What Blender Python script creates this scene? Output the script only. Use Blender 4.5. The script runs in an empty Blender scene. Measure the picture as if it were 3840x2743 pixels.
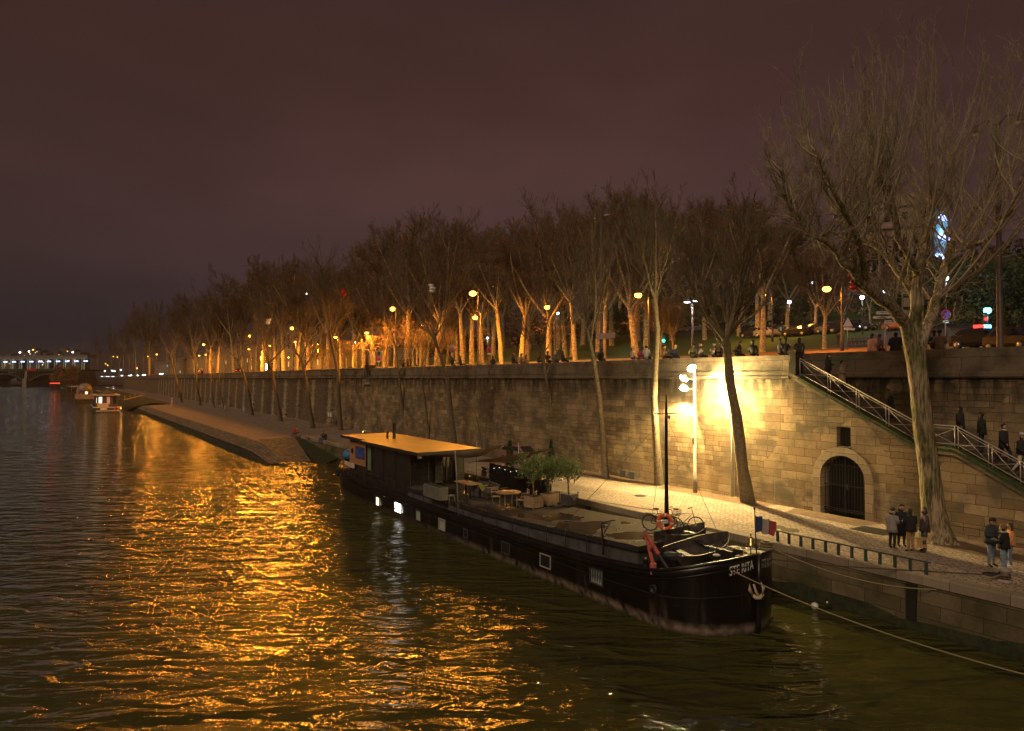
import bpy, bmesh, math, random
import numpy as np
from mathutils import Vector, Matrix
C = bpy.context.scene
COL = C.collection
R = math.radians
# ------------------------------------------------------------------ camera
F, CX, CY, H = 2560.0, 1920.0, 1371.5, 8.8          # focal length and centre of the 3840 px photograph, eye height above water
PITCH = math.atan(47.5 / F)
cam = bpy.data.cameras.new('camera'); camo = bpy.data.objects.new('camera', cam); COL.objects.link(camo)
cam.sensor_width = 36; cam.lens = 24; cam.clip_start = .2; cam.clip_end = 9000
camo.location = (0, 0, H); camo.rotation_euler = (R(90) + PITCH, 0, 0); C.camera = camo
C.render.resolution_x = 1024; C.render.resolution_y = 731
# ------------------------------------------------------------------ sky: low cloud lit from below by the town
W = bpy.data.worlds.new("World"); C.world = W; W.use_nodes = True
nt = W.node_tree; nt.nodes.clear()
def nd(t, ty, **k):
    n = t.nodes.new(ty)
    for a, b in k.items(): setattr(n, a, b)
    return n
wo = nd(nt, 'ShaderNodeOutputWorld'); tc = nd(nt, 'ShaderNodeTexCoord'); sx = nd(nt, 'ShaderNodeSeparateXYZ')
nt.links.new(tc.outputs['Generated'], sx.inputs[0])
rp = nd(nt, 'ShaderNodeValToRGB'); nt.links.new(sx.outputs['Z'], rp.inputs[0])
cr = rp.color_ramp
stops = [(0.0, (.0045, .0048, .0085)), (.018, (.006, .006, .0115)), (.045, (.011, .0105, .0165)), (.085, (.027, .0185, .022)),
         (.15, (.048, .0265, .0265)), (.26, (.060, .0285, .0262)), (.40, (.047, .021, .0175)), (.60, (.030, .0145, .0135)), (1, (.022, .011, .010))]
cr.elements[0].position = 0; cr.elements[0].color = (*stops[0][1], 1)
cr.elements[1].position = 1; cr.elements[1].color = (*stops[-1][1], 1)
for p, c in stops[1:-1]:
    e = cr.elements.new(p); e.color = (*c, 1)
mp = nd(nt, 'ShaderNodeMapping'); mp.inputs['Scale'].default_value = (1.1, 1.1, 2.8); mp.inputs['Rotation'].default_value = (0, R(9), 0)
nt.links.new(tc.outputs['Generated'], mp.inputs[0])
nz = nd(nt, 'ShaderNodeTexNoise'); nz.inputs['Scale'].default_value = 2.1; nz.inputs['Detail'].default_value = 3.5; nz.inputs['Roughness'].default_value = .5
nt.links.new(mp.outputs[0], nz.inputs[0])
mr = nd(nt, 'ShaderNodeMapRange'); mr.inputs[1].default_value = .3; mr.inputs[2].default_value = .7; mr.inputs[3].default_value = .80; mr.inputs[4].default_value = 1.20
nt.links.new(nz.outputs[0], mr.inputs[0])
mx = nd(nt, 'ShaderNodeMix', data_type='RGBA', blend_type='MULTIPLY'); mx.inputs[0].default_value = 1
lr_ = nd(nt, 'ShaderNodeMapRange'); nt.links.new(sx.outputs['X'], lr_.inputs[0]); lr_.inputs[1].default_value = -.75; lr_.inputs[2].default_value = -.05; lr_.inputs[3].default_value = .74; lr_.inputs[4].default_value = 1.0
mm_ = nd(nt, 'ShaderNodeMath', operation='MULTIPLY'); nt.links.new(mr.outputs[0], mm_.inputs[0]); nt.links.new(lr_.outputs[0], mm_.inputs[1])
nt.links.new(rp.outputs[0], mx.inputs[6]); nt.links.new(mm_.outputs[0], mx.inputs[7])
bg = nd(nt, 'ShaderNodeBackground'); nt.links.new(mx.outputs[2], bg.inputs[0]); bg.inputs[1].default_value = 1.2
sk = nd(nt, 'ShaderNodeTexSky', sky_type='NISHITA'); sk.sun_disc = False; sk.sun_elevation = R(-4); sk.sun_rotation = R(200)
bg2 = nd(nt, 'ShaderNodeBackground'); nt.links.new(sk.outputs[0], bg2.inputs[0]); bg2.inputs[1].default_value = .05
ad = nd(nt, 'ShaderNodeAddShader'); nt.links.new(bg.outputs[0], ad.inputs[0]); nt.links.new(bg2.outputs[0], ad.inputs[1])
nt.links.new(ad.outputs[0], wo.inputs[0])
# the one sun: very faint warm town glow coming from behind and right of the camera
sl = bpy.data.lights.new('sun', 'SUN'); sl.energy = 1.3; sl.angle = R(25); sl.color = (1, .74, .50)
so = bpy.data.objects.new('sun', sl); COL.objects.link(so); so.rotation_euler = (R(52), 0, R(-28))
C.view_settings.view_transform = 'Standard'; C.view_settings.look = 'None'; C.view_settings.exposure = 0; C.view_settings.gamma = 1
try:
    C.cycles.use_denoising = True; C.cycles.sample_clamp_indirect = 6; C.cycles.max_bounces = 5; C.cycles.diffuse_bounces = 2
    C.cycles.glossy_bounces = 3; C.cycles.transmission_bounces = 4; C.cycles.caustics_reflective = False; C.cycles.caustics_refractive = False
except Exception: pass
# ------------------------------------------------------------------ the quay frame: s along the wall, t from the wall to the river
TH = math.atan2(.8385, -.545)
D = Vector((math.cos(TH), math.sin(TH), 0)); N = Vector((-D.y, D.x, 0)); W0 = N * -32.52
def S(s, t, z=0.): return W0 + D * s + N * t + Vector((0, 0, z))
def toST(p): q = p - W0; return q.dot(D), q.dot(N)
def ray(u, v):
    x = (u - CX) / F; z = -(v - CY) / F
    return Vector((x, math.cos(PITCH) - z * math.sin(PITCH), math.sin(PITCH) + z * math.cos(PITCH)))
def pz(u, v, z): r = ray(u, v); return Vector((0, 0, H)) + r * ((z - H) / r.z)
def pd(u, v, Y): r = ray(u, v); return Vector((0, 0, H)) + r * (Y / r.y)
def pt(u, v, t): r = ray(u, v); return Vector((0, 0, H)) + r * ((t - (-W0).dot(N)) / r.dot(N))
def lerp(a, b, f): return a + (b - a) * f
def interp(x, xs): # piecewise linear
    if x <= xs[0][0]: return xs[0][1]
    for (a, b), (c, d) in zip(xs, xs[1:]):
        if x <= c: return b + (d - b) * (x - a) / (c - a)
    return xs[-1][1]
# ------------------------------------------------------------------ objects and tags
def tag(o, label=None, cat=None, group=None, kind=None):
    if label: o['label'] = label
    if cat: o['category'] = cat
    if group: o['group'] = group
    if kind: o['kind'] = kind
    return o
def thing(name, loc, rz, label, cat, group=None):
    o = bpy.data.objects.new(name, None); COL.objects.link(o); o.location = loc; o.rotation_euler = (0, 0, rz)
    o.empty_display_size = .3
    return tag(o, label, cat, group)
KIDS = {}
def kids(o): return KIDS.get(o.name, [])
def setparent(c, p):
    c.parent = p; KIDS.setdefault(p.name, []).append(c)
def copy_tree(o, parent=None, loc=None, rz=None, label=None, scale=None, skip=()):
    c = o.copy(); COL.objects.link(c)
    if parent is not None: setparent(c, parent)
    if loc is not None: c.location = loc
    if rz is not None: c.rotation_euler = (0, 0, rz)
    if label: c['label'] = label
    if scale is not None: c.scale = scale if hasattr(scale, '__len__') else (scale,) * 3
    for k in list(kids(o)):
        if not any(k.name.startswith(x) for x in skip): copy_tree(k, c)
    return c
class MB:
    def __init__(s): s.v = []; s.f = []; s.m = []; s.sm = []
    def add(s, vs, fs, m=0, smooth=False):
        b = len(s.v); s.v += [tuple(x) for x in vs]
        for f in fs: s.f.append([b + i for i in f]); s.m.append(m); s.sm.append(smooth)
        return s
    def box(s, x0, x1, y0, y1, z0, z1, m=0):
        v = [(x, y, z) for z in (z0, z1) for y in (y0, y1) for x in (x0, x1)]
        return s.add(v, [(0, 2, 3, 1), (4, 5, 7, 6), (0, 1, 5, 4), (2, 6, 7, 3), (0, 4, 6, 2), (1, 3, 7, 5)], m)
    def rbox(s, c, size, rz=0, rx=0, ry=0, m=0, bev=0):
        M = Matrix.Translation(c) @ Matrix.Rotation(rz, 4, 'Z') @ Matrix.Rotation(ry, 4, 'Y') @ Matrix.Rotation(rx, 4, 'X')
        a, b, d = size[0] / 2, size[1] / 2, size[2] / 2
        if bev:
            k = bev; vs = []
            for z, q in ((-d, k), (-d + k, 0), (d - k, 0), (d, k)):
                for x, y in ((-a + k, -b), (a - k, -b), (a, -b + k), (a, b - k), (a - k, b), (-a + k, b), (-a, b - k), (-a, -b + k)):
                    vs.append(M @ Vector((max(-a + q, min(a - q, x)), max(-b + q, min(b - q, y)), z)))
            fs = [tuple(range(7, -1, -1)), tuple(range(24, 32))]
            for l in range(3):
                for i in range(8): fs.append((l * 8 + i, l * 8 + (i + 1) % 8, l * 8 + 8 + (i + 1) % 8, l * 8 + 8 + i))
            return s.add(vs, fs, m)
        v = [M @ Vector((x, y, z)) for z in (-d, d) for y in (-b, b) for x in (-a, a)]
        return s.add(v, [(0, 2, 3, 1), (4, 5, 7, 6), (0, 1, 5, 4), (2, 6, 7, 3), (0, 4, 6, 2), (1, 3, 7, 5)], m)
    def tube(s, pts, r, n=6, m=0, cap=True, smooth=True, flat=1.0):
        pts = [Vector(p) for p in pts]; k = len(pts)
        rs = r if hasattr(r, '__len__') else [r] * k
        vs = []; pa = None
        for i, p in enumerate(pts):
            t = (pts[min(i + 1, k - 1)] - pts[max(i - 1, 0)]).normalized()
            if pa is None:
                pa = t.cross(Vector((0, 0, 1)) if abs(t.z) < .9 else Vector((1, 0, 0))).normalized()
            else: pa = (pa - t * pa.dot(t)).normalized()
            b = t.cross(pa)
            for j in range(n):
                a = 2 * math.pi * j / n
                vs.append(p + (pa * math.cos(a) + b * math.sin(a) * flat) * rs[i])
        fs = [(i * n + j, i * n + (j + 1) % n, i * n + n + (j + 1) % n, i * n + n + j) for i in range(k - 1) for j in range(n)]
        if cap: fs += [tuple(range(n - 1, -1, -1)), tuple(range((k - 1) * n, k * n))]
        return s.add(vs, fs, m, smooth)
    def lathe(s, c, prof, n=12, m=0, smooth=True, ax='z'):
        vs = []
        for r, z in prof:
            for j in range(n):
                a = 2 * math.pi * j / n; q = (r * math.cos(a), r * math.sin(a), z)
                if ax == 'y': q = (q[0], q[2], q[1])
                if ax == 'x': q = (q[2], q[0], q[1])
                vs.append((c[0] + q[0], c[1] + q[1], c[2] + q[2]))
        k = len(prof)
        fs = [(i * n + j, i * n + (j + 1) % n, i * n + n + (j + 1) % n, i * n + n + j) for i in range(k - 1) for j in range(n)]
        fs += [tuple(range(n - 1, -1, -1)), tuple(range((k - 1) * n, k * n))]
        return s.add(vs, fs, m, smooth)
    def ell(s, c, r, n=12, k=8, m=0, M=None, fn=None):
        vs = []; fs = []
        for i in range(k + 1):
            ph = math.pi * i / k
            for j in range(n):
                a = 2 * math.pi * j / n
                q = Vector((math.sin(ph) * math.cos(a), math.sin(ph) * math.sin(a), -math.cos(ph)))
                if fn: q = fn(q)
                q = Vector((q.x * r[0], q.y * r[1], q.z * r[2]))
                if M: q = M @ q
                vs.append(q + Vector(c))
        for i in range(k):
            for j in range(n): fs.append((i * n + j, i * n + (j + 1) % n, i * n + n + (j + 1) % n, i * n + n + j))
        return s.add(vs, fs, m, True)
    def torus(s, c, R_, r, n=20, k=8, M=None, m=0, arc=None):
        vs = []; fs = []
        for i in range(n):
            a = 2 * math.pi * i / n
            for j in range(k):
                b = 2 * math.pi * j / k
                q = Vector(((R_ + r * math.cos(b)) * math.cos(a), (R_ + r * math.cos(b)) * math.sin(a), r * math.sin(b)))
                if M: q = M @ q
                vs.append(q + Vector(c))
        for i in range(n):
            for j in range(k):
                f = (i * k + j, ((i + 1) % n) * k + j, ((i + 1) % n) * k + (j + 1) % k, i * k + (j + 1) % k)
                s.f.append([len(s.v) + x for x in f]); s.m.append(m if not arc else arc(i)); s.sm.append(True)
        s.v += [tuple(x) for x in vs]
        return s
    def loft(s, rings, m=0, cap=True, smooth=False, closed=True):
        n = len(rings[0]); vs = [p for r in rings for p in r]
        fs = [(i * n + j, i * n + (j + 1) % n, i * n + n + (j + 1) % n, i * n + n + j) for i in range(len(rings) - 1) for j in range(n if closed else n - 1)]
        if cap: fs += [tuple(range(n - 1, -1, -1)), tuple(range((len(rings) - 1) * n, len(rings) * n))]
        return s.add(vs, fs, m, smooth)
    def prism(s, poly, a0, a1, ax='y', m=0): # poly of 2-tuples extruded along ax
        def q(p, a): return (p[0], a, p[1]) if ax == 'y' else ((a, p[0], p[1]) if ax == 'x' else (p[0], p[1], a))
        n = len(poly); vs = [q(p, a0) for p in poly] + [q(p, a1) for p in poly]
        fs = [tuple(range(n)), tuple(range(2 * n - 1, n - 1, -1))] + [(i, i + n, (i + 1) % n + n, (i + 1) % n) for i in range(n)]
        return s.add(vs, fs, m)
    def build(s, name, mats, parent=None, loc=None, rz=None, recalc=True):
        me = bpy.data.meshes.new(name); me.from_pydata(s.v, [], s.f)
        if not isinstance(mats, (list, tuple)): mats = [mats]
        for mt in mats: me.materials.append(mt)
        me.polygons.foreach_set('material_index', s.m); me.polygons.foreach_set('use_smooth', s.sm)
        if recalc:
            b = bmesh.new(); b.from_mesh(me); bmesh.ops.recalc_face_normals(b, faces=b.faces); b.to_mesh(me); b.free()
        me.update()
        o = bpy.data.objects.new(name, me); COL.objects.link(o)
        if parent is not None: setparent(o, parent)
        if loc is not None: o.location = loc
        if rz is not None: o.rotation_euler = (0, 0, rz)
        return o
# ------------------------------------------------------------------ materials
def inp(b, n, v):
    if n in b.inputs: b.inputs[n].default_value = v
def pmat(name, col, rough=.75, metal=0, var=.18, sc=2.5, bump=0, bsc=12, spec=.4, emit=0, ecol=None, trans=0, alpha=1):
    m = bpy.data.materials.new(name); m.use_nodes = True; t = m.node_tree; b = t.nodes['Principled BSDF']
    inp(b, 'Roughness', rough); inp(b, 'Metallic', metal); inp(b, 'Specular IOR Level', spec)
    tcn = nd(t, 'ShaderNodeTexCoord'); n = nd(t, 'ShaderNodeTexNoise'); n.inputs['Scale'].default_value = sc; n.inputs['Detail'].default_value = 5
    t.links.new(tcn.outputs['Object'], n.inputs[0])
    r = nd(t, 'ShaderNodeValToRGB'); t.links.new(n.outputs[0], r.inputs[0])
    r.color_ramp.elements[0].position = .3; r.color_ramp.elements[1].position = .7
    r.color_ramp.elements[0].color = (*[c * (1 - var) for c in col], 1); r.color_ramp.elements[1].color = (*[min(1, c * (1 + var)) for c in col], 1)
    t.links.new(r.outputs[0], b.inputs['Base Color'])
    if bump:
        n2 = nd(t, 'ShaderNodeTexNoise'); n2.inputs['Scale'].default_value = bsc; n2.inputs['Detail'].default_value = 4
        t.links.new(tcn.outputs['Object'], n2.inputs[0]); bp = nd(t, 'ShaderNodeBump'); bp.inputs['Strength'].default_value = bump; bp.inputs['Distance'].default_value = .05
        t.links.new(n2.outputs[0], bp.inputs['Height']); t.links.new(bp.outputs[0], b.inputs['Normal'])
    if emit: inp(b, 'Emission Color', (*(ecol or col), 1)); inp(b, 'Emission Strength', emit)
    if trans: inp(b, 'Transmission Weight', trans); inp(b, 'IOR', 1.45)
    return m
def stone(name, bw, bh, c1, c2, mortar, ms=.012, axes='XZ', stain=(.03, .028, .02), stain_amt=.5, rough=.9, off=.5, bump=.5, soot=None, nsc=.35, var2=.5, distort=.0, alt=None):
    """block masonry with uneven block tones, worn joints, and soot/damp stains"""
    m = bpy.data.materials.new(name); m.use_nodes = True; t = m.node_tree; b = t.nodes['Principled BSDF']; inp(b, 'Roughness', rough); inp(b, 'Specular IOR Level', .25)
    tcn = nd(t, 'ShaderNodeTexCoord'); sp = nd(t, 'ShaderNodeSeparateXYZ'); t.links.new(tcn.outputs['Object'], sp.inputs[0])
    cb = nd(t, 'ShaderNodeCombineXYZ'); t.links.new(sp.outputs[axes[0]], cb.inputs[0]); t.links.new(sp.outputs[axes[1]], cb.inputs[1])
    vec = cb.outputs[0]
    dn = nd(t, 'ShaderNodeTexNoise'); dn.inputs['Scale'].default_value = 2.2; dn.inputs['Detail'].default_value = 2; t.links.new(vec, dn.inputs[0])
    ds = nd(t, 'ShaderNodeVectorMath', operation='SCALE'); t.links.new(dn.outputs['Color'], ds.inputs[0]); ds.inputs['Scale'].default_value = .035 + distort
    da = nd(t, 'ShaderNodeVectorMath', operation='ADD'); t.links.new(vec, da.inputs[0]); t.links.new(ds.outputs[0], da.inputs[1]); vec2 = da.outputs[0]
    br = nd(t, 'ShaderNodeTexBrick'); br.offset = off; br.offset_frequency = 2; br.squash = 1.35; br.squash_frequency = 3
    t.links.new(vec2, br.inputs[0]); br.inputs['Scale'].default_value = 1; br.inputs['Brick Width'].default_value = bw; br.inputs['Row Height'].default_value = bh
    br.inputs['Mortar Size'].default_value = ms; br.inputs['Mortar Smooth'].default_value = .3; br.inputs['Bias'].default_value = -.1
    br.inputs['Color1'].default_value = (*c1, 1); br.inputs['Color2'].default_value = (*c2, 1); br.inputs['Mortar'].default_value = (*mortar, 1)
    def noise(sc, det=5, rg=.6, v=None, stretch=None):
        n = nd(t, 'ShaderNodeTexNoise'); n.inputs['Scale'].default_value = sc; n.inputs['Detail'].default_value = det; n.inputs['Roughness'].default_value = rg
        src = v or vec
        if stretch:
            mpp = nd(t, 'ShaderNodeMapping'); mpp.inputs['Scale'].default_value = stretch; t.links.new(src, mpp.inputs[0]); src = mpp.outputs[0]
        t.links.new(src, n.inputs[0]); return n.outputs[0]
    def mixc(f, a, bb, mode='MIX'):
        x = nd(t, 'ShaderNodeMix', data_type='RGBA', blend_type=mode)
        if isinstance(f, float): x.inputs[0].default_value = f
        else: t.links.new(f, x.inputs[0])
        for i, q in ((6, a), (7, bb)):
            if isinstance(q, tuple): x.inputs[i].default_value = (*q, 1)
            else: t.links.new(q, x.inputs[i])
        return x.outputs[2]
    def rng(v, a, bb, c=0., d=1.):
        x = nd(t, 'ShaderNodeMapRange'); t.links.new(v, x.inputs[0])
        for i, q in enumerate((a, bb, c, d)): x.inputs[i + 1].default_value = q
        return x.outputs[0]
    col = br.outputs['Color']; facout = br.outputs['Fac']
    if alt: # patches relaid with smaller blocks
        b3 = nd(t, 'ShaderNodeTexBrick'); b3.offset = .4; b3.offset_frequency = 2; b3.squash = 1.8; b3.squash_frequency = 2; t.links.new(vec2, b3.inputs[0]); b3.inputs['Scale'].default_value = 1
        for nm_, vv_ in (('Brick Width', alt[0]), ('Row Height', alt[1]), ('Mortar Size', ms * 1.3), ('Mortar Smooth', .4), ('Bias', .0)): b3.inputs[nm_].default_value = vv_
        b3.inputs['Color1'].default_value = (*[c * .85 for c in c1], 1); b3.inputs['Color2'].default_value = (*[c * .8 for c in c2], 1); b3.inputs['Mortar'].default_value = (*mortar, 1)
        pm = nd(t, 'ShaderNodeTexNoise'); pm.inputs['Scale'].default_value = .33; pm.inputs['Detail'].default_value = 1; t.links.new(vec, pm.inputs[0])
        st3 = nd(t, 'ShaderNodeMapRange'); t.links.new(pm.outputs[0], st3.inputs[0]); st3.inputs[1].default_value = .52; st3.inputs[2].default_value = .53
        col = mixc(st3.outputs[0], col, b3.outputs['Color']); facout = mixc(st3.outputs[0], facout, b3.outputs['Fac'])
    # second, larger brick lattice shifts the tone of some blocks
    b2 = nd(t, 'ShaderNodeTexBrick'); b2.offset = off; b2.offset_frequency = 2; b2.squash = 1.35; b2.squash_frequency = 3; t.links.new(vec2, b2.inputs[0])
    b2.inputs['Scale'].default_value = 1; b2.inputs['Brick Width'].default_value = bw; b2.inputs['Row Height'].default_value = bh; b2.inputs['Mortar Size'].default_value = 0
    b2.inputs['Color1'].default_value = (0, 0, 0, 1); b2.inputs['Color2'].default_value = (1, 1, 1, 1); b2.inputs['Bias'].default_value = 0
    wn = nd(t, 'ShaderNodeTexWhiteNoise', noise_dimensions='1D'); t.links.new(b2.outputs['Color'], wn.inputs['W'])
    col = mixc(rng(wn.outputs[0], .0, 1, 0, var2), col, mixc(1., col, (.45, .40, .36), 'MULTIPLY'))
    col = mixc(rng(noise(7, 6), .35, .75, 0, .45), col, mixc(1., col, (.55, .50, .42), 'MULTIPLY'))
    col = mixc(rng(noise(nsc, 6, .62), .46, .64, 0, stain_amt), col, stain)
    if soot: # dark weathering hanging below the cornice: (z_low, z_high)
        zz = rng(sp.outputs['Z'], soot[0], soot[1])
        nn = noise(1.6, 5, .65, stretch=(1, .22, 1))
        ml = nd(t, 'ShaderNodeMath', operation='MULTIPLY'); t.links.new(zz, ml.inputs[0]); t.links.new(rng(nn, .36, .56), ml.inputs[1])
        col = mixc(ml.outputs[0], col, (.016, .015, .011))
    t.links.new(col, b.inputs['Base Color'])
    bp = nd(t, 'ShaderNodeBump'); bp.inputs['Strength'].default_value = bump; bp.inputs['Distance'].default_value = .04
    h1 = nd(t, 'ShaderNodeMath', operation='SUBTRACT'); t.links.new(noise(9, 6, .7), h1.inputs[0]); t.links.new(facout, h1.inputs[1])
    t.links.new(h1.outputs[0], bp.inputs['Height']); t.links.new(bp.outputs[0], b.inputs['Normal'])
    return m
M = {}
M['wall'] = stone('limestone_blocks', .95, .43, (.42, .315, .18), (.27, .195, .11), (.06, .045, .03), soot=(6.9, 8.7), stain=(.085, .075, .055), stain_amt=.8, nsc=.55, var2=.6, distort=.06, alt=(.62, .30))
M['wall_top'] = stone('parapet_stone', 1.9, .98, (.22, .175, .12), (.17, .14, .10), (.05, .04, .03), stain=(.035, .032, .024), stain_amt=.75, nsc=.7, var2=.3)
M['rubble'] = stone('rubble_stone', .30, .17, (.25, .185, .125), (.13, .095, .065), (.05, .04, .03), ms=.02, soot=(7.6, 8.7), stain_amt=.35, distort=.08)
M['pale_stone'] = stone('pale_quoins', 1.4, .46, (.42, .34, .23), (.33, .26, .17), (.10, .08, .05), soot=(8., 8.8), stain_amt=.25)
M['quay_face'] = stone('quay_face_blocks', 1.3, .5, (.20, .16, .095), (.135, .11, .062), (.04, .034, .02), stain=(.03, .035, .012), stain_amt=.7, nsc=.5)
M['cobble'] = stone('cobbles', .27, .17, (.50, .42, .33), (.36, .295, .23), (.12, .07, .05), ms=.018, axes='XY', stain=(.10, .085, .06), stain_amt=.35, nsc=.25, distort=.06, var2=.35, bump=.7)
M['cobble_edge'] = stone('kerb_stone', 1.3, .6, (.36, .30, .22), (.28, .23, .17), (.09, .07, .05), axes='XY', stain_amt=.3)
M['promenade'] = pmat('packed_gravel', (.21, .155, .115), .95, var=.25, sc=1.3, bump=.5, bsc=18)
M['revet'] = stone('revetment_stone', .5, .32, (.22, .19, .15), (.13, .11, .085), (.05, .045, .03), axes='XY', ms=.02, stain=(.04, .045, .02), stain_amt=.6, nsc=1.1)
M['weed'] = pmat('weedy_toe', (.022, .028, .012), .95, var=.5, sc=4, bump=.8)
M['earth'] = pmat('bare_earth', (.13, .085, .05), .95, var=.3, sc=3, bump=.5)
M['asphalt'] = pmat('asphalt', (.055, .052, .05), .8, var=.15, sc=4, bump=.3, bsc=60)
M['pave'] = pmat('pavement', (.16, .14, .12), .9, var=.2, sc=2, bump=.2)
M['leafy'] = pmat('leaf_litter', (.20, .10, .04), .95, var=.45, sc=9, bump=.6, bsc=30)
M['lawn'] = pmat('lawn', (.035, .075, .016), .95, var=.4, sc=6, bump=.8, bsc=40)
M['moss'] = pmat('moss', (.03, .05, .012), .95, var=.5, sc=5, bump=.8)
M['hill'] = pmat('far_hill', (.02, .02, .022), 1, var=.3, sc=.01)
M['iron'] = pmat('dark_iron', (.03, .028, .025), .55, .3, sc=6)
M['railing'] = pmat('grey_painted_rail', (.42, .36, .32), .6, sc=6)
M['green_rail'] = pmat('green_painted_rail', (.045, .075, .065), .6, sc=6)
M['black'] = pmat('black_paint', (.009, .0085, .010), .32, var=.4, sc=1.3, bump=.1, bsc=6)
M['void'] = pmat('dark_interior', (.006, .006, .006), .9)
M['grey_metal'] = pmat('grey_mast', (.24, .22, .19), .6, .1)
M['pole'] = pmat('brown_painted_pole', (.10, .075, .07), .5, .2)
M['white'] = pmat('white_paint', (.75, .72, .66), .5)
M['cream'] = pmat('cream_paint', (.55, .48, .36), .6)
M['bark'] = pmat('plane_bark', (.29, .23, .13), .9, var=.6, sc=4, bump=.9, bsc=9)
M['bark_dark'] = pmat('quay_tree_bark', (.15, .12, .075), .95, var=.35, sc=6, bump=1, bsc=10)
M['twig'] = pmat('twigs', (.125, .098, .062), .9, var=.25, sc=3)
M['twig_far'] = pmat('park_twigs', (.13, .095, .062), .9, var=.25, sc=2)
M['twig_big'] = pmat('big_tree_twigs', (.29, .24, .155), .9, var=.3, sc=2)
M['leafdry'] = pmat('dry_leaves', (.26, .12, .035), .8, var=.4, sc=3)
M['wood'] = pmat('cedar_boards', (.36, .19, .10), .6, sc=3)
M['crate'] = pmat('crate_wood', (.36, .25, .15), .7, sc=5)
M['teak'] = pmat('table_teak', (.36, .22, .10), .45, sc=4)
M['olive'] = pmat('olive_leaf', (.15, .22, .06), .6, var=.4, sc=8)
M['conifer'] = pmat('conifer_leaf', (.02, .045, .012), .8, var=.4, sc=8)
M['glass'] = pmat('cabin_glass', (.02, .02, .022), .06, spec=.9)
M['chrome'] = pmat('galvanised', (.5, .48, .45), .35, .7)
M['brass'] = pmat('brass', (.6, .42, .15), .25, .9)
M['rust_pink'] = pmat('faded_red_paint', (.50, .12, .10), .6, sc=7, var=.3)
M['orange'] = pmat('lifebuoy_orange', (.75, .13, .03), .5)
M['rope'] = pmat('rope', (.30, .25, .13), .9, var=.3, sc=30)
M['rope_dk'] = pmat('dark_rope', (.09, .07, .04), .9, var=.3, sc=30)
M['rubber'] = pmat('rubber', (.02, .02, .02), .85)
M['sail'] = pmat('sail_cloth', (.5, .43, .33), .8)
M['tarp'] = pmat('blue_tarpaulin', (.05, .18, .38), .5, var=.5, sc=9)
M['redb'] = pmat('red_plastic', (.6, .02, .02), .4)
def emis(name, col, s):
    m = bpy.data.materials.new(name); m.use_nodes = True; t = m.node_tree; t.nodes.clear()
    e = nd(t, 'ShaderNodeEmission'); e.inputs[0].default_value = (*col, 1); e.inputs[1].default_value = s
    o = nd(t, 'ShaderNodeOutputMaterial'); t.links.new(e.outputs[0], o.inputs[0]); return m
SOD = (1, .34, .028); WARM = (1, .70, .27); COOL = (.75, .85, 1)
M['e_sod'] = emis('sodium_bulb', (1, .45, .06), 8); M['e_warm'] = emis('floodlight_glass', (1, .85, .5), 60)
M['e_cool'] = emis('white_bulb', (.7, .8, 1), 14); M['e_blue'] = emis('blue_white_bulb', (.28, .42, 1), 6); M['e_red'] = emis('red_lamp', (1, .03, .02), 5)
M['e_green'] = emis('green_signal', (.05, 1, .6), 6); M['e_head'] = emis('headlight_glass', (.85, .9, 1), 22); M['e_win'] = emis('lit_window', (1, .82, .55), 2.2)
M['e_dim'] = emis('dim_window', (.8, .9, .7), .018); M['e_yel'] = emis('yellow_window', (1, .55, .15), 1.1); M['e_cyan'] = emis('cyan_beacon', (.1, .75, 1), 9)
M['e_far'] = emis('far_headlight', (.6, .72, 1), 400); M['e_phone'] = emis('phone_screen', (.45, .5, 1), 5)
def lamp(name, loc, energy, col, parent=None, r=.15, typ='POINT', aim=None, size=90, blend=.4):
    l = bpy.data.lights.new(name, typ); l.energy = energy; l.color = col; l.shadow_soft_size = r
    o = bpy.data.objects.new(name, l); COL.objects.link(o)
    if typ == 'SPOT': l.spot_size = R(size); l.spot_blend = blend
    if parent is not None: setparent(o, parent)
    o.location = loc
    if aim is not None: o.rotation_euler = (Vector(aim) - Vector(loc)).to_track_quat('-Z', 'Y').to_euler()
    return o
# ================================================================== SETTING
def struct(o): return tag(o, kind='structure')
def qroot(name, label, cat, group=None): return thing(name, W0, TH, label, cat, group)   # children live directly in (s, t, z)
def sheet(name, mat, quads):
    b = MB()
    for q in quads: b.add(q, [(0, 1, 2, 3)])
    return struct(b.build(name, mat, None, W0, TH, recalc=False))
# ---- water
wm = bpy.data.materials.new('river_water'); wm.use_nodes = True; t_ = wm.node_tree; b_ = t_.nodes['Principled BSDF']
inp(b_, 'Base Color', (.052, .050, .012, 1)); inp(b_, 'Roughness', .085); inp(b_, 'IOR', 1.33); inp(b_, 'Specular IOR Level', .5)
tcw = nd(t_, 'ShaderNodeTexCoord')
def wnoise(sc, st, det, rg=.55, rot=0, dist=0):
    mpw = nd(t_, 'ShaderNodeMapping'); mpw.inputs['Scale'].default_value = st; mpw.inputs['Rotation'].default_value = (0, 0, rot); t_.links.new(tcw.outputs['Object'], mpw.inputs[0])
    n = nd(t_, 'ShaderNodeTexNoise'); n.inputs['Scale'].default_value = sc; n.inputs['Detail'].default_value = det; n.inputs['Roughness'].default_value = rg; n.inputs['Distortion'].default_value = dist
    t_.links.new(mpw.outputs[0], n.inputs[0]); return n.outputs[0]
def wmath(op, a, b):
    x = nd(t_, 'ShaderNodeMath', operation=op)
    for i, q in enumerate((a, b)):
        if isinstance(q, (int, float)): x.inputs[i].default_value = q
        else: t_.links.new(q, x.inputs[i])
    return x.outputs[0]
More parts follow.
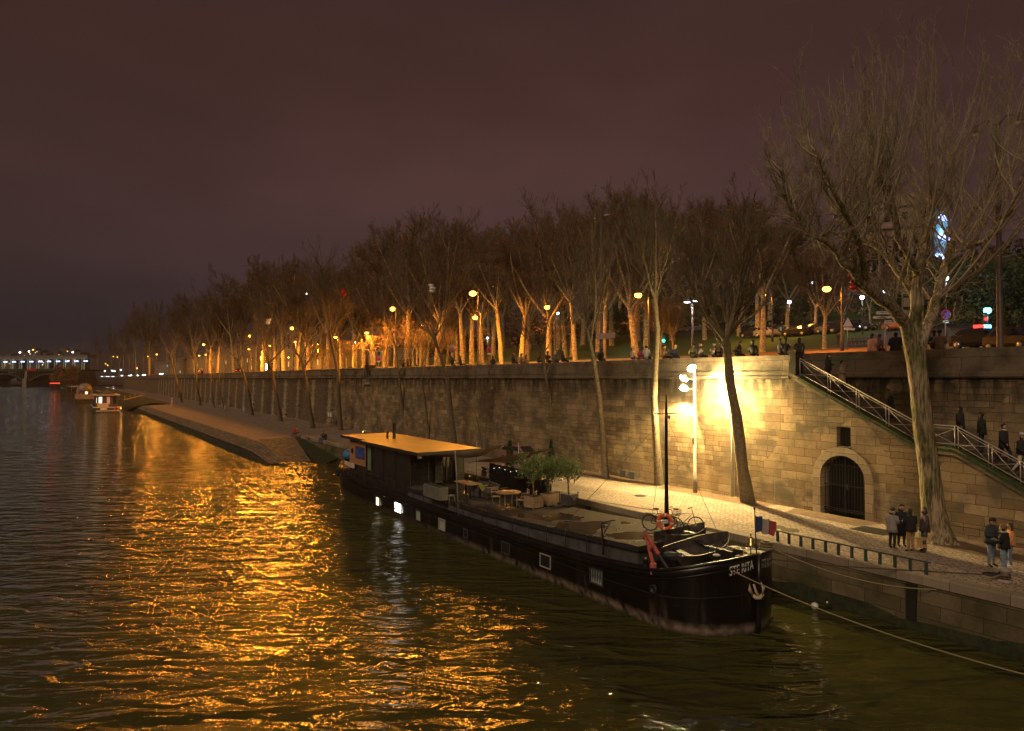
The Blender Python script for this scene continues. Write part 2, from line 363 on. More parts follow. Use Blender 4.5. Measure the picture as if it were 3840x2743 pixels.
big = wnoise(.5, (.75, 2.2, 1), 2, rot=R(14), dist=.6); mid_ = wnoise(1.7, (1, 1.7, 1), 4, .6, rot=R(-12), dist=.5); patch = wnoise(.035, (1, 1, 1), 3)
fine = wnoise(6.0, (1, 1.5, 1), 3, .6)
pr = nd(t_, 'ShaderNodeMapRange'); t_.links.new(patch, pr.inputs[0]); pr.inputs[1].default_value = .35; pr.inputs[2].default_value = .65; pr.inputs[3].default_value = .45; pr.inputs[4].default_value = 1.3
hh = wmath('ADD', wmath('MULTIPLY', wmath('MULTIPLY', big, big), 1.15), wmath('ADD', wmath('MULTIPLY', mid_, .13), wmath('MULTIPLY', fine, .004)))
hh = wmath('MULTIPLY', hh, pr.outputs[0])
bw_ = nd(t_, 'ShaderNodeBump'); bw_.inputs['Strength'].default_value = 1; bw_.inputs['Distance'].default_value = .64
t_.links.new(hh, bw_.inputs['Height']); t_.links.new(bw_.outputs[0], b_.inputs['Normal'])
wb = MB(); wb.add([(-6000, -300, 0), (3000, -300, 0), (3000, 8000, 0), (-6000, 8000, 0)], [(0, 1, 2, 3)])
struct(wb.build('river_water', wm, recalc=False))
# ---- quay ground
def tq(s): return 7.4 + .0218 * (s - 9.2)
def crest(s): return 13.9 + .012 * (max(s, 75) - 75) * min(1, 1)
SQ = 82.5
kp = []
for a in range(-60, 84, 6):
    b = min(a + 6, SQ); kp.append([(a, 0, 1.9), (b, 0, 1.9), (b, tq(b) - .55, 1.9), (a, tq(a) - .55, 1.9)])
sheet('quay_pavement', M['cobble'], kp)
kk = MB()
for a in range(-60, 84, 6):
    b = min(a + 6, SQ)
    kk.loft([[(x, tq(x) - .55, 1.60), (x, tq(x) - .55, 1.92), (x, tq(x) + .02, 1.92), (x, tq(x) + .05, 1.89), (x, tq(x) + .05, 1.60)] for x in (a, b)], cap=True)
struct(kk.build('quay_kerb', M['cobble_edge'], None, W0, TH))
eb = []
for a, b in ((17.6, 22.3), (23.3, 31.5), (31.5, 50), (50, 66), (66, 82.5)):
    eb.append([(a, .02, 1.904), (b, .02, 1.904), (b - .4, 1.5, 1.904), (a + .5, 1.6, 1.904)])
eb.append([(4, .02, 1.904), (17.6, .02, 1.904), (16.2, 2.4, 1.904), (4, 3.2, 1.904)])
sheet('bare_earth', M['earth'], eb)
qw = qroot('quay_wall', 'damp mossy block wall below the cobbled quay, dropping into the river beside the barge bow', 'wall')
b = MB(); b.loft([[(x, tq(x) - .3, -1.5), (x, tq(x) - .3, 1.60), (x, tq(x), 1.60), (x, tq(x) + .25, -1.5)] for x in [-60 + 6.2 * i for i in range(24)]]); b.build('wall_face', M['quay_face'], qw)
b = MB(); b.loft([[(x, tq(x) + .1, -1.), (x, tq(x) + .12 + .04 * math.sin(x * 1.7), .42 + .12 * math.sin(x * .9) + .07 * math.sin(x * 2.3)), (x, tq(x) + .32 + .05 * math.sin(x * 3.1), .1), (x, tq(x) + .38, -1.)] for x in [-60 + 1.0 * i for i in range(143)]]); b.build('algae_footing', M['weed'], qw)
b = MB()
for s_ in (12.6, 30, 52): b.box(s_ - .17, s_ + .17, tq(s_) - .1, tq(s_) + .16, -1, 1.58)
b.build('timber_fender', M['iron'], qw)
pq = []
ss = [82.5, 90, 100, 112, 126, 142, 160, 185, 215, 260, 320, 400, 500]
for a, b in zip(ss, ss[1:]): pq.append([(a, 0, 1.9), (b, 0, 1.9), (b, crest(b), 1.32), (a, crest(a), 1.32)])
sheet('promenade', M['promenade'], pq)
# sloping stone revetment and weedy toe
rv = MB(); wd = MB()
xs = [71.5, 74, 77, 80, 83] + ss[1:9]
for a, b in zip(xs, xs[1:]):
    za, zb = [min(1.32, .1 + (q - 71) * .14) for q in (a, b)]
    rv.add([(a, crest(a), za + .06), (b, crest(b), zb + .06), (b, crest(b) + 1.35, zb * .5), (a, crest(a) + 1.35, za * .5)], [(0, 1, 2, 3)])
    rv.add([(a, crest(a) - .35, za + .06), (b, crest(b) - .35, zb + .06), (b, crest(b), zb + .06), (a, crest(a), za + .06)], [(0, 1, 2, 3)])
    rv.add([(a, crest(a) - .35, za - .1), (b, crest(b) - .35, zb - .1), (b, crest(b) - .35, zb + .06), (a, crest(a) - .35, za + .06)], [(0, 1, 2, 3)])
struct(rv.build('riverbank_revetment', M['revet'], None, W0, TH, recalc=False))
rnd = random.Random(5); k = 71.5; rows = []
while k < 215:
    z0 = min(1.2, (k - 71) * .14); c = crest(k)
    rows.append([(k, c + 1.2, z0 * .5 - .02), (k, c + 1.4 + rnd.uniform(-.08, .08), z0 * .45), (k, c + 1.65 + rnd.uniform(-.12, .12), z0 * .3 + rnd.uniform(0, .1)), (k, c + 2.0 + rnd.uniform(-.2, .2), .02), (k, c + 2.3, -.6)]); k += .8
wd.loft(rows, cap=False, smooth=True, closed=False); struct(wd.build('riverbank_toe', M['weed'], None, W0, TH, recalc=False))
# boat ramp at the end of the promenade
rb = MB(); rows = []
for i in range(9):
    s_ = 84 - i * 1.6; f = i / 8; z = lerp(1.62, -.25, f); rows.append([(s_, lerp(9.4, 11.0, f), z + .06), (s_, lerp(11.5, 12.2, f), z), (s_, crest(s_) - .33, z + .02)])
rb.loft(rows, cap=False, closed=False); struct(rb.build('boat_ramp', M['revet'], None, W0, TH, recalc=False))
gb = MB(); rows = []
for i in range(12):
    s_ = 84 - i * 1.3; f = i / 11; rows.append([(s_, tq(s_) + .02, lerp(1.75, .5, f)), (s_, lerp(9.3, 9.6, f), lerp(1.7, .2, f) + .08 * math.sin(i * 2)), (s_, lerp(9.5, 10.9, f), lerp(1.66, -.3, f))])
gb.loft(rows, cap=False, closed=False, smooth=True); struct(gb.build('grassy_bank', M['weed'], None, W0, TH, recalc=False))
bk = MB(); rows = []
for s_ in range(210, 640, 10):
    rows.append([(s_, 9, 1.95), (s_, 14 + rnd.uniform(-.5, .5), 1.9 + rnd.uniform(0, .6)), (s_, 17.5, .8 + rnd.uniform(0, .4)), (s_, 20, -.5)])
bk.loft(rows, cap=False, closed=False, smooth=True); struct(bk.build('overgrown_riverbank', M['weed'], None, W0, TH, recalc=False))
# ---- upper ground (street, verges, rising park)
PROF = [(0, 9.05), (4, 9.1), (24, 11.2), (40, 12.2), (52, 14.6), (75, 18.3), (110, 23), (150, 31), (250, 46), (420, 60)]
def zt(T, s=0):
    z = interp(T, PROF)
    if T > 24: z = lerp(11.2, z, interp(s, [(130, 1), (330, .4)]))
    return z
def gmat(T, s):
    if T < 7: return 'pave'
    if T < 20: return 'asphalt' if (s > 46 or s < 20) else ('leafy' if T > 4 else 'pave')
    if s < 20: return 'asphalt' if T < 44 else ('leafy' if T < 50 else 'lawn')
    if s < 46: return 'leafy' if T < 38 else ('asphalt' if T < 58 else 'lawn')
    if T < 25: return 'pave'
    return 'lawn' if T < 68 else ('asphalt' if T < 80 and s < 140 else 'lawn')
TG = [.5, 4, 7, 10, 15, 20, 24, 25, 30, 38, 40, 44, 50, 52, 58, 68, 75, 80, 95, 110, 150, 200, 300, 420]
SG = [-160, -100, -60, -30, -10, 0, 12, 20, 25, 35, 46, 60, 80, 100, 120, 140, 180, 220, 270, 330, 400, 500, 650, 900]
gq = {}
for i in range(len(SG) - 1):
    for j in range(len(TG) - 1):
        a, b, c, d = SG[i], SG[i + 1], TG[j], TG[j + 1]
        if b <= 25 and d <= 4: continue
        if b <= 25 and c == 4: c = 3.1
        gq.setdefault(gmat((c + d) / 2, (a + b) / 2), []).append([(a, -c, zt(c, a)), (b, -c, zt(c, b)), (b, -d, zt(d, b)), (a, -d, zt(d, a))])
for k_, nm in (('pave', 'pavement'), ('asphalt', 'road'), ('leafy', 'leaf_strewn_ground'), ('lawn', 'park_lawn')): sheet(nm, M[k_], gq[k_])
# ---- embankment wall
ew = qroot('embankment_wall', 'tall pale limestone embankment wall with parapet above the cobbled quay', 'wall')
STR = [(-10, 1.9), (7.45, 1.9), (14.5, 5.72), (16.05, 5.74), (22.6, 9.13)]
def ztop(s): return min(8.74, interp(s, STR) - .30) if s < 22.6 else 8.74
G0, G1, GR = 18.55, 20.9, 1.175
def zarch(s):
    c = (G0 + G1) / 2; return 3.75 + math.sqrt(max(0, GR ** 2 - (s - c) ** 2))
WN = (19.25, 20.0, 5.37, 6.36)
cuts = sorted(set([7.5, 14.5, 16.05, 22.6, 30, 45, 60, 75, 98] + [8 + i for i in range(15)] + [G0 + GR * (1 - math.cos(math.pi * i / 16)) for i in range(17)] + [WN[0], WN[1]]))
b = MB()
def zs(s): return [1.5, ztop(s)]
for x0, x1 in zip(cuts, cuts[1:]):
    if x1 - x0 < 1e-4: continue
    xm = (x0 + x1) / 2; iv0 = [(1.5, ztop(x0 + 1e-6))]; iv1 = [(1.5, ztop(x1 - 1e-6))]
    if G0 < xm < G1: iv0 = [(zarch(x0), iv0[0][1])]; iv1 = [(zarch(x1), iv1[0][1])]
    if WN[0] < xm < WN[1]: iv0 = [(iv0[0][0], WN[2]), (WN[3], iv0[0][1])]; iv1 = [(iv1[0][0], WN[2]), (WN[3], iv1[0][1])]
    for (a, c), (d, e) in zip(iv0, iv1):
        if c - a > .01 or e - d > .01: b.add([(x0, 0, a), (x1, 0, d), (x1, 0, e), (x0, 0, c)], [(0, 1, 2, 3)])
b.build('ashlar_face', M['wall'], ew, recalc=False)
b = MB(); xs_ = [98 + 8 * i for i in range(58)]
for x0, x1 in zip(xs_, xs_[1:]): b.add([(x0, 0, 1.3), (x1, 0, 1.3), (x1, 0, 8.74), (x0, 0, 8.74)], [(0, 1, 2, 3)])
b.build('rubble_face', M['rubble'], ew, recalc=False)
b = MB() # reveals of gate and window
n_ = 16; pr_ = [(G0, 1.5)] + [(G0 + GR * (1 - math.cos(math.pi * i / n_)), None) for i in range(n_ + 1)] + [(G1, 1.5)]
pr_ = [(x, zarch(x) if z is None else z) for x, z in pr_]
b.loft([[(x, 0, z), (x, -.75, z)] for x, z in pr_], cap=False, closed=False)
w_ = [(WN[0], WN[2]), (WN[0], WN[3]), (WN[1], WN[3]), (WN[1], WN[2]), (WN[0], WN[2])]; b.loft([[(x, 0, z), (x, -.5, z)] for x, z in w_], cap=False, closed=False)
b.build('reveals', M['pale_stone'], ew, recalc=False)
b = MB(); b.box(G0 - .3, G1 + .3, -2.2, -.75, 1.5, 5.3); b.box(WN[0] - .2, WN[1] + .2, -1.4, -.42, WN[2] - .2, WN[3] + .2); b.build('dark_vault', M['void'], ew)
b = MB(); inner = []; outer = []
for i in range(n_ + 1):
    a_ = math.pi * i / n_; cx_ = (G0 + G1) / 2; inner.append((cx_ - GR * math.cos(a_), 3.75 + GR * math.sin(a_))); outer.append((cx_ - (GR + .42) * math.cos(a_), 3.75 + (GR + .42) * math.sin(a_)))
inner = [(G0, 1.9)] + inner + [(G1, 1.9)]; outer = [(G0 - .42, 1.9)] + outer + [(G1 + .42, 1.9)]
b.loft([[(i_[0], .0, i_[1]), (i_[0], .035, i_[1]), (o_[0], .035, o_[1]), (o_[0], .0, o_[1])] for i_, o_ in zip(inner, outer)])
b.build('arch_surround', M['pale_stone'], ew)
gt = MB()
for i in range(15):
    x = G0 + .08 + i * (G1 - G0 - .16) / 14; gt.tube([(x, -.3, 1.95), (x, -.3, zarch(x) - .03)], .017, 5)
for z in (2.05, 2.15, 3.35, 4.35):
    hw = GR if z < 3.75 else math.sqrt(GR ** 2 - (z - 3.75) ** 2); gt.box(19.725 - hw + .02, 19.725 + hw - .02, -.33, -.27, z, z + .06)
gt.box(19.69, 19.76, -.34, -.26, 1.95, 4.9)
g_ = gt.build('iron_gate', M['iron'], ew)
b = MB(); b.box(19.5, 19.66, -.26, -.22, 3.2, 3.5); b.build('lock_plate', M['iron'], g_)
b = MB()
for i in range(5): x = WN[0] + .1 + i * .14; b.tube([(x, -.2, WN[2]), (x, -.2, WN[3])], .016, 5)
b.box(WN[0], WN[1], -.46, -.40, WN[2], WN[3]); b.build('window_grille', M['iron'], ew)
b = MB(); b.box(WN[0] - .02, WN[1] + .02, 0, .02, 4.95, 5.36); b.build('green_stain_slab', M['moss'], ew)
# cornice, band, parapet on the long front
S1 = 22.62
b = MB()
for x0, x1 in ((S1, 83.2), (84.9, 560)):
    b.loft([[(x, -.3, 8.742), (x, .10, 8.742), (x, .16, 8.80), (x, .16, 8.90), (x, .10, 8.93), (x, -.3, 8.93)] for x in (x0, x1)])
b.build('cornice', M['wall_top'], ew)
b = MB()
for x0, x1 in ((S1, 83.2), (84.9, 560)): b.loft([[(x, -.55, 8.9), (x, .06, 8.93), (x, .06, 9.10), (x, .10, 9.12), (x, .10, 9.17), (x, -.55, 9.17)] for x in (x0, x1)])
b.build('stone_band', M['wall_top'], ew)
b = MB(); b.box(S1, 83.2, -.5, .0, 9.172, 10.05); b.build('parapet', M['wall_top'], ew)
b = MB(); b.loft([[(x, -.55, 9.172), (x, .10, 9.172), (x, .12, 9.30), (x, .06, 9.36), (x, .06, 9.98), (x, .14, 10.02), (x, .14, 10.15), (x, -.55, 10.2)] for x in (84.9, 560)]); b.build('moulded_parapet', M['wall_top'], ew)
b = MB(); b.box(83.2, 84.9, -.6, .28, 8.0, 10.3); b.box(83.1, 85.0, -.65, .36, 10.3, 10.48); b.box(83.05, 85.05, -.2, .34, 8.742, 8.95); b.build('pilaster', M['pale_stone'], ew)
b = MB(); b.box(22.2, 22.61, -.55, .12, 9.0, 10.14); b.box(22.15, 22.66, -.6, .16, 10.14, 10.24); b.build('end_pillar', M['pale_stone'], ew)
# pale toothed strips on the rubble wall
rnd = random.Random(8); s_ = 99.2; i = 0
while s_ < 330:
    b = MB(); z = 1.7; j = 0; bat = .9
    while z < 8.55:
        h = rnd.uniform(.36, .52); w = (.62 if j % 2 else .95) * rnd.uniform(.85, 1.15); z1 = min(z + h, 8.6)
        f0, f1 = (8.6 - z) / 6.9 * .32 + .04, (8.6 - z1) / 6.9 * .32 + .04
        b.add([(s_ - w, -.05, z), (s_ + w, -.05, z), (s_ + w, f0, z), (s_ - w, f0, z), (s_ - w, -.05, z1 - .015), (s_ + w, -.05, z1 - .015), (s_ + w, f1, z1 - .015), (s_ - w, f1, z1 - .015)], [(0, 1, 2, 3), (4, 5, 6, 7), (3, 2, 6, 7), (0, 3, 7, 4), (1, 2, 6, 5)]); z = z1; j += 1
    b.build('quoin_strip', M['pale_stone'], ew); s_ += 8.4 + rnd.uniform(-.3, .3)
# drain pipe on the lit wall
# ---- staircase with its back wall
sw = qroot('stairway', 'stone stairway behind the white railing, climbing from the quay to the street', 'stairs')
b = MB(); s_ = 22.6; z = 9.1; steps = []
prof = [(25.0, 9.1)]
while z > 5.9: prof += [(s_, z), (s_, z - .165)]; s_ -= .32; z -= .165
prof += [(14.6, z)]; s_ = 14.4
prof[-1] = (14.4, z)
while z > 2.0: prof += [(s_, z), (s_, z - .165)]; s_ -= .305; z -= .165
b.loft([[(x, -.36, q), (x, -2.6, q)] for x, q in prof], cap=False, closed=False); b.build('steps', M['wall_top'], sw, recalc=False)
b = MB(); STc = [(7.45, 1.92), (14.5, 5.72), (16.05, 5.74), (22.6, 9.13)]
b.loft([[(x, -.38, z - .75), (x, -.38, z), (x, .10, z), (x, .10, z - .30), (x, .0, z - .34)] for x, z in STc]); b.build('stringer', M['wall_top'], sw)
b = MB(); b.loft([[(x, -.36, z + .004), (x, -.3, z + .05), (x, -.05, z + .05), (x, .104, z - .03), (x, .104, z - .16)] for x, z in [(q, interp(q, STc)) for q in [7.6 + .5 * i for i in range(30)]]], cap=False, closed=False); b.build('moss_strip', M['moss'], sw, recalc=False)
bwl = qroot('upper_wall', 'dim limestone wall behind the stairway with a dark parapet on top', 'wall')
b = MB(); b.add([(-60, -2.6, 1.5), (25, -2.6, 1.5), (25, -2.6, 8.8), (-60, -2.6, 8.8)], [(0, 1, 2, 3)]); b.build('wall_face', M['wall'], bwl, recalc=False)
b = MB(); b.loft([[(x, -3.1, 8.802), (x, -2.5, 8.802), (x, -2.44, 8.88), (x, -2.44, 9.05), (x, -2.5, 9.1), (x, -3.1, 9.1)] for x in (-60, 25)]); b.build('cornice', M['wall_top'], bwl)
b = MB(); b.box(-60, 25, -3.1, -2.55, 9.102, 9.25); b.loft([[(x, -3.1, 9.252), (x, -2.62, 9.252), (x, -2.62, 10.2), (x, -3.1, 10.22)] for x in (-60, 25)]); b.build('parapet', M['wall_top'], bwl)
# sprayed tag on the parapet (loose illegible strokes)
b = MB(); rnd = random.Random(3); x = 22.4
for k_ in range(6):
    pts = [(x - .02 * j + .14 * math.cos(j * 1.3 + k_), -2.612, 9.83 + .14 * math.sin(j * (1.0 + .3 * (k_ % 3)) + k_)) for j in range(7)]; b.tube(pts, .012, 4); x -= .32
for k_ in range(5):
    pts = [(x + 1.9 - .02 * j + .12 * math.cos(j * 1.1 + k_ * 2), -2.612, 9.52 + .1 * math.sin(j * 1.4 + k_)) for j in range(7)]; b.tube(pts, .011, 4); x -= .3
b.build('sprayed_scrawl', pmat('green_spray', (.02, .16, .10)), bwl)
# railing on the stairs
rl = qroot('stair_railing', 'pale metal railing with crossed braces down the outer edge of the stone stairs', 'railing')
RZ = [(7.45, 1.98), (14.5, 5.78), (16.05, 5.80), (22.15, 8.96)]
def rz_(s): return interp(s, RZ)
posts = [22.1, 20.45, 18.95, 17.5, 16.05, 14.5, 13.2, 12.05, 10.9, 9.8, 8.7, 7.6]
top = MB(); post = []
def bar(a, b_, r=.016): return MB().tube([a, b_], r, 5)
for i, p in enumerate(posts):
    for dx in ((-.07, .07) if 0 < i < len(posts) - 1 else (0,)):
        x = p + dx; MB().tube([(x, -.12, rz_(x) - .05), (x, -.12, rz_(x) + .90)], .022, 6).build('post', M['railing'], rl)
hr = [(x, -.12, rz_(x) + .92) for x in (22.1, 16.05, 14.5, 7.6)]
MB().tube(hr, .026, 6).build('handrail', M['railing'], rl)
MB().tube([(x, y, z - .12) for x, y, z in hr], .014, 5).build('lower_rail', M['railing'], rl)
MB().tube([(x, y, z - .80) for x, y, z in hr], .018, 5).build('bottom_rail', M['railing'], rl)
for a, c in zip(posts, posts[1:]):
    a -= .07; c += .07
    MB().tube([(a, -.12, rz_(a) + .80), (c, -.12, rz_(c) + .12)], .014, 5).build('brace', M['railing'], rl)
    MB().tube([(a, -.12, rz_(a) + .12), (c, -.12, rz_(c) + .80)], .014, 5).build('brace', M['railing'], rl)
# ---- low green guard rail on the quay edge
gr = thing('quay_guard_rail', S(15.2, 6.75, 1.92), TH, 'low green metal guard rail bolted along the quay edge near the barge bow', 'guard rail')
def trl(x): return tq(15.2 + x) - .22 - 6.75
b = MB(); b.tube([(x, trl(x), .44) for x in (-3.1, 0, 3.1)], .032, 6); b.build('rail', M['green_rail'], gr)
for i in range(12):
    x = -2.95 + i * .535
    MB().box(x - .045, x - .015, trl(x) - .04, trl(x) + .04, 0, .42).box(x + .015, x + .045, trl(x) - .04, trl(x) + .04, 0, .42).build('post', M['green_rail'], gr)
# quay drains / tree grille
b = MB(); b.rbox((0, 0, .01), (1.5, 1.2, .02)); tag(b.build('tree_grille', M['iron'], None, S(17.1, 1.9, 1.9), TH), 'dark square of bare earth and grating on the cobbles left of the big tree trunk', 'grating')
def manhole(s, t, lab):
    b = MB(); b.lathe((0, 0, 0), [(.34, 0), (.34, .012), (.30, .016)], 20); o = b.build('manhole_cover', M['iron'], None, S(s, t, 1.9), TH); tag(o, lab, 'manhole cover')
manhole(29.6, 4.3, 'round iron manhole cover on the bright cobbles behind the bicycle'); manhole(11.0, 5.2, 'round iron manhole cover near the quay edge by the mooring bollard')
for k_, (s_, t_q) in enumerate(((20.0, 4.9), (19.2, 5.0))):
    b = MB(); b.lathe((0, 0, 0), [(.42, 0), (.42, .01), (.05, .014)], 10, smooth=False); o = b.build('drain_cover', M['rope_dk'], None, S(s_, t_q, 1.9), TH)
    tag(o, ['dark star-patterned drain cover on the cobbles behind the flag', 'dark star-patterned drain cover on the cobbles right of the flag'][k_], 'drain cover')
# ================================================================== FAR BRIDGE, HILLS
A_ = pd(-260, 1419, 752); B_ = pd(345, 1419, 676); A_.z = B_.z = 0
L_ = (B_ - A_).length; ang = math.atan2((B_ - A_).y, (B_ - A_).x)
br_ = thing('river_bridge', A_, ang, 'far two level bridge with pale columns and bluish lamps under its viaduct', 'bridge')
bm_ = pmat('bridge_stone', (.20, .17, .13), .9, sc=.3); bl_ = pmat('bridge_iron', (.045, .045, .03), .7, sc=.3)
colm = pmat('column_paint', (.42, .45, .27), .6)
b = MB(); b.box(0, L_, -5, 5, 28.2, 31.4); b.box(0, L_, -5.6, 5.6, 31.4, 31.9); b.build('viaduct_deck', bm_, br_)
b = MB(); b.box(0, L_, -12, 12, 15.8, 17.2); b.box(0, L_, -12.4, -12, 17.2, 18.2); b.build('road_deck', bl_, br_)
b = MB()
x = 3
while x < L_: b.tube([(x, -5, 31.9), (x, -5, 33)], .1, 4); x += 6.1
b.build('parapet_posts', bm_, br_)
x = 8.0; k_ = 0
while x < L_ - 3:
    for dx in (-1.45, 1.45): MB().lathe((x + dx, -4.4, 17.2), [(.75, 0), (.75, .8), (.5, 1), (.45, 9.6), (.9, 10.6), (.9, 11)], 8).build('column', colm, br_)
    for j, dx in enumerate((4.4, 6.6, 8.1)):
        MB().ell((x + dx - .6, -6.2, 25.6), (.62, .62, .62), 8, 6).build('lamp', M['e_blue'], br_)
    lamp('lamp_light', (x + 6.1, -3, 25.0), 500, (.7, .9, .6), br_, 1); x += 12.35; k_ += 1
b = MB()
for x0 in (-70, 62 + 30):
    pass
span = 62
for c in (8, 70, 132, 194):
    if c > L_: break
    arch = []
    for i in range(21):
        u_ = -1 + 2 * i / 20; arch.append((c + u_ * 31, 13.8 - 9.3 * u_ * u_))
    b.loft([[(x, -11.5, z), (x, -11.5, z - 1.2), (x, 11.5, z - 1.2), (x, 11.5, z)] for x, z in arch])
    for i in range(0, 21, 1):
        u_ = -1 + 2 * i / 20
        if abs(u_) > .35: x, z = arch[i]; b.box(x - .35, x + .35, -11.6, -10.9, z, 15.8)
b.build('steel_arches', bl_, br_)
b = MB()
for c in (-23 + 0, 39, 101, 163, 225):
    b = MB()
    if 0 < c < L_ + 5: b.box(c - 3, c + 3, -14, 14, -2, 8); b.loft([[(c - 2.2, -13, 8), (c + 2.2, -13, 8), (c + 2.2, 13, 8), (c - 2.2, 13, 8)], [(c - 1.5, -12, 15.8), (c + 1.5, -12, 15.8), (c + 1.5, 12, 15.8), (c - 1.5, 12, 15.8)]]); b.build('pier', bm_, br_)
b = MB(); b.box(165, 177, -12.6, -12.41, 16.2, 18.1); b.build('red_banner', M['redb'], br_)
hb = MB(); rows = []
for i in range(60):
    X = -3600 + i * 95; z = 112 + 14 * math.sin(i * .35) + 8 * math.sin(i * .9 + 1) + (18 if i > 28 else 0)
    rows.append([(X, 2450, 0), (X, 2600, z * .8), (X, 2800, z), (X, 3400, z * .9), (X, 3500, 0)])
hb.loft(rows, cap=False, closed=False, smooth=True); struct(hb.build('far_hills', M['hill'], recalc=False))
fb = MB()
fb.add([(-3000, 770, 1.5), (3000, 770, 1.5), (3000, 2600, 3), (-3000, 2600, 3)], [(0, 1, 2, 3)]); struct(fb.build('far_shore', M['hill'], recalc=False))
# distant lit buildings beyond the bridge
rnd = random.Random(21)
fw = pmat('far_facade', (.10, .085, .085), .9, sc=.02); GRP = 'distant buildings beyond the far bridge'
for i, (u0, u1, v0, Y, lab) in enumerate(((5, 62, 1335, 1500, 'low distant block at the left end behind the bridge'), (62, 100, 1322, 1700, 'distant block with a row of amber lights behind the bridge'),
        (100, 150, 1314, 1500, 'largest pale distant block above the bridge viaduct'), (150, 186, 1334, 1300, 'small dark distant block right of the largest one'),
        (186, 232, 1327, 1500, 'stepped distant block with two lamps near the trees'), (214, 262, 1312, 1900, 'distant hillside block with bright white lights'), (240, 300, 1322, 1300, 'distant block partly hidden by the first trees'),
        (-90, 5, 1330, 1600, 'long distant block cut by the left picture edge'))):
    p0 = pd(u0, 1419, Y); p1 = pd(u1, 1419, Y); z = pd(u0, v0, Y).z; w = p1.x - p0.x
    r = thing('distant_building', (p0.x, Y, 0), 0, lab, 'building', GRP)
    b = MB(); b.box(0, w, 0, 30, 0, z); b.box(w * .2, w * .6, 2, 20, z, z + 5); b.build('walls', fw, r)
    b = MB()
    for k_ in range(6):
        x = rnd.uniform(.05, .93) * w; zz = rnd.uniform(.62, .97) * z; q = rnd.uniform(1.0, 2.0); b.box(x, x + q * 1.3, -.4, -.05, zz, zz + q)
    b.build('window', rnd.choice([M['e_yel'], M['e_win'], M['e_sod'], M['e_yel']]), r)
    for k_ in range(3):
        x = rnd.uniform(.05, .93) * w; zz = rnd.uniform(.7, 1.0) * z; q = rnd.uniform(1.0, 2.2); MB().box(x, x + q * 1.3, -.4, -.05, zz, zz + q).build('bright_window', rnd.choice([M['e_sod'], M['e_head']]), r)
# ================================================================== TREES
class Br:   # collects branch polylines, then turns them into one mesh with numpy
    def __init__(s): s.g = {}
    def add(s, pts, r0, r1, n):
        s.g.setdefault((len(pts), n), []).append((pts, r0, r1))
    def arrays(s):
        V = []; Q = []; base = 0
        for (k, n), L in s.g.items():
            P = np.array([[tuple(p) for p in l[0]] for l in L]); r0 = np.array([l[1] for l in L])[:, None]; r1 = np.array([l[2] for l in L])[:, None]
            f = np.linspace(0, 1, k)[None, :]; Rr = r0 * (1 - f) + r1 * f
            T = np.gradient(P, axis=1); T /= np.linalg.norm(T, axis=2, keepdims=True) + 1e-9
            ref = np.where(np.abs(T[..., 2:3]) > .92, np.array([1., 0, 0]), np.array([0, 0, 1.]))
            ref = np.broadcast_to(ref[:, :1], T.shape)
            a = np.cross(T, ref); a /= np.linalg.norm(a, axis=2, keepdims=True) + 1e-9; b = np.cross(T, a)
            an = np.arange(n) * 2 * math.pi / n
            vv = P[:, :, None, :] + Rr[:, :, None, None] * (a[:, :, None, :] * np.cos(an)[None, None, :, None] + b[:, :, None, :] * np.sin(an)[None, None, :, None])
            m = len(L); V.append(vv.reshape(-1, 3))
            idx = np.arange(m * k * n).reshape(m, k, n); nx = np.roll(idx, -1, axis=2)
            q = np.stack([idx[:, :-1], nx[:, :-1], nx[:, 1:], idx[:, 1:]], axis=-1).reshape(-1, 4) + base
            Q.append(q); base += m * k * n
        return np.concatenate(V), np.concatenate(Q)
def npmesh(name, V, Q, mats, mi=None, smooth=True):
    me = bpy.data.meshes.new(name); nv, nq = len(V), len(Q)
    me.vertices.add(nv); me.vertices.foreach_set('co', V.astype(np.float32).ravel())
    me.loops.add(nq * 4); me.loops.foreach_set('vertex_index', Q.astype(np.int32).ravel())
    me.polygons.add(nq); me.polygons.foreach_set('loop_start', np.arange(0, nq * 4, 4, dtype=np.int32))
    for m in mats: me.materials.append(m)
    if mi is not None: me.polygons.foreach_set('material_index', mi.astype(np.int32))
    if smooth: me.polygons.foreach_set('use_smooth', np.ones(nq, dtype=bool))
    me.update(); me.validate(); return me
def crown_obj(name, br, mats, parent, leaves=None):
    V, Q = br.arrays(); mi = np.zeros(len(Q), int)
    if leaves is not None and len(leaves):
        Lv = np.array(leaves).reshape(-1, 3); q = np.arange(len(Lv)).reshape(-1, 4) + len(V)
        V = np.concatenate([V, Lv]); Q = np.concatenate([Q, q]); mi = np.concatenate([mi, np.ones(len(q), int)])
    me = npmesh(name, V, Q, mats, mi); o = bpy.data.objects.new(name, me); COL.objects.link(o)
    if parent is not None: setparent(o, parent)
    return o
def rv3(rg, a=1.): return Vector((rg.gauss(0, a), rg.gauss(0, a), rg.gauss(0, a)))
def grow(br, p, d, L, r0, r1, k, n, rg, up=.12, wig=.1):
    pts = [p.copy()]; d = d.normalized(); st = L / (k - 1)
    for i in range(k - 1):
        d = (d + Vector((0, 0, up)) + rv3(rg, wig)).normalized(); p = p + d * st; pts.append(p.copy())
    br.add(pts, r0, r1, n); return pts
def side(d, ang, rg):
    a = d.cross(rv3(rg, 1)).normalized(); return (d * math.cos(ang) + a * math.sin(ang)).normalized()
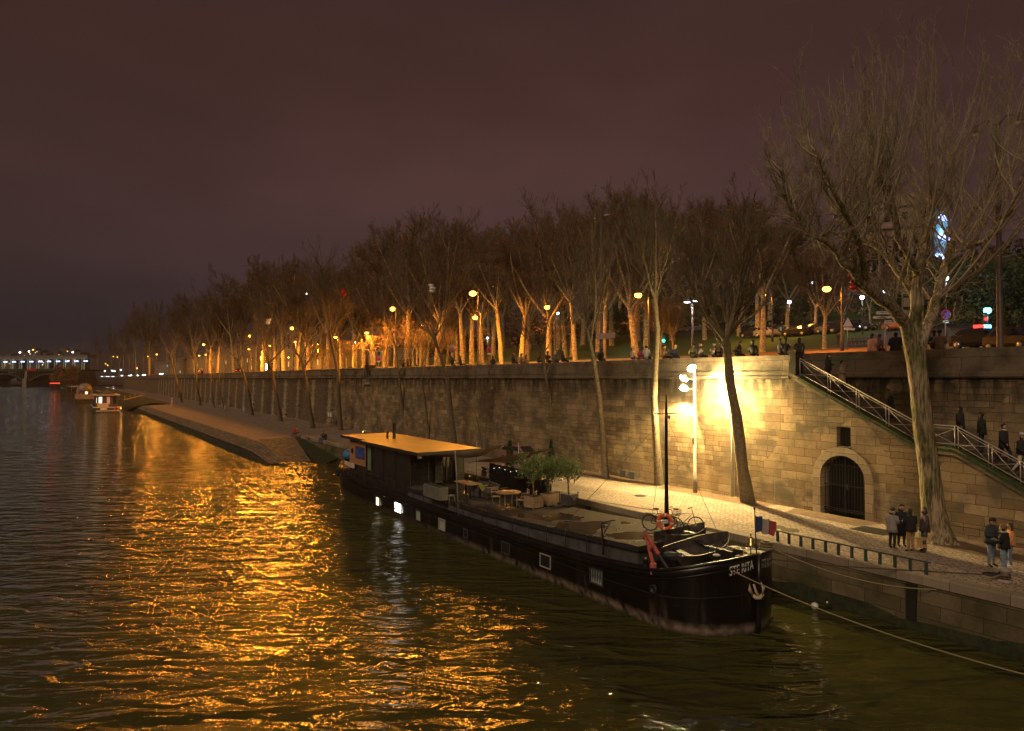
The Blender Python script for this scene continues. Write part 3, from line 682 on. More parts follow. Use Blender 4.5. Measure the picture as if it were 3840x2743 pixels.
def twiggy(br, pts, L, r, lvl, rg, per, up, wig, leaves=None, ang=(.35, .8), leafp=0, start=.15, rmin=.012, decay=.55, leaf=.09):
    """side shoots along a branch, recursively"""
    k = len(pts)
    for j in range(per[0]):
        f = rg.uniform(start, 1) * (k - 1.001); i = int(f); q = pts[i].lerp(pts[i + 1], f - i); d = (pts[i + 1] - pts[i]).normalized()
        d = side(d, rg.uniform(*ang), rg); l = L * rg.uniform(.55, 1.1) * (1.15 - .5 * f / (k - 1))
        rr = max(rmin, r * (1 - .45 * f / (k - 1)))
        last = len(per) == 1
        sp = grow(br, q, d, l, rr, rmin * .7, 3 if last else 4, 3, rg, up, wig)
        if leaves is not None and rg.random() < leafp:
            for _ in range(2):
                c = sp[rg.randrange(1, len(sp))] + rv3(rg, .12); a = rv3(rg).normalized() * leaf; b = a.cross(rv3(rg)).normalized() * leaf
                leaves += [tuple(c - a), tuple(c - b), tuple(c + a), tuple(c + b)]
        if not last: twiggy(br, sp, l * decay, rr * .6, lvl + 1, rg, per[1:], up, wig, leaves, ang, leafp, .2, rmin, decay, leaf)
def trunk_mesh(pts, rs, name, mat, parent, n=12, seed=0, knots=True):
    rg = random.Random(seed); b = MB(); P = []; Rr = []
    for i in range(len(pts) - 1):
        for j in range(3): P.append(pts[i].lerp(pts[i + 1], j / 3)); Rr.append(lerp(rs[i], rs[i + 1], j / 3) * rg.uniform(.95, 1.06))
    P.append(pts[-1]); Rr.append(rs[-1])
    vs = []; k = len(P); ph = [rg.uniform(0, 6) for _ in range(3)]
    for i, p in enumerate(P):
        for j in range(n):
            a = 2 * math.pi * j / n; q = 1 + .06 * math.sin(3 * a + ph[0] + i * .2) + .05 * math.sin(5 * a + ph[1] - i * .3)
            vs.append(p + Vector((math.cos(a), math.sin(a), 0)) * Rr[i] * q)
    fs = [(i * n + j, i * n + (j + 1) % n, i * n + n + (j + 1) % n, i * n + n + j) for i in range(k - 1) for j in range(n)]
    b.add(vs, fs, 0, True); return b.build(name, mat, parent)
# ---- park and street plane trees: six shapes, copied
PT = []; PTH = 24.0; PH = []
def plane_tree(idx, fork, lean, r, bare, twm, leafp, limbs):
    rg = random.Random(100 + idx); root = thing('plane_tree', (0, 0, 0), 0, 'x', 'tree')
    top = Vector((lean, rg.uniform(-.3, .3), fork)); pts = [Vector((0, 0, -.6)), Vector((0, 0, .3)), Vector((lean * .3, 0, fork * .4)), top]
    trunk_mesh(pts, [r * 1.35, r * 1.1, r * .9, r * .72], 'trunk', M['bark'], root, 10, idx)
    limb = Br(); br = Br(); lv = []
    a0 = rg.uniform(0, 6)
    for i in range(limbs):
        a = a0 + i * 2 * math.pi / limbs + rg.uniform(-.3, .3); tl = rg.uniform(.28, .75)
        d = Vector((math.cos(a) * math.sin(tl), math.sin(a) * math.sin(tl), math.cos(tl)))
        L = (PTH - fork) * rg.uniform(.62, .84); lp = grow(limb, top - Vector((0, 0, rg.uniform(0, .8))), d, L, r * .5, .06, 7, 6, rg, .07, .07)
        for j in range(9):
            f = rg.uniform(.12, 1) * 5.99; i_ = int(f); q = lp[i_].lerp(lp[i_ + 1], f - i_); dd = side((lp[i_ + 1] - lp[i_]).normalized(), rg.uniform(.35, .9), rg)
            l = rg.uniform(3.0, 5.6) * (1.15 - .07 * f); sp = grow(br, q, dd, l, .09 * (1 - f / 9), .03, 5, 4, rg, .10, .09)
            twiggy(br, sp, 2.3, .04, 0, rg, (10, 8), .10, .14, lv, (.3, .9), leafp, .1, .017, .6)
        twiggy(br, lp, 3.0, .05, 0, rg, (7, 6), .1, .12, lv, (.3, .8), leafp, .5, .017, .6)
    V, Q = limb.arrays(); me = npmesh('limbs', V, Q, [M['bark']]); o = bpy.data.objects.new('limbs', me); COL.objects.link(o); setparent(o, root)
    crown_obj('crown', br, [twm, M['leafdry']], root, lv)
    # leafy sucker sprouts round the trunk, caught by the lamps
    if bare:
        b2 = Br(); l2 = []
        for _ in range(14):
            a = rg.uniform(0, 6.3); z = rg.uniform(fork * .55, fork * .98); q = Vector((lean * z / fork, 0, z)); d = Vector((math.cos(a), math.sin(a), -.1))
            sp = grow(b2, q, d, rg.uniform(1.2, 2.2), .035, .015, 5, 4, rg, .05, .25); twiggy(b2, sp, .8, .018, 0, rg, (5,), .05, .25, l2, (.4, 1.1), .9, .3, .012, leaf=.08)
        crown_obj('sprouts', b2, [M['bark'], M['leafdry']], root, l2)
    zs_=np.concatenate([np.array([v.co.z for v in k.data.vertices]) for k in kids(root) if k.name.startswith('crown')]); root['h']=float(np.percentile(zs_,99.6)); PH.append(root['h']); del root['h']
    return root
for idx, a in enumerate(((8.0, .5, .42, 0, M['twig_far'], .30, 6), (6.5, -.4, .46, 1, M['twig_far'], .25, 5), (9.5, .8, .38, 0, M['twig_far'], .4, 5), (7.2, -.9, .5, 1, M['twig'], .15, 6), (5.5, .2, .36, 0, M['twig_far'], .3, 7))):
    PT.append(plane_tree(idx, *a))
# a low leafy young tree whose dry leaves catch the lamps
def young_tree():
    rg = random.Random(9); root = thing('young_tree', (0, 0, 0), 0, 'x', 'tree'); trunk_mesh([Vector((0, 0, -.4)), Vector((.05, 0, 1.4)), Vector((.1, .05, 3.0))], [.11, .09, .06], 'trunk', M['bark'], root, 8, 3)
    br = Br(); lv = []
    for i in range(11):
        a = rg.uniform(0, 6.28); tl = rg.uniform(.2, 1.15); sp = grow(br, Vector((.08, .03, rg.uniform(2.0, 3.0))), Vector((math.cos(a) * math.sin(tl), math.sin(a) * math.sin(tl), math.cos(tl))), rg.uniform(2.6, 4.4), .045, .014, 6, 4, rg, .04, .16)
        twiggy(br, sp, 1.6, .02, 0, rg, (9, 5), .02, .22, lv, (.4, 1.1), .22, .15, .011, .6, .075)
    crown_obj('crown', br, [M['twig'], M['leafdry']], root, lv); return root
YT = young_tree(); YF = True
for u, T, sc, lab in ((1214, 14, 1.0, 'low leafy young tree with glinting leaves left of the forked lit trunk'), (1300, 13, 1.15, 'leafy young tree right of the forked lit trunk'), (1388, 14, 1.3, 'brightest golden leafy tree under a sodium lamp'), (1476, 13, 1.35, 'leafy twigged tree under the free hanging lamp'),
                      (1562, 16, 1.2, 'reddish leafy tree left of the slim orange trunk'), (1598, 15, 1.1, 'second reddish leafy tree by the slanting trunk'), (1655, 16, 1.0, 'leafy low tree right of the tall crooked lit tree'), (1168, 14, 1.0, 'leafy young tree before the yellow house front')):
    p = pt(u, 1400, -T); s_ = toST(Vector((p.x, p.y, 0)))[0]; lc = (p.x, p.y, zt(T, s_))
    if YF: o = YT; YF = False; o.location = lc; o['label'] = lab; o.scale = (sc,) * 3
    else: o = copy_tree(YT, None, lc, u * .37, lab, sc)
    o['group'] = 'leafy young trees behind the parapet'
# the dark wooded slope closing the view between the trunks
rg = random.Random(55); Vw = []
for _ in range(42000):
    s_ = rg.uniform(10, 900) ; T = 118 + 9 * rg.gauss(0, 1) * .5; top = 11 + 3 * math.sin(s_ * .09) + 2 * math.sin(s_ * .23 + 1); z = zt(T, s_) + top * rg.random() ** .8
    sz = rg.uniform(.35, .8) * (1 + s_ / 700); c = S(s_, -T, z); a = rv3(rg).normalized() * sz; b_ = a.cross(rv3(rg)).normalized() * sz * .6; Vw += [tuple(c - a), tuple(c - b_), tuple(c + a), tuple(c + b_)]
Vw = np.array(Vw); me = npmesh('distant_wood', Vw, np.arange(len(Vw)).reshape(-1, 4), [pmat('dark_thicket', (.045, .03, .018), .95, var=.4, sc=.3)], None, False); o = bpy.data.objects.new('distant_wood', me); COL.objects.link(o); tag(o, kind='stuff')
FIRST = [True] * len(PT)
def place_tree(i, loc, rz, sc, lab, group, sxy=None):
    q = (sxy or sc, sxy or sc, sc)
    if FIRST[i]:
        FIRST[i] = False; o = PT[i]; o.location = loc; o.rotation_euler = (0, 0, rz); o.scale = q; o['label'] = lab
    else: o = copy_tree(PT[i], None, loc, rz, lab, q)
    if group: o['group'] = group
    return o
SKY_ = [(150, 1330), (280, 1275), (400, 1200), (560, 1110), (650, 1080), (780, 1100), (900, 1000), (1000, 950), (1100, 965), (1200, 975), (1300, 975), (1400, 860), (1500, 800), (1650, 790), (1750, 835), (1900, 830), (2000, 790), (2200, 740), (2350, 690), (2450, 690), (2550, 745), (2700, 720), (2850, 700), (2950, 800), (3120, 880), (3200, 1010), (3600, 1020), (3720, 900), (3840, 900), (4200, 880)]
def treeat(u, T, i, lab, group, vtop=None, f=1.0, rz=None):
    p = pt(u, 1400, -T); s_, _ = toST(Vector((p.x, p.y, 0))); z0 = zt(T, s_)
    vt = vtop if vtop is not None else interp(u, SKY_) + 18
    ztop_ = pd(u, vt, p.y).z; sc = max(.35, (ztop_ - z0) / PH[i]) * f
    w = min(1.25, max(.8, sc)) if sc > .8 else sc
    return place_tree(i, (p.x, p.y, z0), rz if rz is not None else u * .7 % 6.28, sc, lab, group, w)
# street row whose trunks the sodium lamps light up: (u, T, shape, top v, label)
G2_ = 'plane trees lining the embankment street'
ROW = [(1063, 19, 0, None, 'thick dark plane trunk just left of the yellow lit house front'), (1113, 15, 2, 1050, 'slim plane tree in front of the yellow lit house front'), (1158, 21, 1, 1030, 'dull plane trunk right of the yellow lit house front'),
       (1228, 17, 0, None, 'broad yellow lit plane trunk left of the forked lit trunk'), (1283, 22, 1, 1000, 'yellow lit plane tree forking low under the street lamp'), (1326, 19, 2, 1010, 'curved plane trunk lit down its left edge right of the forked trunk'),
       (1365, 24, 1, 1000, 'leafy lit plane tree left of the small park lamp'), (1403, 17, 2, 980, 'slim bright yellow plane trunk above the wall pilaster'), (1443, 16, 4, 1010, 'thin kinked plane trunk right of the wall pilaster'),
       (1455, 30, 4, 1020, 'thin dark trunk directly behind the kinked lit one'), (1528, 15, 0, None, 'thick plane trunk lit on its right behind the seated couple'), (1549, 32, 4, 1050, 'thin rusty young tree on the lawn behind the seated couple'),
       (1580, 26, 2, 1010, 'slim orange lit tree on the lawn with reddish leaves'), (1604, 24, 4, 1030, 'slanting slim orange lit trunk beside the reddish leaves'), (1639, 13, 3, 830, 'tall bright plane tree with a crooked lit limb'),
       (1678, 30, 4, 1040, 'young slender tree on the lawn right of the crooked limb'), (1735, 20, 2, 880, 'plane trunk left of the two close broad trunks'), (1770, 23, 0, 850, 'broad tapering plane trunk lit yellow from its left'),
       (1805, 24, 1, 840, 'brightest yellow plane trunk with a lamp at its fork'), (1880, 20, 2, 850, 'plane trunk lit only along its left side right of the lamp'), (1956, 22, 0, 850, 'dull yellow plane trunk leaning left near the hatted people'),
       (2057, 24, 1, 820, 'plane tree with wide arms fork right below a sodium lamp'), (2157, 23, 2, 800, 'narrow lit plane trunk left of the dark double lamp mast'), (2262, 24, 0, 780, 'lit plane trunk forking directly behind the dark mast'),
       (2386, 23, 3, 740, 'bright bare plane trunk ringed with lit sprouts'), (2860, 30, 0, 730, 'brown plane tree on the verge left of the arrow signs'), (3092, 36, 4, 830, 'small plane tree by the parked scooters'),
       (2480, 34, 4, 1070, 'spreading small tree with orange lit twigs by the green signal'), (2525, 33, 4, 1090, 'low orange lit sapling right of the green signal')]
for u, T, i, vt, lab in ROW: treeat(u, max(T, 17), i, lab, G2_, vt)
GL = 'plane trees of the far street row, dark against the lit fronts'
for u, T, i, vt, lab in [(560, 14, 1, None, 'far dark tree beside the leftmost street lamps'), (648, 18, 2, None, 'far dark tree left of the bright double lamps'), (732, 14, 0, None, 'dark thick trunk right behind a bright sodium lamp'), (788, 16, 3, 1090, 'dark trunk right of the bright sodium lamp'), (817, 19, 0, None, 'dark trunk before the glowing yellow foliage'),
                         (875, 15, 2, 1040, 'dark slim trunk in front of the yellow house walls'), (908, 20, 1, 1000, 'dark leaning trunk before the yellow house walls'), (985, 17, 3, None, 'dark trunk left of the red shop light'), (1030, 22, 0, 960, 'dull trunk between the shop light and the house front')]:
    treeat(u, T, i, lab, GL, vt)
rnd = random.Random(77)
for u in list(range(175, 560, 48)):
    treeat(u, rnd.uniform(12, 30), rnd.randrange(5), 'dense dark reddish tree at the far end of the embankment, receding to the bridge', 'dark trees at the far end of the embankment', rz=rnd.uniform(0, 6))
for row, (T, step, dv) in enumerate(((36, 130, 25), (56, 105, 30), (85, 115, 20), (120, 125, 0), (42, 145, 90))):
    u = 430 + 37 * row
    while u < 4150:
        if not (row in (0, 4) and u > 2500): treeat(u + rnd.uniform(-25, 25), T + rnd.uniform(-5, 5), rnd.randrange(3) if row < 4 else rnd.randrange(5), 'tall brown bare tree crowded together in the dark park behind the lamps', 'crowded brown park trees behind the street lamps', interp(u, SKY_) + dv + rnd.uniform(0, 60), rz=rnd.uniform(0, 6))
        u += step * rnd.uniform(.85, 1.15)
# ---- evergreen masses at right
def leafy_tree(name, root_loc, trunk_h, centers, n, mat, lab, cat, size=.16, group=None, seed=1, tr=.25):
    rg = random.Random(seed); r = thing(name, root_loc, 0, lab, cat, group)
    MB().tube([(0, 0, -.3), (0, 0, trunk_h * .5), (.1, 0, trunk_h)], [tr, tr * .8, tr * .5], 8).build('trunk', M['bark_dark'], r)
    br = Br(); lv = []
    for c, rad in centers:
        grow(br, Vector((0, 0, trunk_h * .8)), Vector(c) - Vector((0, 0, trunk_h * .8)), (Vector(c) - Vector((0, 0, trunk_h * .8))).length, tr * .4, .02, 4, 5, rg, 0, .05)
    w = [a[1][0] * a[1][1] * a[1][2] for a in centers]
    for k_ in range(n):
        c, rad = rg.choices(centers, w)[0]; q = rv3(rg).normalized() * (rg.random() ** .45)
        p = Vector((c[0] + q.x * rad[0], c[1] + q.y * rad[1], c[2] + q.z * rad[2])); sz = size * rg.uniform(.5, 1.2); a = rv3(rg).normalized() * sz; b_ = a.cross(rv3(rg)).normalized() * sz * .5
        lv += [tuple(p - a), tuple(p - b_), tuple(p + a), tuple(p + b_)]
    crown_obj('crown', br, [M['bark_dark'], mat], r, lv); return r
EG = pmat('evergreen_leaf', (.035, .06, .022), .7, var=.5, sc=2)
for k_, (u, T, h, w, lab) in enumerate(((3660, 52, 8, 5, 'dense evergreen tree lit teal beside the blue beacon'), (3770, 50, 7, 4.5, 'dark evergreen shrub mass behind the tall brown mast'), (3900, 48, 8, 5, 'dark evergreen mass at the right picture edge'), (3480, 66, 4.5, 5, 'dark evergreen behind the fork of the big tree'),
                                    (3330, 70, 5, 5, 'dark evergreen beyond the arrow signs'), (3000, 74, 9, 6, 'dark evergreen above the parked cars'), (2620, 80, 9, 7, 'dark evergreen above the left parked cars'), (2330, 66, 7, 4, 'green lit shrub behind the pale park lamps'), (1700, 75, 8, 5, 'greenish tree by the white park lamp'))):
    p = pt(u, 1400, -T); s_, _ = toST(Vector((p.x, p.y, 0))); z0 = zt(T, s_); rg = random.Random(k_)
    cs = [((rg.uniform(-w, w) * .6, rg.uniform(-2, 2), h * rg.uniform(.35, .85)), (w * rg.uniform(.35, .6), w * .4, h * rg.uniform(.16, .28))) for _ in range(8)] + [((0, 0, h * .35), (w, w * .6, h * .35))]
    leafy_tree('evergreen_tree', (p.x, p.y, z0), h * .5, cs, 5000, EG, lab, 'tree', .22, 'evergreens in the park', k_)
p = pd(244, 1430, 560); rg = random.Random(4)
cs = [((rg.uniform(-9, 9), 0, rg.uniform(4, 15)), (4.5, 4, 4.5)) for _ in range(12)] + [((0, 0, 7), (12, 6, 7))]
leafy_tree('willow_tree', (p.x, p.y, 1.5), 9, cs, 9000, pmat('willow_leaf', (.25, .15, .05), .8, sc=.3), 'round olive brown willow at the right end of the far bridge', 'tree', .8, None, 9, .8)
# ---- quay trees: traced trunks + upswept bare crowns
def quay_tree(lab, pxs, t0, rad, vtop, spread, seed, nl=6, dens=1.0, mat=None, tw=None, extra=None):
    """pxs: trunk centre line in the photograph, base first; t0: distance of the base from the wall; the stem leans to the river"""
    rg = random.Random(seed); base = pz(pxs[0][0], pxs[0][1], 1.9)
    r = thing('quay_tree', base, 0, lab, 'tree', 'bare trees along the foot of the embankment wall')
    pts = []; n = len(pxs)
    for i, (u, v) in enumerate(pxs): pts.append(pd(u, v, base.y * (1 - .012 * i)) - base if i else Vector((0, 0, -.1)))
    rs = [rad * (1.25 if i == 0 else 1) * (1 - .45 * i / (n - 1)) for i in range(n)]
    trunk_mesh(pts, rs, 'trunk', mat or M['bark_dark'], r, 10, seed)
    top = pts[-1]; zt_ = pd(pxs[-1][0], vtop, base.y).z - base.z; Hc = zt_ - top.z
    limb = Br(); br = Br(); a0 = rg.uniform(0, 6)
    for i in range(nl):
        a = a0 + i * 6.283 / nl + rg.uniform(-.4, .4); tl = rg.uniform(.35, .8) * spread
        d = Vector((math.cos(a) * math.sin(tl), math.sin(a) * math.sin(tl), math.cos(tl)))
        st = top if i < nl - 2 else pts[-2].lerp(top, rg.uniform(.1, .8))
        L = Hc * rg.uniform(.62, .86); lp = grow(limb, st, d, L, rs[-1] * rg.uniform(.45, .7), .02, 8, 6, rg, .11, .05)
        twiggy(br, lp, L * .42, rs[-1] * .3, 0, rg, (int(10 * dens), int(5 * dens), 4), .13, .08, None, (.3, .75), 0, .12, .011, .5)
    V, Q = limb.arrays(); me = npmesh('limbs', V, Q, [mat or M['bark_dark']]); o = bpy.data.objects.new('limbs', me); COL.objects.link(o); setparent(o, r)
    crown_obj('crown', br, [tw or M['twig']], r)
    return r
quay_tree('farthest small bare quay tree, leftmost by the overgrown bank', [(682, 1508), (668, 1450), (650, 1385), (640, 1335)], 5, .27, 1110, 1.0, 1)
quay_tree('second bare quay tree from the left, before the quoin strips', [(752, 1519), (738, 1450), (734, 1400), (730, 1330)], 4, .30, 1090, 1.05, 2)
quay_tree('very thin straight quay sapling between the far trees', [(803, 1528), (796, 1470), (790, 1420)], 4, .12, 1230, .6, 3, 4, .5)
quay_tree('second thin sapling beside the low wall box', [(840, 1532), (830, 1480), (822, 1420)], 3, .12, 1210, .6, 4, 4, .5)
quay_tree('leaning quay tree left of the pink graffiti patch', [(945, 1556), (928, 1460), (912, 1400), (892, 1355)], 3, .30, 1030, 1.1, 5)
quay_tree('curving quay tree beside the pink graffiti patch', [(1053, 1577), (1035, 1480), (1020, 1390), (1008, 1365)], 3, .29, 1000, 1.1, 6)
quay_tree('quay tree left of the grey utility cabinets', [(1173, 1602), (1162, 1530), (1148, 1420), (1130, 1350)], 3, .30, 990, 1.1, 7)
quay_tree('straight thick quay tree right of the grey utility cabinets', [(1277, 1612), (1270, 1500), (1268, 1400), (1245, 1290), (1236, 1250)], 2, .30, 930, .95, 8, 7, 1.2)
quay_tree('slender quay tree behind the barge chimney', [(1523, 1640), (1512, 1560), (1500, 1450), (1487, 1310)], 2, .19, 960, .8, 9, 5, .8)
quay_tree('thin quay tree right of the barge chimney', [(1611, 1660), (1600, 1560), (1590, 1480), (1576, 1400)], 2, .14, 1130, .9, 10, 4, .7)
quay_tree('strong leaning quay tree rising behind the barge roof tip', [(1708, 1690), (1692, 1560), (1680, 1440), (1655, 1340), (1628, 1270)], 2, .25, 800, .95, 11, 7, 1.3)
quay_tree('bare shrubby sapling against the wall behind the canopy', [(1815, 1700), (1800, 1620), (1785, 1560)], 1.5, .06, 1330, .8, 12, 4, .7)
quay_tree('second shrubby sapling right of the first behind the canopy', [(1822, 1700), (1822, 1620), (1828, 1560)], 1.5, .05, 1350, .6, 13, 4, .7)
quay_tree('slender quay tree with wide low fork behind the olive trees', [(2088, 1735), (2078, 1640), (2062, 1500), (2048, 1420), (2036, 1330)], 1.2, .17, 900, 1.25, 14, 6, 1.0)
quay_tree('bare quay tree before the dark wall patch left of the shrub pots', [(2270, 1792), (2262, 1640), (2245, 1480), (2230, 1370), (2205, 1240)], 1.2, .23, 720, .85, 15, 7, 1.2)
quay_tree('pale knobbly quay tree left of the boat mast', [(2472, 1819), (2464, 1700), (2452, 1500), (2458, 1380), (2466, 1240), (2455, 1120)], .5, .26, 680, .8, 16, 7, 1.2)
quay_tree('strong quay tree right of the floodlight mast, its base in the light', [(2806, 1884), (2785, 1760), (2762, 1560), (2738, 1440), (2728, 1330), (2722, 1280)], .8, .34, 690, 1.05, 17, 8, 1.5)
# ---- the big tree
def ridged(name):
    m = bpy.data.materials.new(name); m.use_nodes = True; t = m.node_tree; b = t.nodes['Principled BSDF']; inp(b, 'Roughness', .95)
    tcn = nd(t, 'ShaderNodeTexCoord')
    def ns(sc, st, det, rg=.6):
        mpp = nd(t, 'ShaderNodeMapping'); mpp.inputs['Scale'].default_value = st; t.links.new(tcn.outputs['Object'], mpp.inputs[0]); n = nd(t, 'ShaderNodeTexNoise'); n.inputs['Scale'].default_value = sc; n.inputs['Detail'].default_value = det; n.inputs['Roughness'].default_value = rg; t.links.new(mpp.outputs[0], n.inputs[0]); return n.outputs[0]
    r = ns(11, (1, 1, .14), 4); r2 = ns(1.3, (1, 1, .6), 4)
    cr1 = nd(t, 'ShaderNodeValToRGB'); t.links.new(r, cr1.inputs[0]); cr1.color_ramp.elements[0].position = .38; cr1.color_ramp.elements[0].color = (.10, .075, .045, 1); cr1.color_ramp.elements[1].position = .60; cr1.color_ramp.elements[1].color = (.40, .31, .19, 1)
    cr2 = nd(t, 'ShaderNodeValToRGB'); t.links.new(r2, cr2.inputs[0]); cr2.color_ramp.elements[0].position = .45; cr2.color_ramp.elements[0].color = (1, 1, 1, 1); cr2.color_ramp.elements[1].position = .65; cr2.color_ramp.elements[1].color = (.42, .55, .28, 1)
    mx_ = nd(t, 'ShaderNodeMix', data_type='RGBA', blend_type='MULTIPLY'); mx_.inputs[0].default_value = 1; t.links.new(cr1.outputs[0], mx_.inputs[6]); t.links.new(cr2.outputs[0], mx_.inputs[7]); t.links.new(mx_.outputs[2], b.inputs['Base Color'])
    bp = nd(t, 'ShaderNodeBump'); bp.inputs['Strength'].default_value = 1; bp.inputs['Distance'].default_value = .09; t.links.new(r, bp.inputs['Height']); t.links.new(bp.outputs[0], b.inputs['Normal']); return m
def big_tree():
    rg = random.Random(42); base = pz(3520, 2030, 1.9); Y = base.y
    r = thing('big_tree', base, 0, 'huge ridged old tree with many upright bare shoots at the right', 'tree')
    def P(u, v, f=1.0): return pd(u, v, Y * f) - base
    tr = [Vector((0, 0, -.2)), P(3512, 1980), P(3500, 1900), P(3484, 1760), P(3463, 1620), P(3450, 1480), P(3436, 1370), P(3428, 1300)]
    rs = [.80, .54, .43, .385, .375, .37, .365, .42]; b = MB(); n = 36; vs = []; PP = []; RR = []
    for i in range(len(tr) - 1):
        for j in range(8): PP.append(tr[i].lerp(tr[i + 1], j / 8)); RR.append(lerp(rs[i], rs[i + 1], j / 8))
    PP.append(tr[-1]); RR.append(rs[-1])
    for i, p in enumerate(PP):
        fl = max(0, 1 - i / 10)
        for j in range(n):
            a = 6.2832 * j / n; ridge = 1 + .035 * math.sin(13 * a + .5 * math.sin(i * .45)) + .05 * math.sin(3 * a + i * .06) + rg.uniform(-.012, .012) + fl * .34 * max(0, math.sin(5 * a + .8)) ** 2
            vs.append(p + Vector((math.cos(a), math.sin(a), 0)) * RR[i] * ridge)
    b.add(vs, [(i * n + j, i * n + (j + 1) % n, i * n + n + (j + 1) % n, i * n + n + j) for i in range(len(PP) - 1) for j in range(n)], 0, True)
    bk_ = ridged('ridged_bark')
    b.build('trunk', bk_, r)
    for q in ((3445, 1960, .10), (3580, 2010, .12), (3660, 2035, .09)):
        e = P(q[0], q[1] + 60); MB().tube([Vector((0, 0, .35)), e * .5 + Vector((0, 0, .12)), e * 1.0 + Vector((0, 0, .0))], [.3, .16, .05], 7).build('root', bk_, r)
    limb = Br(); br = Br(); L_ = []
    def L(pts, r0, r1, n=10):
        # resample traced points smoothly
        out = []
        for i in range(len(pts) - 1):
            for j in range(4): out.append(pts[i].lerp(pts[i + 1], j / 4) + rv3(rg, .03))
        out.append(pts[-1]); limb.add(out, r0, r1, n); L_.append((out, r0, r1)); return out
    t0 = tr[-1]
    A = L([t0 - Vector((0, 0, .6)), P(3402, 1221, .99), P(3342, 1151, .97), P(3251, 1085, .95), P(3176, 990, .93), P(3126, 930, .92)], .30, .16)
    B = L([t0 - Vector((0, 0, .4)), P(3437, 1180), P(3432, 1090), P(3448, 980), P(3480, 813, 1.02), P(3526, 711, 1.04)], .28, .11)
    C_ = L([t0 - Vector((0, 0, .4)), P(3480, 1230), P(3510, 1140, 1.02), P(3545, 1000, 1.05), P(3574, 900, 1.07), P(3662, 779, 1.1)], .27, .11)
    A2 = L([A[-1], P(3040, 880, .90), P(2970, 790, .88), P(2930, 640, .86)], .15, .06, 7)
    A3 = L([A[12], P(3200, 850, .88), P(3120, 700, .85), P(3060, 560, .84)], .13, .05, 7)
    B2 = L([B[10], P(3370, 900, .95), P(3330, 700, .92), P(3300, 660, .92)], .15, .09, 7)
    B3 = L([B[6], P(3300, 930, 1.08), P(3200, 900, 1.12), P(3120, 780, 1.15)], .14, .05, 7)
    C2 = L([C_[14], P(3700, 900, 1.0), P(3780, 800, .97), P(3850, 600, .95)], .13, .05, 7)
    C3 = L([C_[9], P(3640, 1040, 1.1), P(3760, 940, 1.15), P(3880, 800, 1.2)], .12, .05, 7)
    D1 = L([A[14], P(3180, 870, .97), P(3180, 740, 1.0)], .12, .06, 7)
    # long upright shoots rising off the limbs
    ztp = {'l': 560, 'm': 150}
    for pts, k_, st in ((A, 13, .35), (A2, 20, .05), (A3, 14, .1), (B, 20, .35), (B2, 13, .2), (B3, 14, .1), (C_, 18, .35), (C2, 16, .05), (C3, 14, .05), (D1, 12, .1)):
        n_ = len(pts)
        for _ in range(k_):
            f = rg.uniform(st, 1) * (n_ - 1.01); i = int(f); q = pts[i].lerp(pts[i + 1], f - i)
            X = q.x; # crown outline: lower to the left
            w = (q + base); u_ = CX + w.x / w.y * F
            vt = interp(u_, [(2850, 720), (2900, 560), (2960, 420), (3050, 330), (3150, 210), (3300, 150), (3500, 100), (3700, 120), (3840, 150), (4000, 260)])
            Hm = pd(u_, vt, w.y).z - w.z
            L1 = Hm * rg.uniform(.55, 1.0)
            a = rg.uniform(0, 6.283); d = Vector((math.cos(a) * .75, math.sin(a) * .75, rg.uniform(.25, .9)))
            sp = grow(br, q, d, L1, rg.uniform(.032, .050), .010, 9, 5, rg, .26, .05)
            twiggy(br, sp, L1 * .30, .022, 0, rg, (7, 4), .16, .09, None, (.35, .8), 0, .12, .009, .45)
        twiggy(br, pts, 2.2, .03, 0, rg, (10, 6, 3), .03, .16, None, (.5, 1.3), 0, .1, .009, .5)   # low drooping twigs
    V, Q = limb.arrays(); me = npmesh('limbs', V, Q, [bk_]); o = bpy.data.objects.new('limbs', me); COL.objects.link(o); setparent(o, r)
    crown_obj('crown', br, [M['twig_big']], r)
big_tree()
for k_, (u, v, Y, lab) in enumerate(((3200, 1025, 27.5, 'shredded red plastic caught in the lower left limb of the big tree'), (1288, 1100, 88, 'small red balloon caught in a bare quay tree'), (1618, 1072, 70, 'torn white plastic bag snagged high in a quay tree'), (1010, 1200, 108, 'faint white plastic strip hanging in a quay tree above the wall'))):
    rg = random.Random(k_ + 5); b = MB(); sz = (.38, .4, .55, .6)[k_]
    for j in range(3 if k_ != 1 else 1):
        c = Vector((rg.uniform(-.3, .3), rg.uniform(-.1, .1), -j * .28)) if k_ != 1 else Vector()
        b.ell(c, (sz * .7, sz * .3, sz * .3) if k_ != 1 else (.4, .4, .55), 9, 6, fn=lambda q: q * (1 + .35 * math.sin(q.x * 9 + q.z * 7 + k_)))
    tag(b.build('plastic_bag' if k_ != 1 else 'balloon', M['redb'] if k_ < 2 else M['white'], None, pd(u, v, Y)), lab, 'plastic bag' if k_ != 1 else 'balloon')
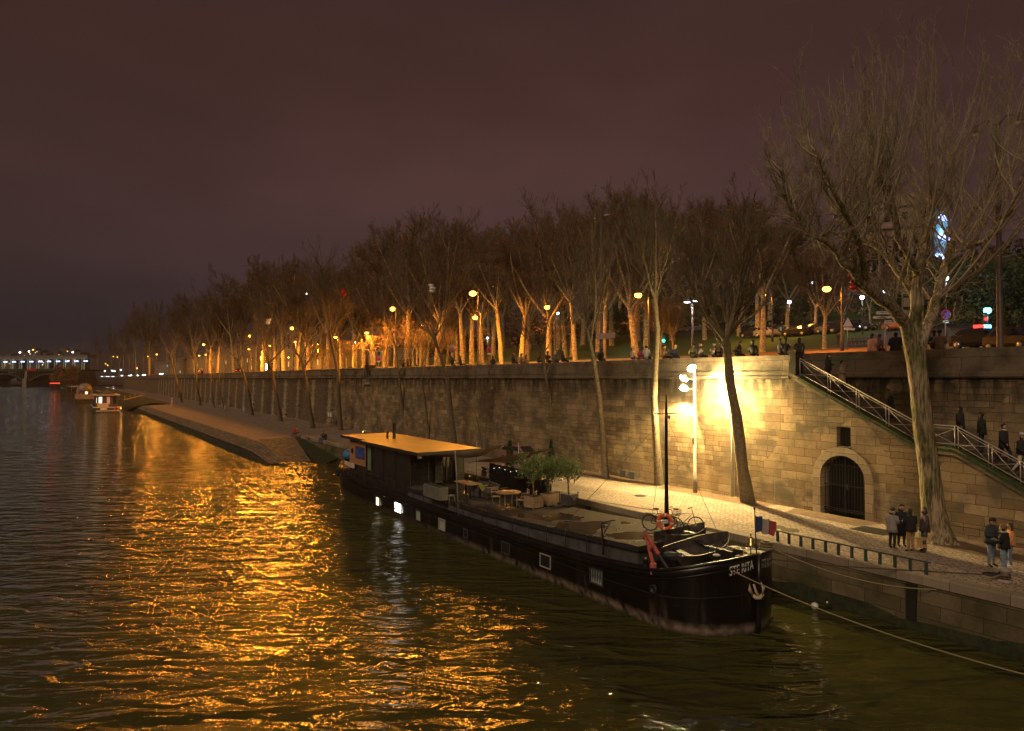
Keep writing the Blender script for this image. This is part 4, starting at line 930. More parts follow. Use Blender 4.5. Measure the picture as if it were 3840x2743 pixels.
# ================================================================== LAMPS
GS = 'sodium street lamps along the embankment'
def street_lamp(u, v, T, lab, E=1500, arm=-1.4, mcol='e_sod', col=SOD, group=GS, hz=None, bulb=.35, pole=M['pole'], cat='street lamp', lr=.45):
    p = pt(u, v, -T); s_, _ = toST(Vector((p.x, p.y, 0))); z0 = zt(T, s_) if hz is None else hz; Hh = p.z - z0
    r = thing('street_lamp', (p.x, p.y, z0) if False else S(s_ + arm, -T, z0), TH, lab, cat, group)
    k = .6 + .4 * min(1, Hh / 9)
    MB().lathe((0, 0, 0), [(.17, 0), (.17, .9), (.11, 1.1), (.075, Hh * .6), (.05, Hh + .25), (.05, Hh + .5)], 10).build('pole', pole, r)
    MB().tube([(0, 0, Hh + .1), (-arm * .3, 0, Hh + .75), (-arm * .8, 0, Hh + .8), (-arm, 0, Hh + .45)], .035, 6).build('arm', pole, r)
    MB().lathe((-arm, 0, Hh + .06), [(.34 * k, .0), (.30 * k, .10), (.16 * k, .26), (.07, .42)], 14).build('lamp_head', pole, r)
    MB().ell((-arm, 0, Hh - .02), (bulb, bulb, bulb * .72), 12, 8).build('lantern_glass', M[mcol], r)
    lamp('lamp_light', (-arm, 0, Hh - .38), E, col, r, lr, 'SPOT', (-arm, 0, 0), 180, .03)
    return r
def park_lamp(u, v, T, lab, E=160, mcol='e_cool', col=COOL, hz=None, group='cool white park lamps on thin posts', rad=.25):
    p = pt(u, v, -T); s_, _ = toST(Vector((p.x, p.y, 0))); z0 = (zt(T, s_) if hz is None else hz); Hh = max(2.5, p.z - z0)
    r = thing('park_lamp', (p.x, p.y, p.z - Hh), TH, lab, 'park lamp', group)
    MB().lathe((0, 0, 0), [(.09, 0), (.09, .5), (.045, .6), (.035, Hh - .2)], 8).build('post', M['iron'], r)
    MB().lathe((0, 0, Hh + rad * .7), [(rad * .9, 0), (rad * .5, .08), (.03, .14)], 10).build('lamp_cap', M['iron'], r)
    MB().ell((0, 0, Hh), (rad, rad, rad), 10, 8).build('lantern_glass', M[mcol], r)
    lamp('lamp_light', (0, 0, Hh - rad - .12), E, col, r, .15)
SE = 11000
for u, v, T, lab, e in ((1773, 1101, 11, 'highest and brightest sodium street lamp, on a long thin arm', 2.0), (1472, 1159, 11, 'sodium street lamp hanging free above the leafy lit twigs', 1.6), (1095, 1232, 11, 'sodium street lamp above the yellow lit house front', 2.4),
                        (938, 1261, 11, 'orange street lamp above the glowing house walls at left', 2.2), (764, 1293, 11, 'sodium street lamp beside a dark trunk at far left', 3.4), (2393, 1107, 13, 'street lamp against the bright bare plane trunk', .8),
                        (2052, 1152, 13, 'street lamp sitting in the fork of a plane tree', .9), (1782, 1192, 13, 'street lamp directly below the highest one', 1.0), (1375, 1249, 13, 'street lamp left of the slim lit trunk above the pilaster', 1.3),
                        (1258, 1265, 13, 'street lamp over the low forked lit trunk', 1.8), (1105, 1283, 13, 'lower lamp on the yellow lit house front', 2.6), (1012, 1297, 13, 'street lamp over the red shop light', 2.6),
                        (3100, 1084, 24, 'lone orange street lamp over the leaf strewn ground', .3), (934, 1310, 13, 'small lamp below the orange one before the house walls', 2), (772, 1331, 13, 'right one of two small close lamps at far left', 1.0),
                        (747, 1334, 14, 'left one of two small close lamps at far left', 1.0), (588, 1330, 11, 'small far street lamp, right of the farthest pair', 4), (555, 1337, 12, 'small far street lamp, left of the farthest pair', 1.2), (1584, 1218, 30, 'small orange lamp amid the reddish leaves', .5), (2862, 1106, 48, 'small orange lamp in the trees above the verge', .35)):
    street_lamp(u, v, T, lab, SE * e, lr=1.7 if T == 11 else .5, bulb=.48 if T == 11 else .36)
# unlit reaches of the street lit by lamps hidden behind trunks are left to the visible lamps
for u, v, T, lab, e in ((1333, 1285, 36, 'bluish white park lamp between the lit trunks at left', 260), (1711, 1239, 46, 'larger white park lamp left of the two broad trunks', 200), (1698, 1234, 52, 'smaller white park lamp left of the two broad trunks', 60),
                        (1828, 1269, 40, 'greenish white park lamp behind the no parking sign', 260), (2092, 1176, 44, 'white park lamp by a rusty post', 120), (2369, 1218, 48, 'upper one of the two greenish park lamps', 150), (2368, 1234, 40, 'lower brighter one of the two greenish park lamps', 320),
                        (2960, 1133, 52, 'blue tinted park lamp above the parked cars', 110), (3045, 1060, 70, 'faint bluish lamp high in the trees', 40), (3233, 1116, 50, 'bright blue white lamp beside the red plastic', 260), (3313, 1095, 66, 'small blue lamp behind the left limb of the big tree', 80),
                        (3547, 1044, 44, 'blue white lamp above the no parking sign at right', 300), (3696, 1101, 60, 'small pale lamp in the dark right of the big tree', 60)):
    park_lamp(u, v, T, lab, e, col=(.6, 1, .75) if 'green' in lab else COOL)
for u, v, T, lab, wm_ in ((393, 1392, 22, 'far bluish light, leftmost of the low row beyond the moored boats', 1), (421, 1391, 20, 'far bluish light, left of a touching pair beyond the moored boats', 1), (430, 1393, 22, 'far bluish light, right of a touching pair beyond the moored boats', 1), (453, 1388, 20, 'far bluish light right of the touching pair', 1),
                           (396, 1365, 24, 'small far orange light above the low bluish row', 0), (404, 1371, 26, 'second small far orange light above the low bluish row', 0), (513, 1382, 22, 'small orange light above the brightest headlamps', 0), (425, 1338, 30, 'high far pinkish light, left of the high pair', 0), (440, 1340, 30, 'high far pinkish light, right of the high pair', 0)):
    park_lamp(u, v, T, lab, 120, 'e_cool' if wm_ else 'e_sod', COOL if wm_ else SOD, group='far lights at the end of the embankment', rad=.62)
# double white lamp whose pole rises behind the floodlight mast
def twin(u, v1, du, T, lab, lit, hbase, armr=.6, E=160, name='double_lamp', pw=.09):
    p = pt(u, v1, -T); s_, _ = toST(Vector((p.x, p.y, 0))); Hh = p.z - hbase
    r = thing(name, S(s_, -T, hbase), TH, lab, 'street lamp')
    MB().lathe((0, 0, 0), [(pw * 1.5, 0), (pw * 1.5, .8), (pw, 1.1), (pw * .55, Hh + .3)], 10).build('pole', M['pole'], r)
    for sg in (-1, 1):
        MB().tube([(0, 0, Hh - .1), (sg * armr * .4, 0, Hh + .35), (sg * armr, 0, Hh + .2)], .03, 6).build('arm', M['pole'], r)
        h = MB().lathe((sg * armr, 0, Hh - .12), [(.30, 0), (.28, .05), (.12, .26), (.05, .40)], 14).build('lamp_head', M['pole'], r)
        MB().lathe((sg * armr, 0, Hh - .17), [(.2, 0), (.24, .04)], 12).build('lantern_glass', M['e_cool'] if lit else M['cream'], h)
        if lit: lamp('lamp_light', (sg * armr, 0, Hh - .35), E, (1, .85, .75), r, .15)
twin(2596, 1124, 30, 3, 'thin double lamp with two small white lights behind the floodlight mast', True, 9.1, .42, 110)
dm = twin(2254, 805, 35, 1.0, 'tall dark mast with two unlit bell lamps and a road sign', False, 9.05, .62, pw=.16)
twin(3740, 470, 95, 4, 'tall brown mast with two unlit bell lamps at the right', False, 9.2, .95, pw=.15)
p = pt(2281, 1261, -.9); q = toST(Vector((p.x, p.y, 0))); r = thing('road_sign_panel', S(q[0], -.85, p.z), TH, 'long blank pinkish sign panel strapped across the dark mast', 'sign')
MB().rbox((0, .22, 0), (2.1, .05, .44), bev=.02).build('panel', pmat('sign_back', (.55, .40, .37), .6), r)
MB().box(-.1, .5, -.1, .2, -.03, .03).box(-.1, .5, -.1, .2, .12, .16).build('bracket', M['iron'], r)
# ---- floodlight mast on the quay
bp_ = pz(2622, 1846, 1.9); s_, t_q = toST(Vector((bp_.x, bp_.y, 0)))
fm = thing('floodlight_mast', S(s_, .75, 1.9), TH, 'grey mast with three glaring floodlights standing by the bright wall', 'floodlight mast')
MB().lathe((0, 0, 0), [(.14, 0), (.14, 1.0), (.105, 1.05), (.075, 7.6)], 12).build('pole', M['grey_metal'], fm)
MB().box(-.10, .10, .1, .16, 2.9, 3.3).build('door_plate', M['grey_metal'], fm)
FL = []
for k_, (dz, dx, dt, aim) in enumerate(((7.55, -.0, .30, S(21.5, 1.6, 2.5)), (6.95, .40, .45, S(33, 3.5, 1.9)), (6.35, .50, .35, S(31.6, .2, 3.2)))):
    MB().tube([(0, 0, dz - .15), (dx * .6, dt * .5, dz - .1), (dx, dt, dz - .02)], .03, 6).build('arm', M['grey_metal'], fm)
    wpos = S(s_ + dx, .75 + dt, 1.9 + dz); dirw = (aim - wpos).normalized(); dl = Vector((dirw.dot(D), dirw.dot(N), dirw.z))
    rot = dl.to_track_quat('-Z', 'Y').to_matrix().to_4x4()
    b = MB(); vs = []; prof = [(.07, .16), (.19, .10), (.235, -.10), (.22, -.12)]
    for rr, zz in prof:
        for j in range(14): a = 6.2832 * j / 14; vs.append(Vector((dx, dt, dz)) + rot @ Vector((rr * math.cos(a), rr * math.sin(a), zz)))
    b.add(vs, [(i * 14 + j, i * 14 + (j + 1) % 14, i * 14 + 14 + (j + 1) % 14, i * 14 + 14 + j) for i in range(3) for j in range(14)] + [tuple(range(13, -1, -1))], 0, True)
    hd = b.build('lamp_head', M['grey_metal'], fm)
    b = MB().ell((dx, dt, dz), (.27, .27, .15), 12, 8, M=rot); b.v = [tuple(Vector(x) + dl * .07) for x in b.v]; b.build('lamp_glass', M['e_warm'], hd)
    lamp('lamp_light', Vector((dx, dt, dz)) + dl * .26, (12000, 4000, 6500)[k_], WARM, fm, .12, 'SPOT', Vector((dx, dt, dz)) + dl * 3, (160, 120, 78)[k_], (1, .8, .12)[k_])
# ---- lamp clipped to the wall, with its conduit
wl = thing('wall_lamp', S(26.4, .05, 1.9), TH, 'glaring lamp fixed to the wall at the top of a white pipe', 'wall lamp')
MB().tube([(0, .06, 0), (0, .06, 6.0)], .035, 6).build('conduit', M['white'], wl)
MB().tube([(-.12, .04, 0), (-.12, .04, 6.2), (0.3, .04, 6.9)], .015, 5).build('cable', M['white'], wl)
MB().rbox((0, .22, 6.72), (.26, .3, .16), bev=.03).build('housing', M['grey_metal'], wl)
MB().rbox((0, .25, 6.61), (.2, .24, .05)).build('lamp_glass', M['e_warm'], wl)
MB().rbox((0, .12, 6.15), (.16, .14, .3), bev=.02).build('junction_box', M['iron'], wl)
lamp('lamp_light', (0, 1.1, 6.3), 2700, WARM, wl, .15)
# ================================================================== THE BARGE
BS, BT = 15.3, 12.5
def Bp(x, y, z=0): return S(BS + x, BT + y, z)
def toB(p): q = toST(Vector((p.x, p.y, 0))); return Vector((q[0] - BS, q[1] - BT, p.z))
def bz(u, v, z): return toB(pz(u, v, z))
def bt(u, v, t): return toB(pt(u, v, t))
LB = 38.6
def half(x):
    if x < 2.5: return max(.04, 2.62 * (1 - ((2.5 - x) / 2.5) ** 2.0) ** .52)
    if x > LB - 4.6: return max(.25, 2.62 * (1 - ((x - LB + 4.6) / 4.65) ** 2.6) ** .6)
    return 2.62
def gun(x): return interp(x, [(0, 2.68), (1, 2.36), (2, 2.08), (3.6, 1.86), (6, 1.66), (10, 1.5), (20, 1.43), (30, 1.46), (35, 1.75), (38.6, 2.3)])
hm = bpy.data.materials.new('hull_paint'); hm.use_nodes = True; t_ = hm.node_tree; b_ = t_.nodes['Principled BSDF']; inp(b_, 'Roughness', .30); inp(b_, 'Specular IOR Level', .5)
tcn = nd(t_, 'ShaderNodeTexCoord'); sp = nd(t_, 'ShaderNodeSeparateXYZ'); t_.links.new(tcn.outputs['Object'], sp.inputs[0])
def hr_(v, a, b, c=0., d=1.):
    x = nd(t_, 'ShaderNodeMapRange'); t_.links.new(v, x.inputs[0])
    for i, q in enumerate((a, b, c, d)): x.inputs[i + 1].default_value = q
    return x.outputs[0]
def hn(sc, st=(1, 1, 1), det=5):
    mpp = nd(t_, 'ShaderNodeMapping'); mpp.inputs['Scale'].default_value = st; t_.links.new(tcn.outputs['Object'], mpp.inputs[0]); n = nd(t_, 'ShaderNodeTexNoise'); n.inputs['Scale'].default_value = sc; n.inputs['Detail'].default_value = det
    t_.links.new(mpp.outputs[0], n.inputs[0]); return n.outputs[0]
def hmul(a, b): x = nd(t_, 'ShaderNodeMath', operation='MULTIPLY'); t_.links.new(a, x.inputs[0]); t_.links.new(b, x.inputs[1]); return x.outputs[0]
def hmix(f, a, b):
    x = nd(t_, 'ShaderNodeMix', data_type='RGBA'); t_.links.new(f, x.inputs[0])
    for i, q in ((6, a), (7, b)):
        if isinstance(q, tuple): x.inputs[i].default_value = (*q, 1)
        else: t_.links.new(q, x.inputs[i])
    return x.outputs[2]
low = hr_(sp.outputs['Z'], .46, .22); fore = hr_(sp.outputs['X'], 24, 6, .25, 1.)
stn = hmul(hmul(low, fore), hr_(hn(3.4, (1, 1, .8)), .30, .60))
base = hmix(hr_(hn(1.2), .4, .7), (.004, .0035, .0045), (.010, .0075, .0075))
base = hmix(stn, base, (.24, .18, .145)); base = hmix(hmul(hr_(sp.outputs['Z'], .16, .02), hr_(hn(5), .2, .5)), base, (.04, .045, .02))
base = hmix(hmul(hr_(hn(2.2, (1, 1, .12)), .60, .72), hr_(sp.outputs['Z'], 2.6, .2, .1, .5)), base, (.16, .10, .08))
t_.links.new(base, b_.inputs['Base Color']); bpn = nd(t_, 'ShaderNodeBump'); bpn.inputs['Strength'].default_value = .35; bpn.inputs['Distance'].default_value = .05; t_.links.new(hn(1.1, (1, 1, 1.6), 3), bpn.inputs['Height']); t_.links.new(bpn.outputs[0], b_.inputs['Normal'])
dm_ = bpy.data.materials.new('wet_deck'); dm_.use_nodes = True; t_ = dm_.node_tree; b_ = t_.nodes['Principled BSDF']
tcn = nd(t_, 'ShaderNodeTexCoord'); wet = hr_(hn(.42, (1, 1, 1), 6), .505, .535)
t_.links.new(hmix(wet, (.052, .040, .034), (.020, .016, .014)), b_.inputs['Base Color']); t_.links.new(hr_(wet, 0, 1, .85, .14), b_.inputs['Roughness']); inp(b_, 'Specular IOR Level', .3)
M['deck'] = dm_; M['hull'] = hm
M['foredeck'] = pmat('worn_foredeck', (.34, .22, .15), .7, var=.35, sc=2.2, bump=.3); M['coaming'] = pmat('grey_coaming', (.075, .072, .075), .6, var=.35, sc=2.5)
M['lid'] = pmat('dark_lid_edge', (.025, .023, .025), .6); M['roof'] = pmat('wet_roof_membrane', (.105, .08, .052), .5, var=.34, sc=1.0, bump=.25, bsc=3)
bg_ = thing('barge', Bp(0, 0, 0), TH, 'long black houseboat barge with a wood clad cabin, moored along the quay', 'barge')
xs = [0, .04, .12, .25, .45, .7, 1.0, 1.4, 1.9, 2.5, 3.1, 3.6] + [4.5 + i * 1.5 for i in range(20)] + [34, 34.6, 35.2, 35.8, 36.4, 37, 37.5, 37.9, 38.2, 38.45, 38.6]
b = MB(); rings = []
for x in xs:
    h = half(x); g = gun(x); r_ = []
    lv_ = [(-.9, .80), (-.3, .93), (0, .965), (.5, .985), (1.0, 1.0), (g - .28, 1.0), (g - .24, 1.015), (g, 1.02)]
    for z, k in lv_: r_.append((x + (.10 if x < .5 else 0) * max(0, (1.2 - z)) * .35, h * k, z))
    for z, k in reversed(lv_): r_.append((x + (.10 if x < .5 else 0) * max(0, (1.2 - z)) * .35, -h * k, z))
    rings.append(r_)
b.loft(rings, cap=True, smooth=True, closed=False); b.build('hull', M['hull'], bg_)
b = MB(); b.tube([(.02, 0, -.9), (-.06, 0, .3), (-.10, 0, 1.6), (-.12, 0, 2.74)], [.07, .09, .10, .09], 6); b.build('stem_post', M['black'], bg_)
for sg in (1, -1):
    b = MB(); b.tube([(x, sg * half(x) * 1.02, gun(x)) for x in xs], .055, 6); b.build('gunwale_rail', M['black'], bg_)
    b = MB(); b.tube([(x, sg * (half(x) * 1.0 + .02), gun(x) - .33) for x in xs], .03, 5); b.build('rubbing_strake', M['black'], bg_)
    b = MB(); b.tube([(x, sg * (half(x) * .998 + .004), .98 + max(0, gun(x) - 1.5) * .35) for x in xs], .013, 4); b.build('plate_seam', M['iron'], bg_)
b = MB(); fx = [x for x in xs if x <= 4.5]
b.loft([[(x, half(x) * .99, gun(x) - .10), (x, -half(x) * .99, gun(x) - .10)] for x in fx], cap=False, closed=False); b.build('foredeck', M['foredeck'], bg_, recalc=False)
b = MB(); ax_ = [x for x in xs if x >= 4.5]
b.loft([[(x, half(x) * .99, gun(x) - .12), (x, -half(x) * .99, gun(x) - .12)] for x in ax_], cap=False, closed=False); b.build('side_deck', M['iron'], bg_, recalc=False)
# cargo hatch used as a terrace
HT = [(3.6, 2.56), (6, 2.43), (10, 2.22), (15, 2.04), (36.5, 2.0)]
def ht(x): return interp(x, HT)
hx = [3.6, 5, 6.5, 8, 10, 12.5, 15, 19, 24.2]
b = MB(); b.loft([[(x, 2.14, 1.25), (x, 2.10, ht(x) - .16), (x, -1.85, ht(x) - .16), (x, -1.9, 1.25)] for x in hx], closed=False); b.build('coaming', M['coaming'], bg_)
b = MB(); b.loft([[(x - (.0 if i else .12), 2.24, ht(x) - .20), (x - (.0 if i else .12), 2.24, ht(x) - .012), (x - (.0 if i else .12), -1.98, ht(x) - .012), (x - (.0 if i else .12), -1.98, ht(x) - .20)] for i, x in enumerate(hx)]); b.build('hatch_lid', M['lid'], bg_)
b = MB(); b.loft([[(x - (.0 if i else .11), 2.235, ht(x)), (x - (.0 if i else .11), -1.975, ht(x))] for i, x in enumerate(hx)], cap=False, closed=False); b.build('hatch_deck', M['deck'], bg_, recalc=False)
for i in range(22):
    x = 5.0 + i * 1.38
    MB().tube([(x, 2.33, gun(x) - .1), (x, 2.33, ht(min(x, 24)) + .16)], .016, 5).build('rail_post', M['iron'], bg_)
MB().tube([(x, 2.33, ht(min(x, 24)) + .15) for x in (5, 8, 10, 15, 24, 34)], .009, 4).build('rail_wire', M['iron'], bg_)
MB().tube([(x, -2.33, ht(min(x, 24)) + .45) for x in (3.6, 8, 12, 18)], .014, 4).build('rail_wire', M['chrome'], bg_)
# hull windows
M['e_porth'] = emis('bright_cabin_window', (1, .95, .85), 7)
CURT = pmat('grey_green_curtain', (.22, .24, .18), .8, emit=.02, ecol=(.8, .9, .6))  # cloth itself glows faintly, in place of dim cabin light behind it
fr = pmat('window_frame', (.06, .055, .05), .5); fr2 = pmat('pale_window_frame', (.34, .31, .27), .5)
for s0, s1, z0, z1, mt, fm_ in ((43.45, 42.95, .32, .85, M['e_win'], fr), (40.35, 39.35, .42, .98, M['e_porth'], fr), (37.2, 36.6, .42, .98, M['e_dim'], fr), (34.2, 33.5, .45, .98, M['e_dim'], fr2), (31.35, 30.95, .55, .92, M['void'], fr), (27.6, 26.95, .55, 1.02, M['void'], fr), (24.45, 23.75, .64, 1.14, M['void'], fr2), (21.05, 20.35, .78, 1.30, M['e_dim'], fr)):
    x0, x1 = s1 - BS, s0 - BS; w = MB(); y = 2.625
    w.box(x0 - .05, x1 + .05, y, y + .035, z1, z1 + .05).box(x0 - .05, x1 + .05, y, y + .035, z0 - .05, z0).box(x0 - .05, x0, y, y + .035, z0, z1).box(x1, x1 + .05, y, y + .035, z0, z1)
    if mt is M['e_porth']: w.box(x0, x1, y + .009, y + .012, z0 + .12, z0 + .2).box(x0 + .3, x0 + .36, y + .009, y + .012, z0 + .2, z1)
    o = w.build('hull_window', fm_, bg_)
    if mt is M['e_dim']:
        cu_ = [(lerp(x0, x1, i / 14), y + (.006 if i % 2 else -.03)) for i in range(15)]; q_ = MB(); q_.loft([[(a, c, z0), (a, c, z1)] for a, c in cu_], cap=False, closed=False); q_.build('curtain', CURT, o, recalc=False)
    else: MB().box(x0, x1, y - .01, y + .008, z0, z1).build('pane', mt, o)
o = MB().lathe((2.3, half(2.3) + .03, 1.35), [(.17, -.06), (.17, .03), (.11, .03), (.11, -.02)], 14, ax='y').build('porthole', M['iron'], bg_)
# cabin
cx0, cx1, cx2 = 24.2, 31.8, 36.5
b = MB(); b.box(cx0, cx1, -1.9, 2.0, 1.35, 1.78); b.box(cx1, cx2, -2.0, 1.52, 1.35, 2.22); b.build('cabin_base', M['iron'], bg_)
b = MB(); b.box(cx1, cx2, -2.0, 1.50, 2.222, 4.1)
o = b.build('board_cabin', stone('cedar_cladding', 6, .125, (.58, .29, .14), (.46, .23, .12), (.05, .025, .012), ms=.008, stain_amt=.15, bump=.3, rough=.6, var2=.2), bg_)
b = MB(); b.box(33.3, 35.15, 1.502, 1.53, 2.72, 3.62); w_ = b.build('picture_window', M['iron'], o); MB().box(33.38, 35.07, 1.531, 1.54, 2.78, 3.56).build('pane', pmat('blue_reflecting_glass', (.03, .05, .16), .12, var=.5, sc=1.2, emit=.02, ecol=(.12, .25, 1)), w_)  # blue reflection is put into the pane's colour and a faint glow
b = MB(); b.lathe((35.85, 1.52, 3.2), [(.2, -.01), (.2, .03), (.16, .03), (.16, 0)], 20, ax='y'); b.build('round_port', M['void'], o)
# glazed saloon: posts, dark glass, interior
b = MB(); b.box(cx0 + .05, cx1, 1.93, 1.95, 1.782, 4.05); b.box(cx0 + .02, cx0 + .04, -1.85, 1.93, 1.782, 4.05); b.build('saloon_glass', M['glass'], bg_)
for x in (cx0 + .05, 26.5, 28.6, 30.6, cx1 - .05): MB().box(x - .06, x + .06, 1.9, 2.0, 1.782, 4.06).build('window_post', M['iron'], bg_)
for y in (-1.85, -.6, .7): MB().box(cx0 - .02, cx0 + .08, y - .05, y + .05, 2.0, 4.06).build('window_post', M['iron'], bg_)
MB().box(30.85, 31.45, 1.951, 1.975, 2.25, 3.95).build('green_curtain', pmat('green_curtain', (.14, .20, .12), .8), bg_)
for y in (-1.7, -.2):
    b = MB()
    for i in range(18): b.box(cx0 - .10, cx0 - .06, y, y + .42, 2.1 + i * .105, 2.1 + i * .105 + .075)
    b.box(cx0 - .12, cx0 - .05, y - .04, y, 2.05, 4.05); b.box(cx0 - .12, cx0 - .05, y + .42, y + .46, 2.05, 4.05); b.build('slatted_shutter', M['coaming'], bg_)
b = MB(); pol = [(22.35, -2.2), (22.2, 2.42), (31.85, 2.42), (31.85, 1.9), (37.5, 1.9), (37.5, -2.35), (31, -2.3)]
b.prism(pol, 4.12, 4.30, 'z'); rf = b.build('cabin_roof', M['lid'], bg_)
b = MB(); b.prism([(lerp(29.5, x, .996), y * .99) for x, y in pol], 4.302, 4.32, 'z'); b.build('roof_membrane', M['roof'], rf)
q = bz(1478, 1646, 4.3); MB().lathe((q.x, q.y, 4.3), [(.15, 0), (.15, .04), (.12, .06), (.12, 1.05), (.14, 1.07), (.14, 1.2)], 14).build('chimney', M['iron'], rf)
MB().lathe((q.x + .25, q.y + .42, 4.3), [(.1, 0), (.08, .04), (.08, .42), (.13, .44), (.13, .52), (.03, .56)], 12).build('vent_pipe', M['iron'], rf)
q = bz(1366, 1626, 4.3); MB().lathe((q.x, q.y, 4.3), [(.12, 0), (.12, .24), (.02, .3)], 8).build('roof_lantern', M['chrome'], rf); MB().ell((q.x, q.y + .1, 4.43), (.05, .05, .06), 8, 6).build('lantern_glass', M['e_sod'], rf)
MB().lathe((22.4, 2.2, 4.0), [(.05, -.16), (.09, -.05), (.09, .1)], 10, ax='y').build('searchlight', M['chrome'], bg_)
# stern clutter
b = MB(); b.box(34.7, 36.8, 1.75, 1.8, 1.95, 2.32); o = b.build('slatted_bench', M['cream'], bg_)
for x in (33.2, 35.6, 36.7): MB().tube([(x, 2.32 if x < 36 else 2.0, gun(x) - .1), (x, 2.32 if x < 36 else 2.0, gun(x) + .45)], .02, 5).build('stern_post', M['iron'], bg_)
MB().tube([(x, min(2.32, half(x) - .1), gun(x) + .42) for x in (31, 33, 35, 36.4, 37.4, 38.2)], .015, 5).build('stern_rail', M['iron'], bg_)
for x in (30.5, 33.9, 35.0, 36.2): MB().torus((x, 2.56, 1.55), .24, .085, 16, 6, Matrix.Rotation(R(90), 3, 'X')).build('tyre_fender', M['rubber'], bg_)
MB().ell((37.7, 1.2, 2.65), (.55, .42, .42), 12, 8, fn=lambda q: q * (1 + .18 * math.sin(q.x * 8 + q.z * 6))).build('blue_tarpaulin', M['tarp'], bg_)
MB().box(36.2, 37.6, -.6, .6, 2.1, 2.6).build('stern_locker', M['iron'], bg_)
# masts and awnings
p1 = bt(1706, 1684, 15.02); MB().tube([(p1.x - .45, p1.y + .0, 1.4), (p1.x, p1.y, 4.95)], .032, 6).build('awning_pole', M['grey_metal'], bg_)
p2 = bt(1944, 1658, 10.5); MB().tube([(p2.x, p2.y, 1.9), (p2.x, p2.y, p2.z)], .025, 6).build('awning_pole', M['grey_metal'], bg_)
p3 = bt(1788, 1655, 10.3); MB().tube([(p3.x, p3.y, 1.9), (p3.x, p3.y, p3.z)], .025, 6).build('awning_pole', M['grey_metal'], bg_)
def sailcloth(A, B, C__, sag, name='awning'):
    b = MB(); n = 8; idx = {}; vs = []
    for i in range(n + 1):
        for j in range(n + 1 - i):
            a, c = i / n, j / n; e = 1 - a - c; p = A * e + B * a + C__ * c; edge = 1 - .28 * (a * e + c * e + a * c) * 3
            cen = (A + B + C__) / 3; q = cen + (p - cen) * (1 - .16 * (4 * max(a * e * (c < .01), c * e * (a < .01), a * c * (e < .01)))); q.z -= sag * 27 * a * c * e; idx[i, j] = len(vs); vs.append(q)
    fs = []
    for i in range(n):
        for j in range(n - i):
            fs.append((idx[i, j], idx[i + 1, j], idx[i, j + 1]))
            if i + j < n - 1: fs.append((idx[i + 1, j], idx[i + 1, j + 1], idx[i, j + 1]))
    b.add(vs, fs, 0, True); return b.build(name, M['sail'], bg_, recalc=False)
sailcloth(Vector((22.2, 1.7, 4.02)), bt(1921, 1663, 10.4), Vector((21.9, -2.2, 4.05)), .35)
sailcloth(bt(1743, 1736, 15.0), bt(2116, 1674, 10.3), bt(1930, 1720, 11.2), .30)
# black screen with fairy lights along the far side of the terrace
b = MB(); b.box(15.6, 21.0, -2.02, -1.96, 2.0, 3.55)
for i in range(8): b.box(15.6 + i * .77, 15.66 + i * .77, -1.96, -1.93, 2.0, 3.55)
sc_ = b.build('windbreak_screen', M['black'], bg_)
for i in range(8): MB().ell((16.1 + i * .62, -1.9, 3.40 - .12 * math.sin(i * 1.1) ** 2), (.022, .022, .022), 6, 4).build('fairy_light', M['e_win'], sc_)
b = MB(); b.rbox((14.9, -1.85, 2.75), (.9, .06, 1.4), bev=0); 
# bow fittings
mb_ = bz(2500, 2010, 2.5); YM = pz(2500, 2010, 2.5).y; tp_ = toB(pd(2492, 1481, YM)); ms_ = MB().lathe((mb_.x, mb_.y, 1.9), [(.11, 0), (.10, 1.2), (.07, 2.6), (.05, tp_.z - 2.4), (.025, tp_.z - 1.9)], 10).build('mast', M['black'], bg_)
y0 = toB(pd(2495, 1553, YM)).z
MB().tube([(mb_.x + .33, mb_.y + .33, y0), (mb_.x - .3, mb_.y - .3, y0 + .03)], .02, 5).build('yard', M['black'], ms_)
MB().rbox((mb_.x - .1, mb_.y - .02, y0 - .12), (.12, .12, .16)).build('mast_light', M['chrome'], ms_)
for e in ((8.5, 2.0, 2.3), (7, -1.9, 2.35), (1.0, .2, 2.4)): MB().tube([(mb_.x, mb_.y, y0 - .1), e], .007, 3).build('stay_wire', M['iron'], bg_)
# pink davit
bq = toB(pz(2450, 2137, 2.0)); Yq = pz(2450, 2137, 2.0).y; tq_ = toB(pd(2416, 1995, Yq)); kq = toB(pd(2468, 2078, Yq - .25)); eq = toB(pd(2508, 2140, Yq - .4))
dv = MB().lathe((bq.x, bq.y, 1.85), [(.14, 0), (.13, .35), (.09, .4)], 8, smooth=False).tube([(bq.x, bq.y, 2.2), tq_], [.085, .055], 4, smooth=False).build('davit_crane', M['rust_pink'], bg_)
MB().tube([tq_ + Vector((0, 0, .02)), kq], [.075, .085], 4, smooth=False).build('davit_boom', M['rust_pink'], dv)
MB().tube([kq, eq], [.06, .05], 4, smooth=False).build('boom_extension', M['coaming'], dv)
MB().tube([lerp(Vector((bq.x, bq.y, 2.2)), tq_, .35), lerp(tq_, kq, .5)], .04, 6).build('ram', M['rust_pink'], dv)
MB().ell(tq_ + Vector((0, 0, .05)), (.1, .08, .08), 8, 6).build('pulley', M['chrome'], dv)
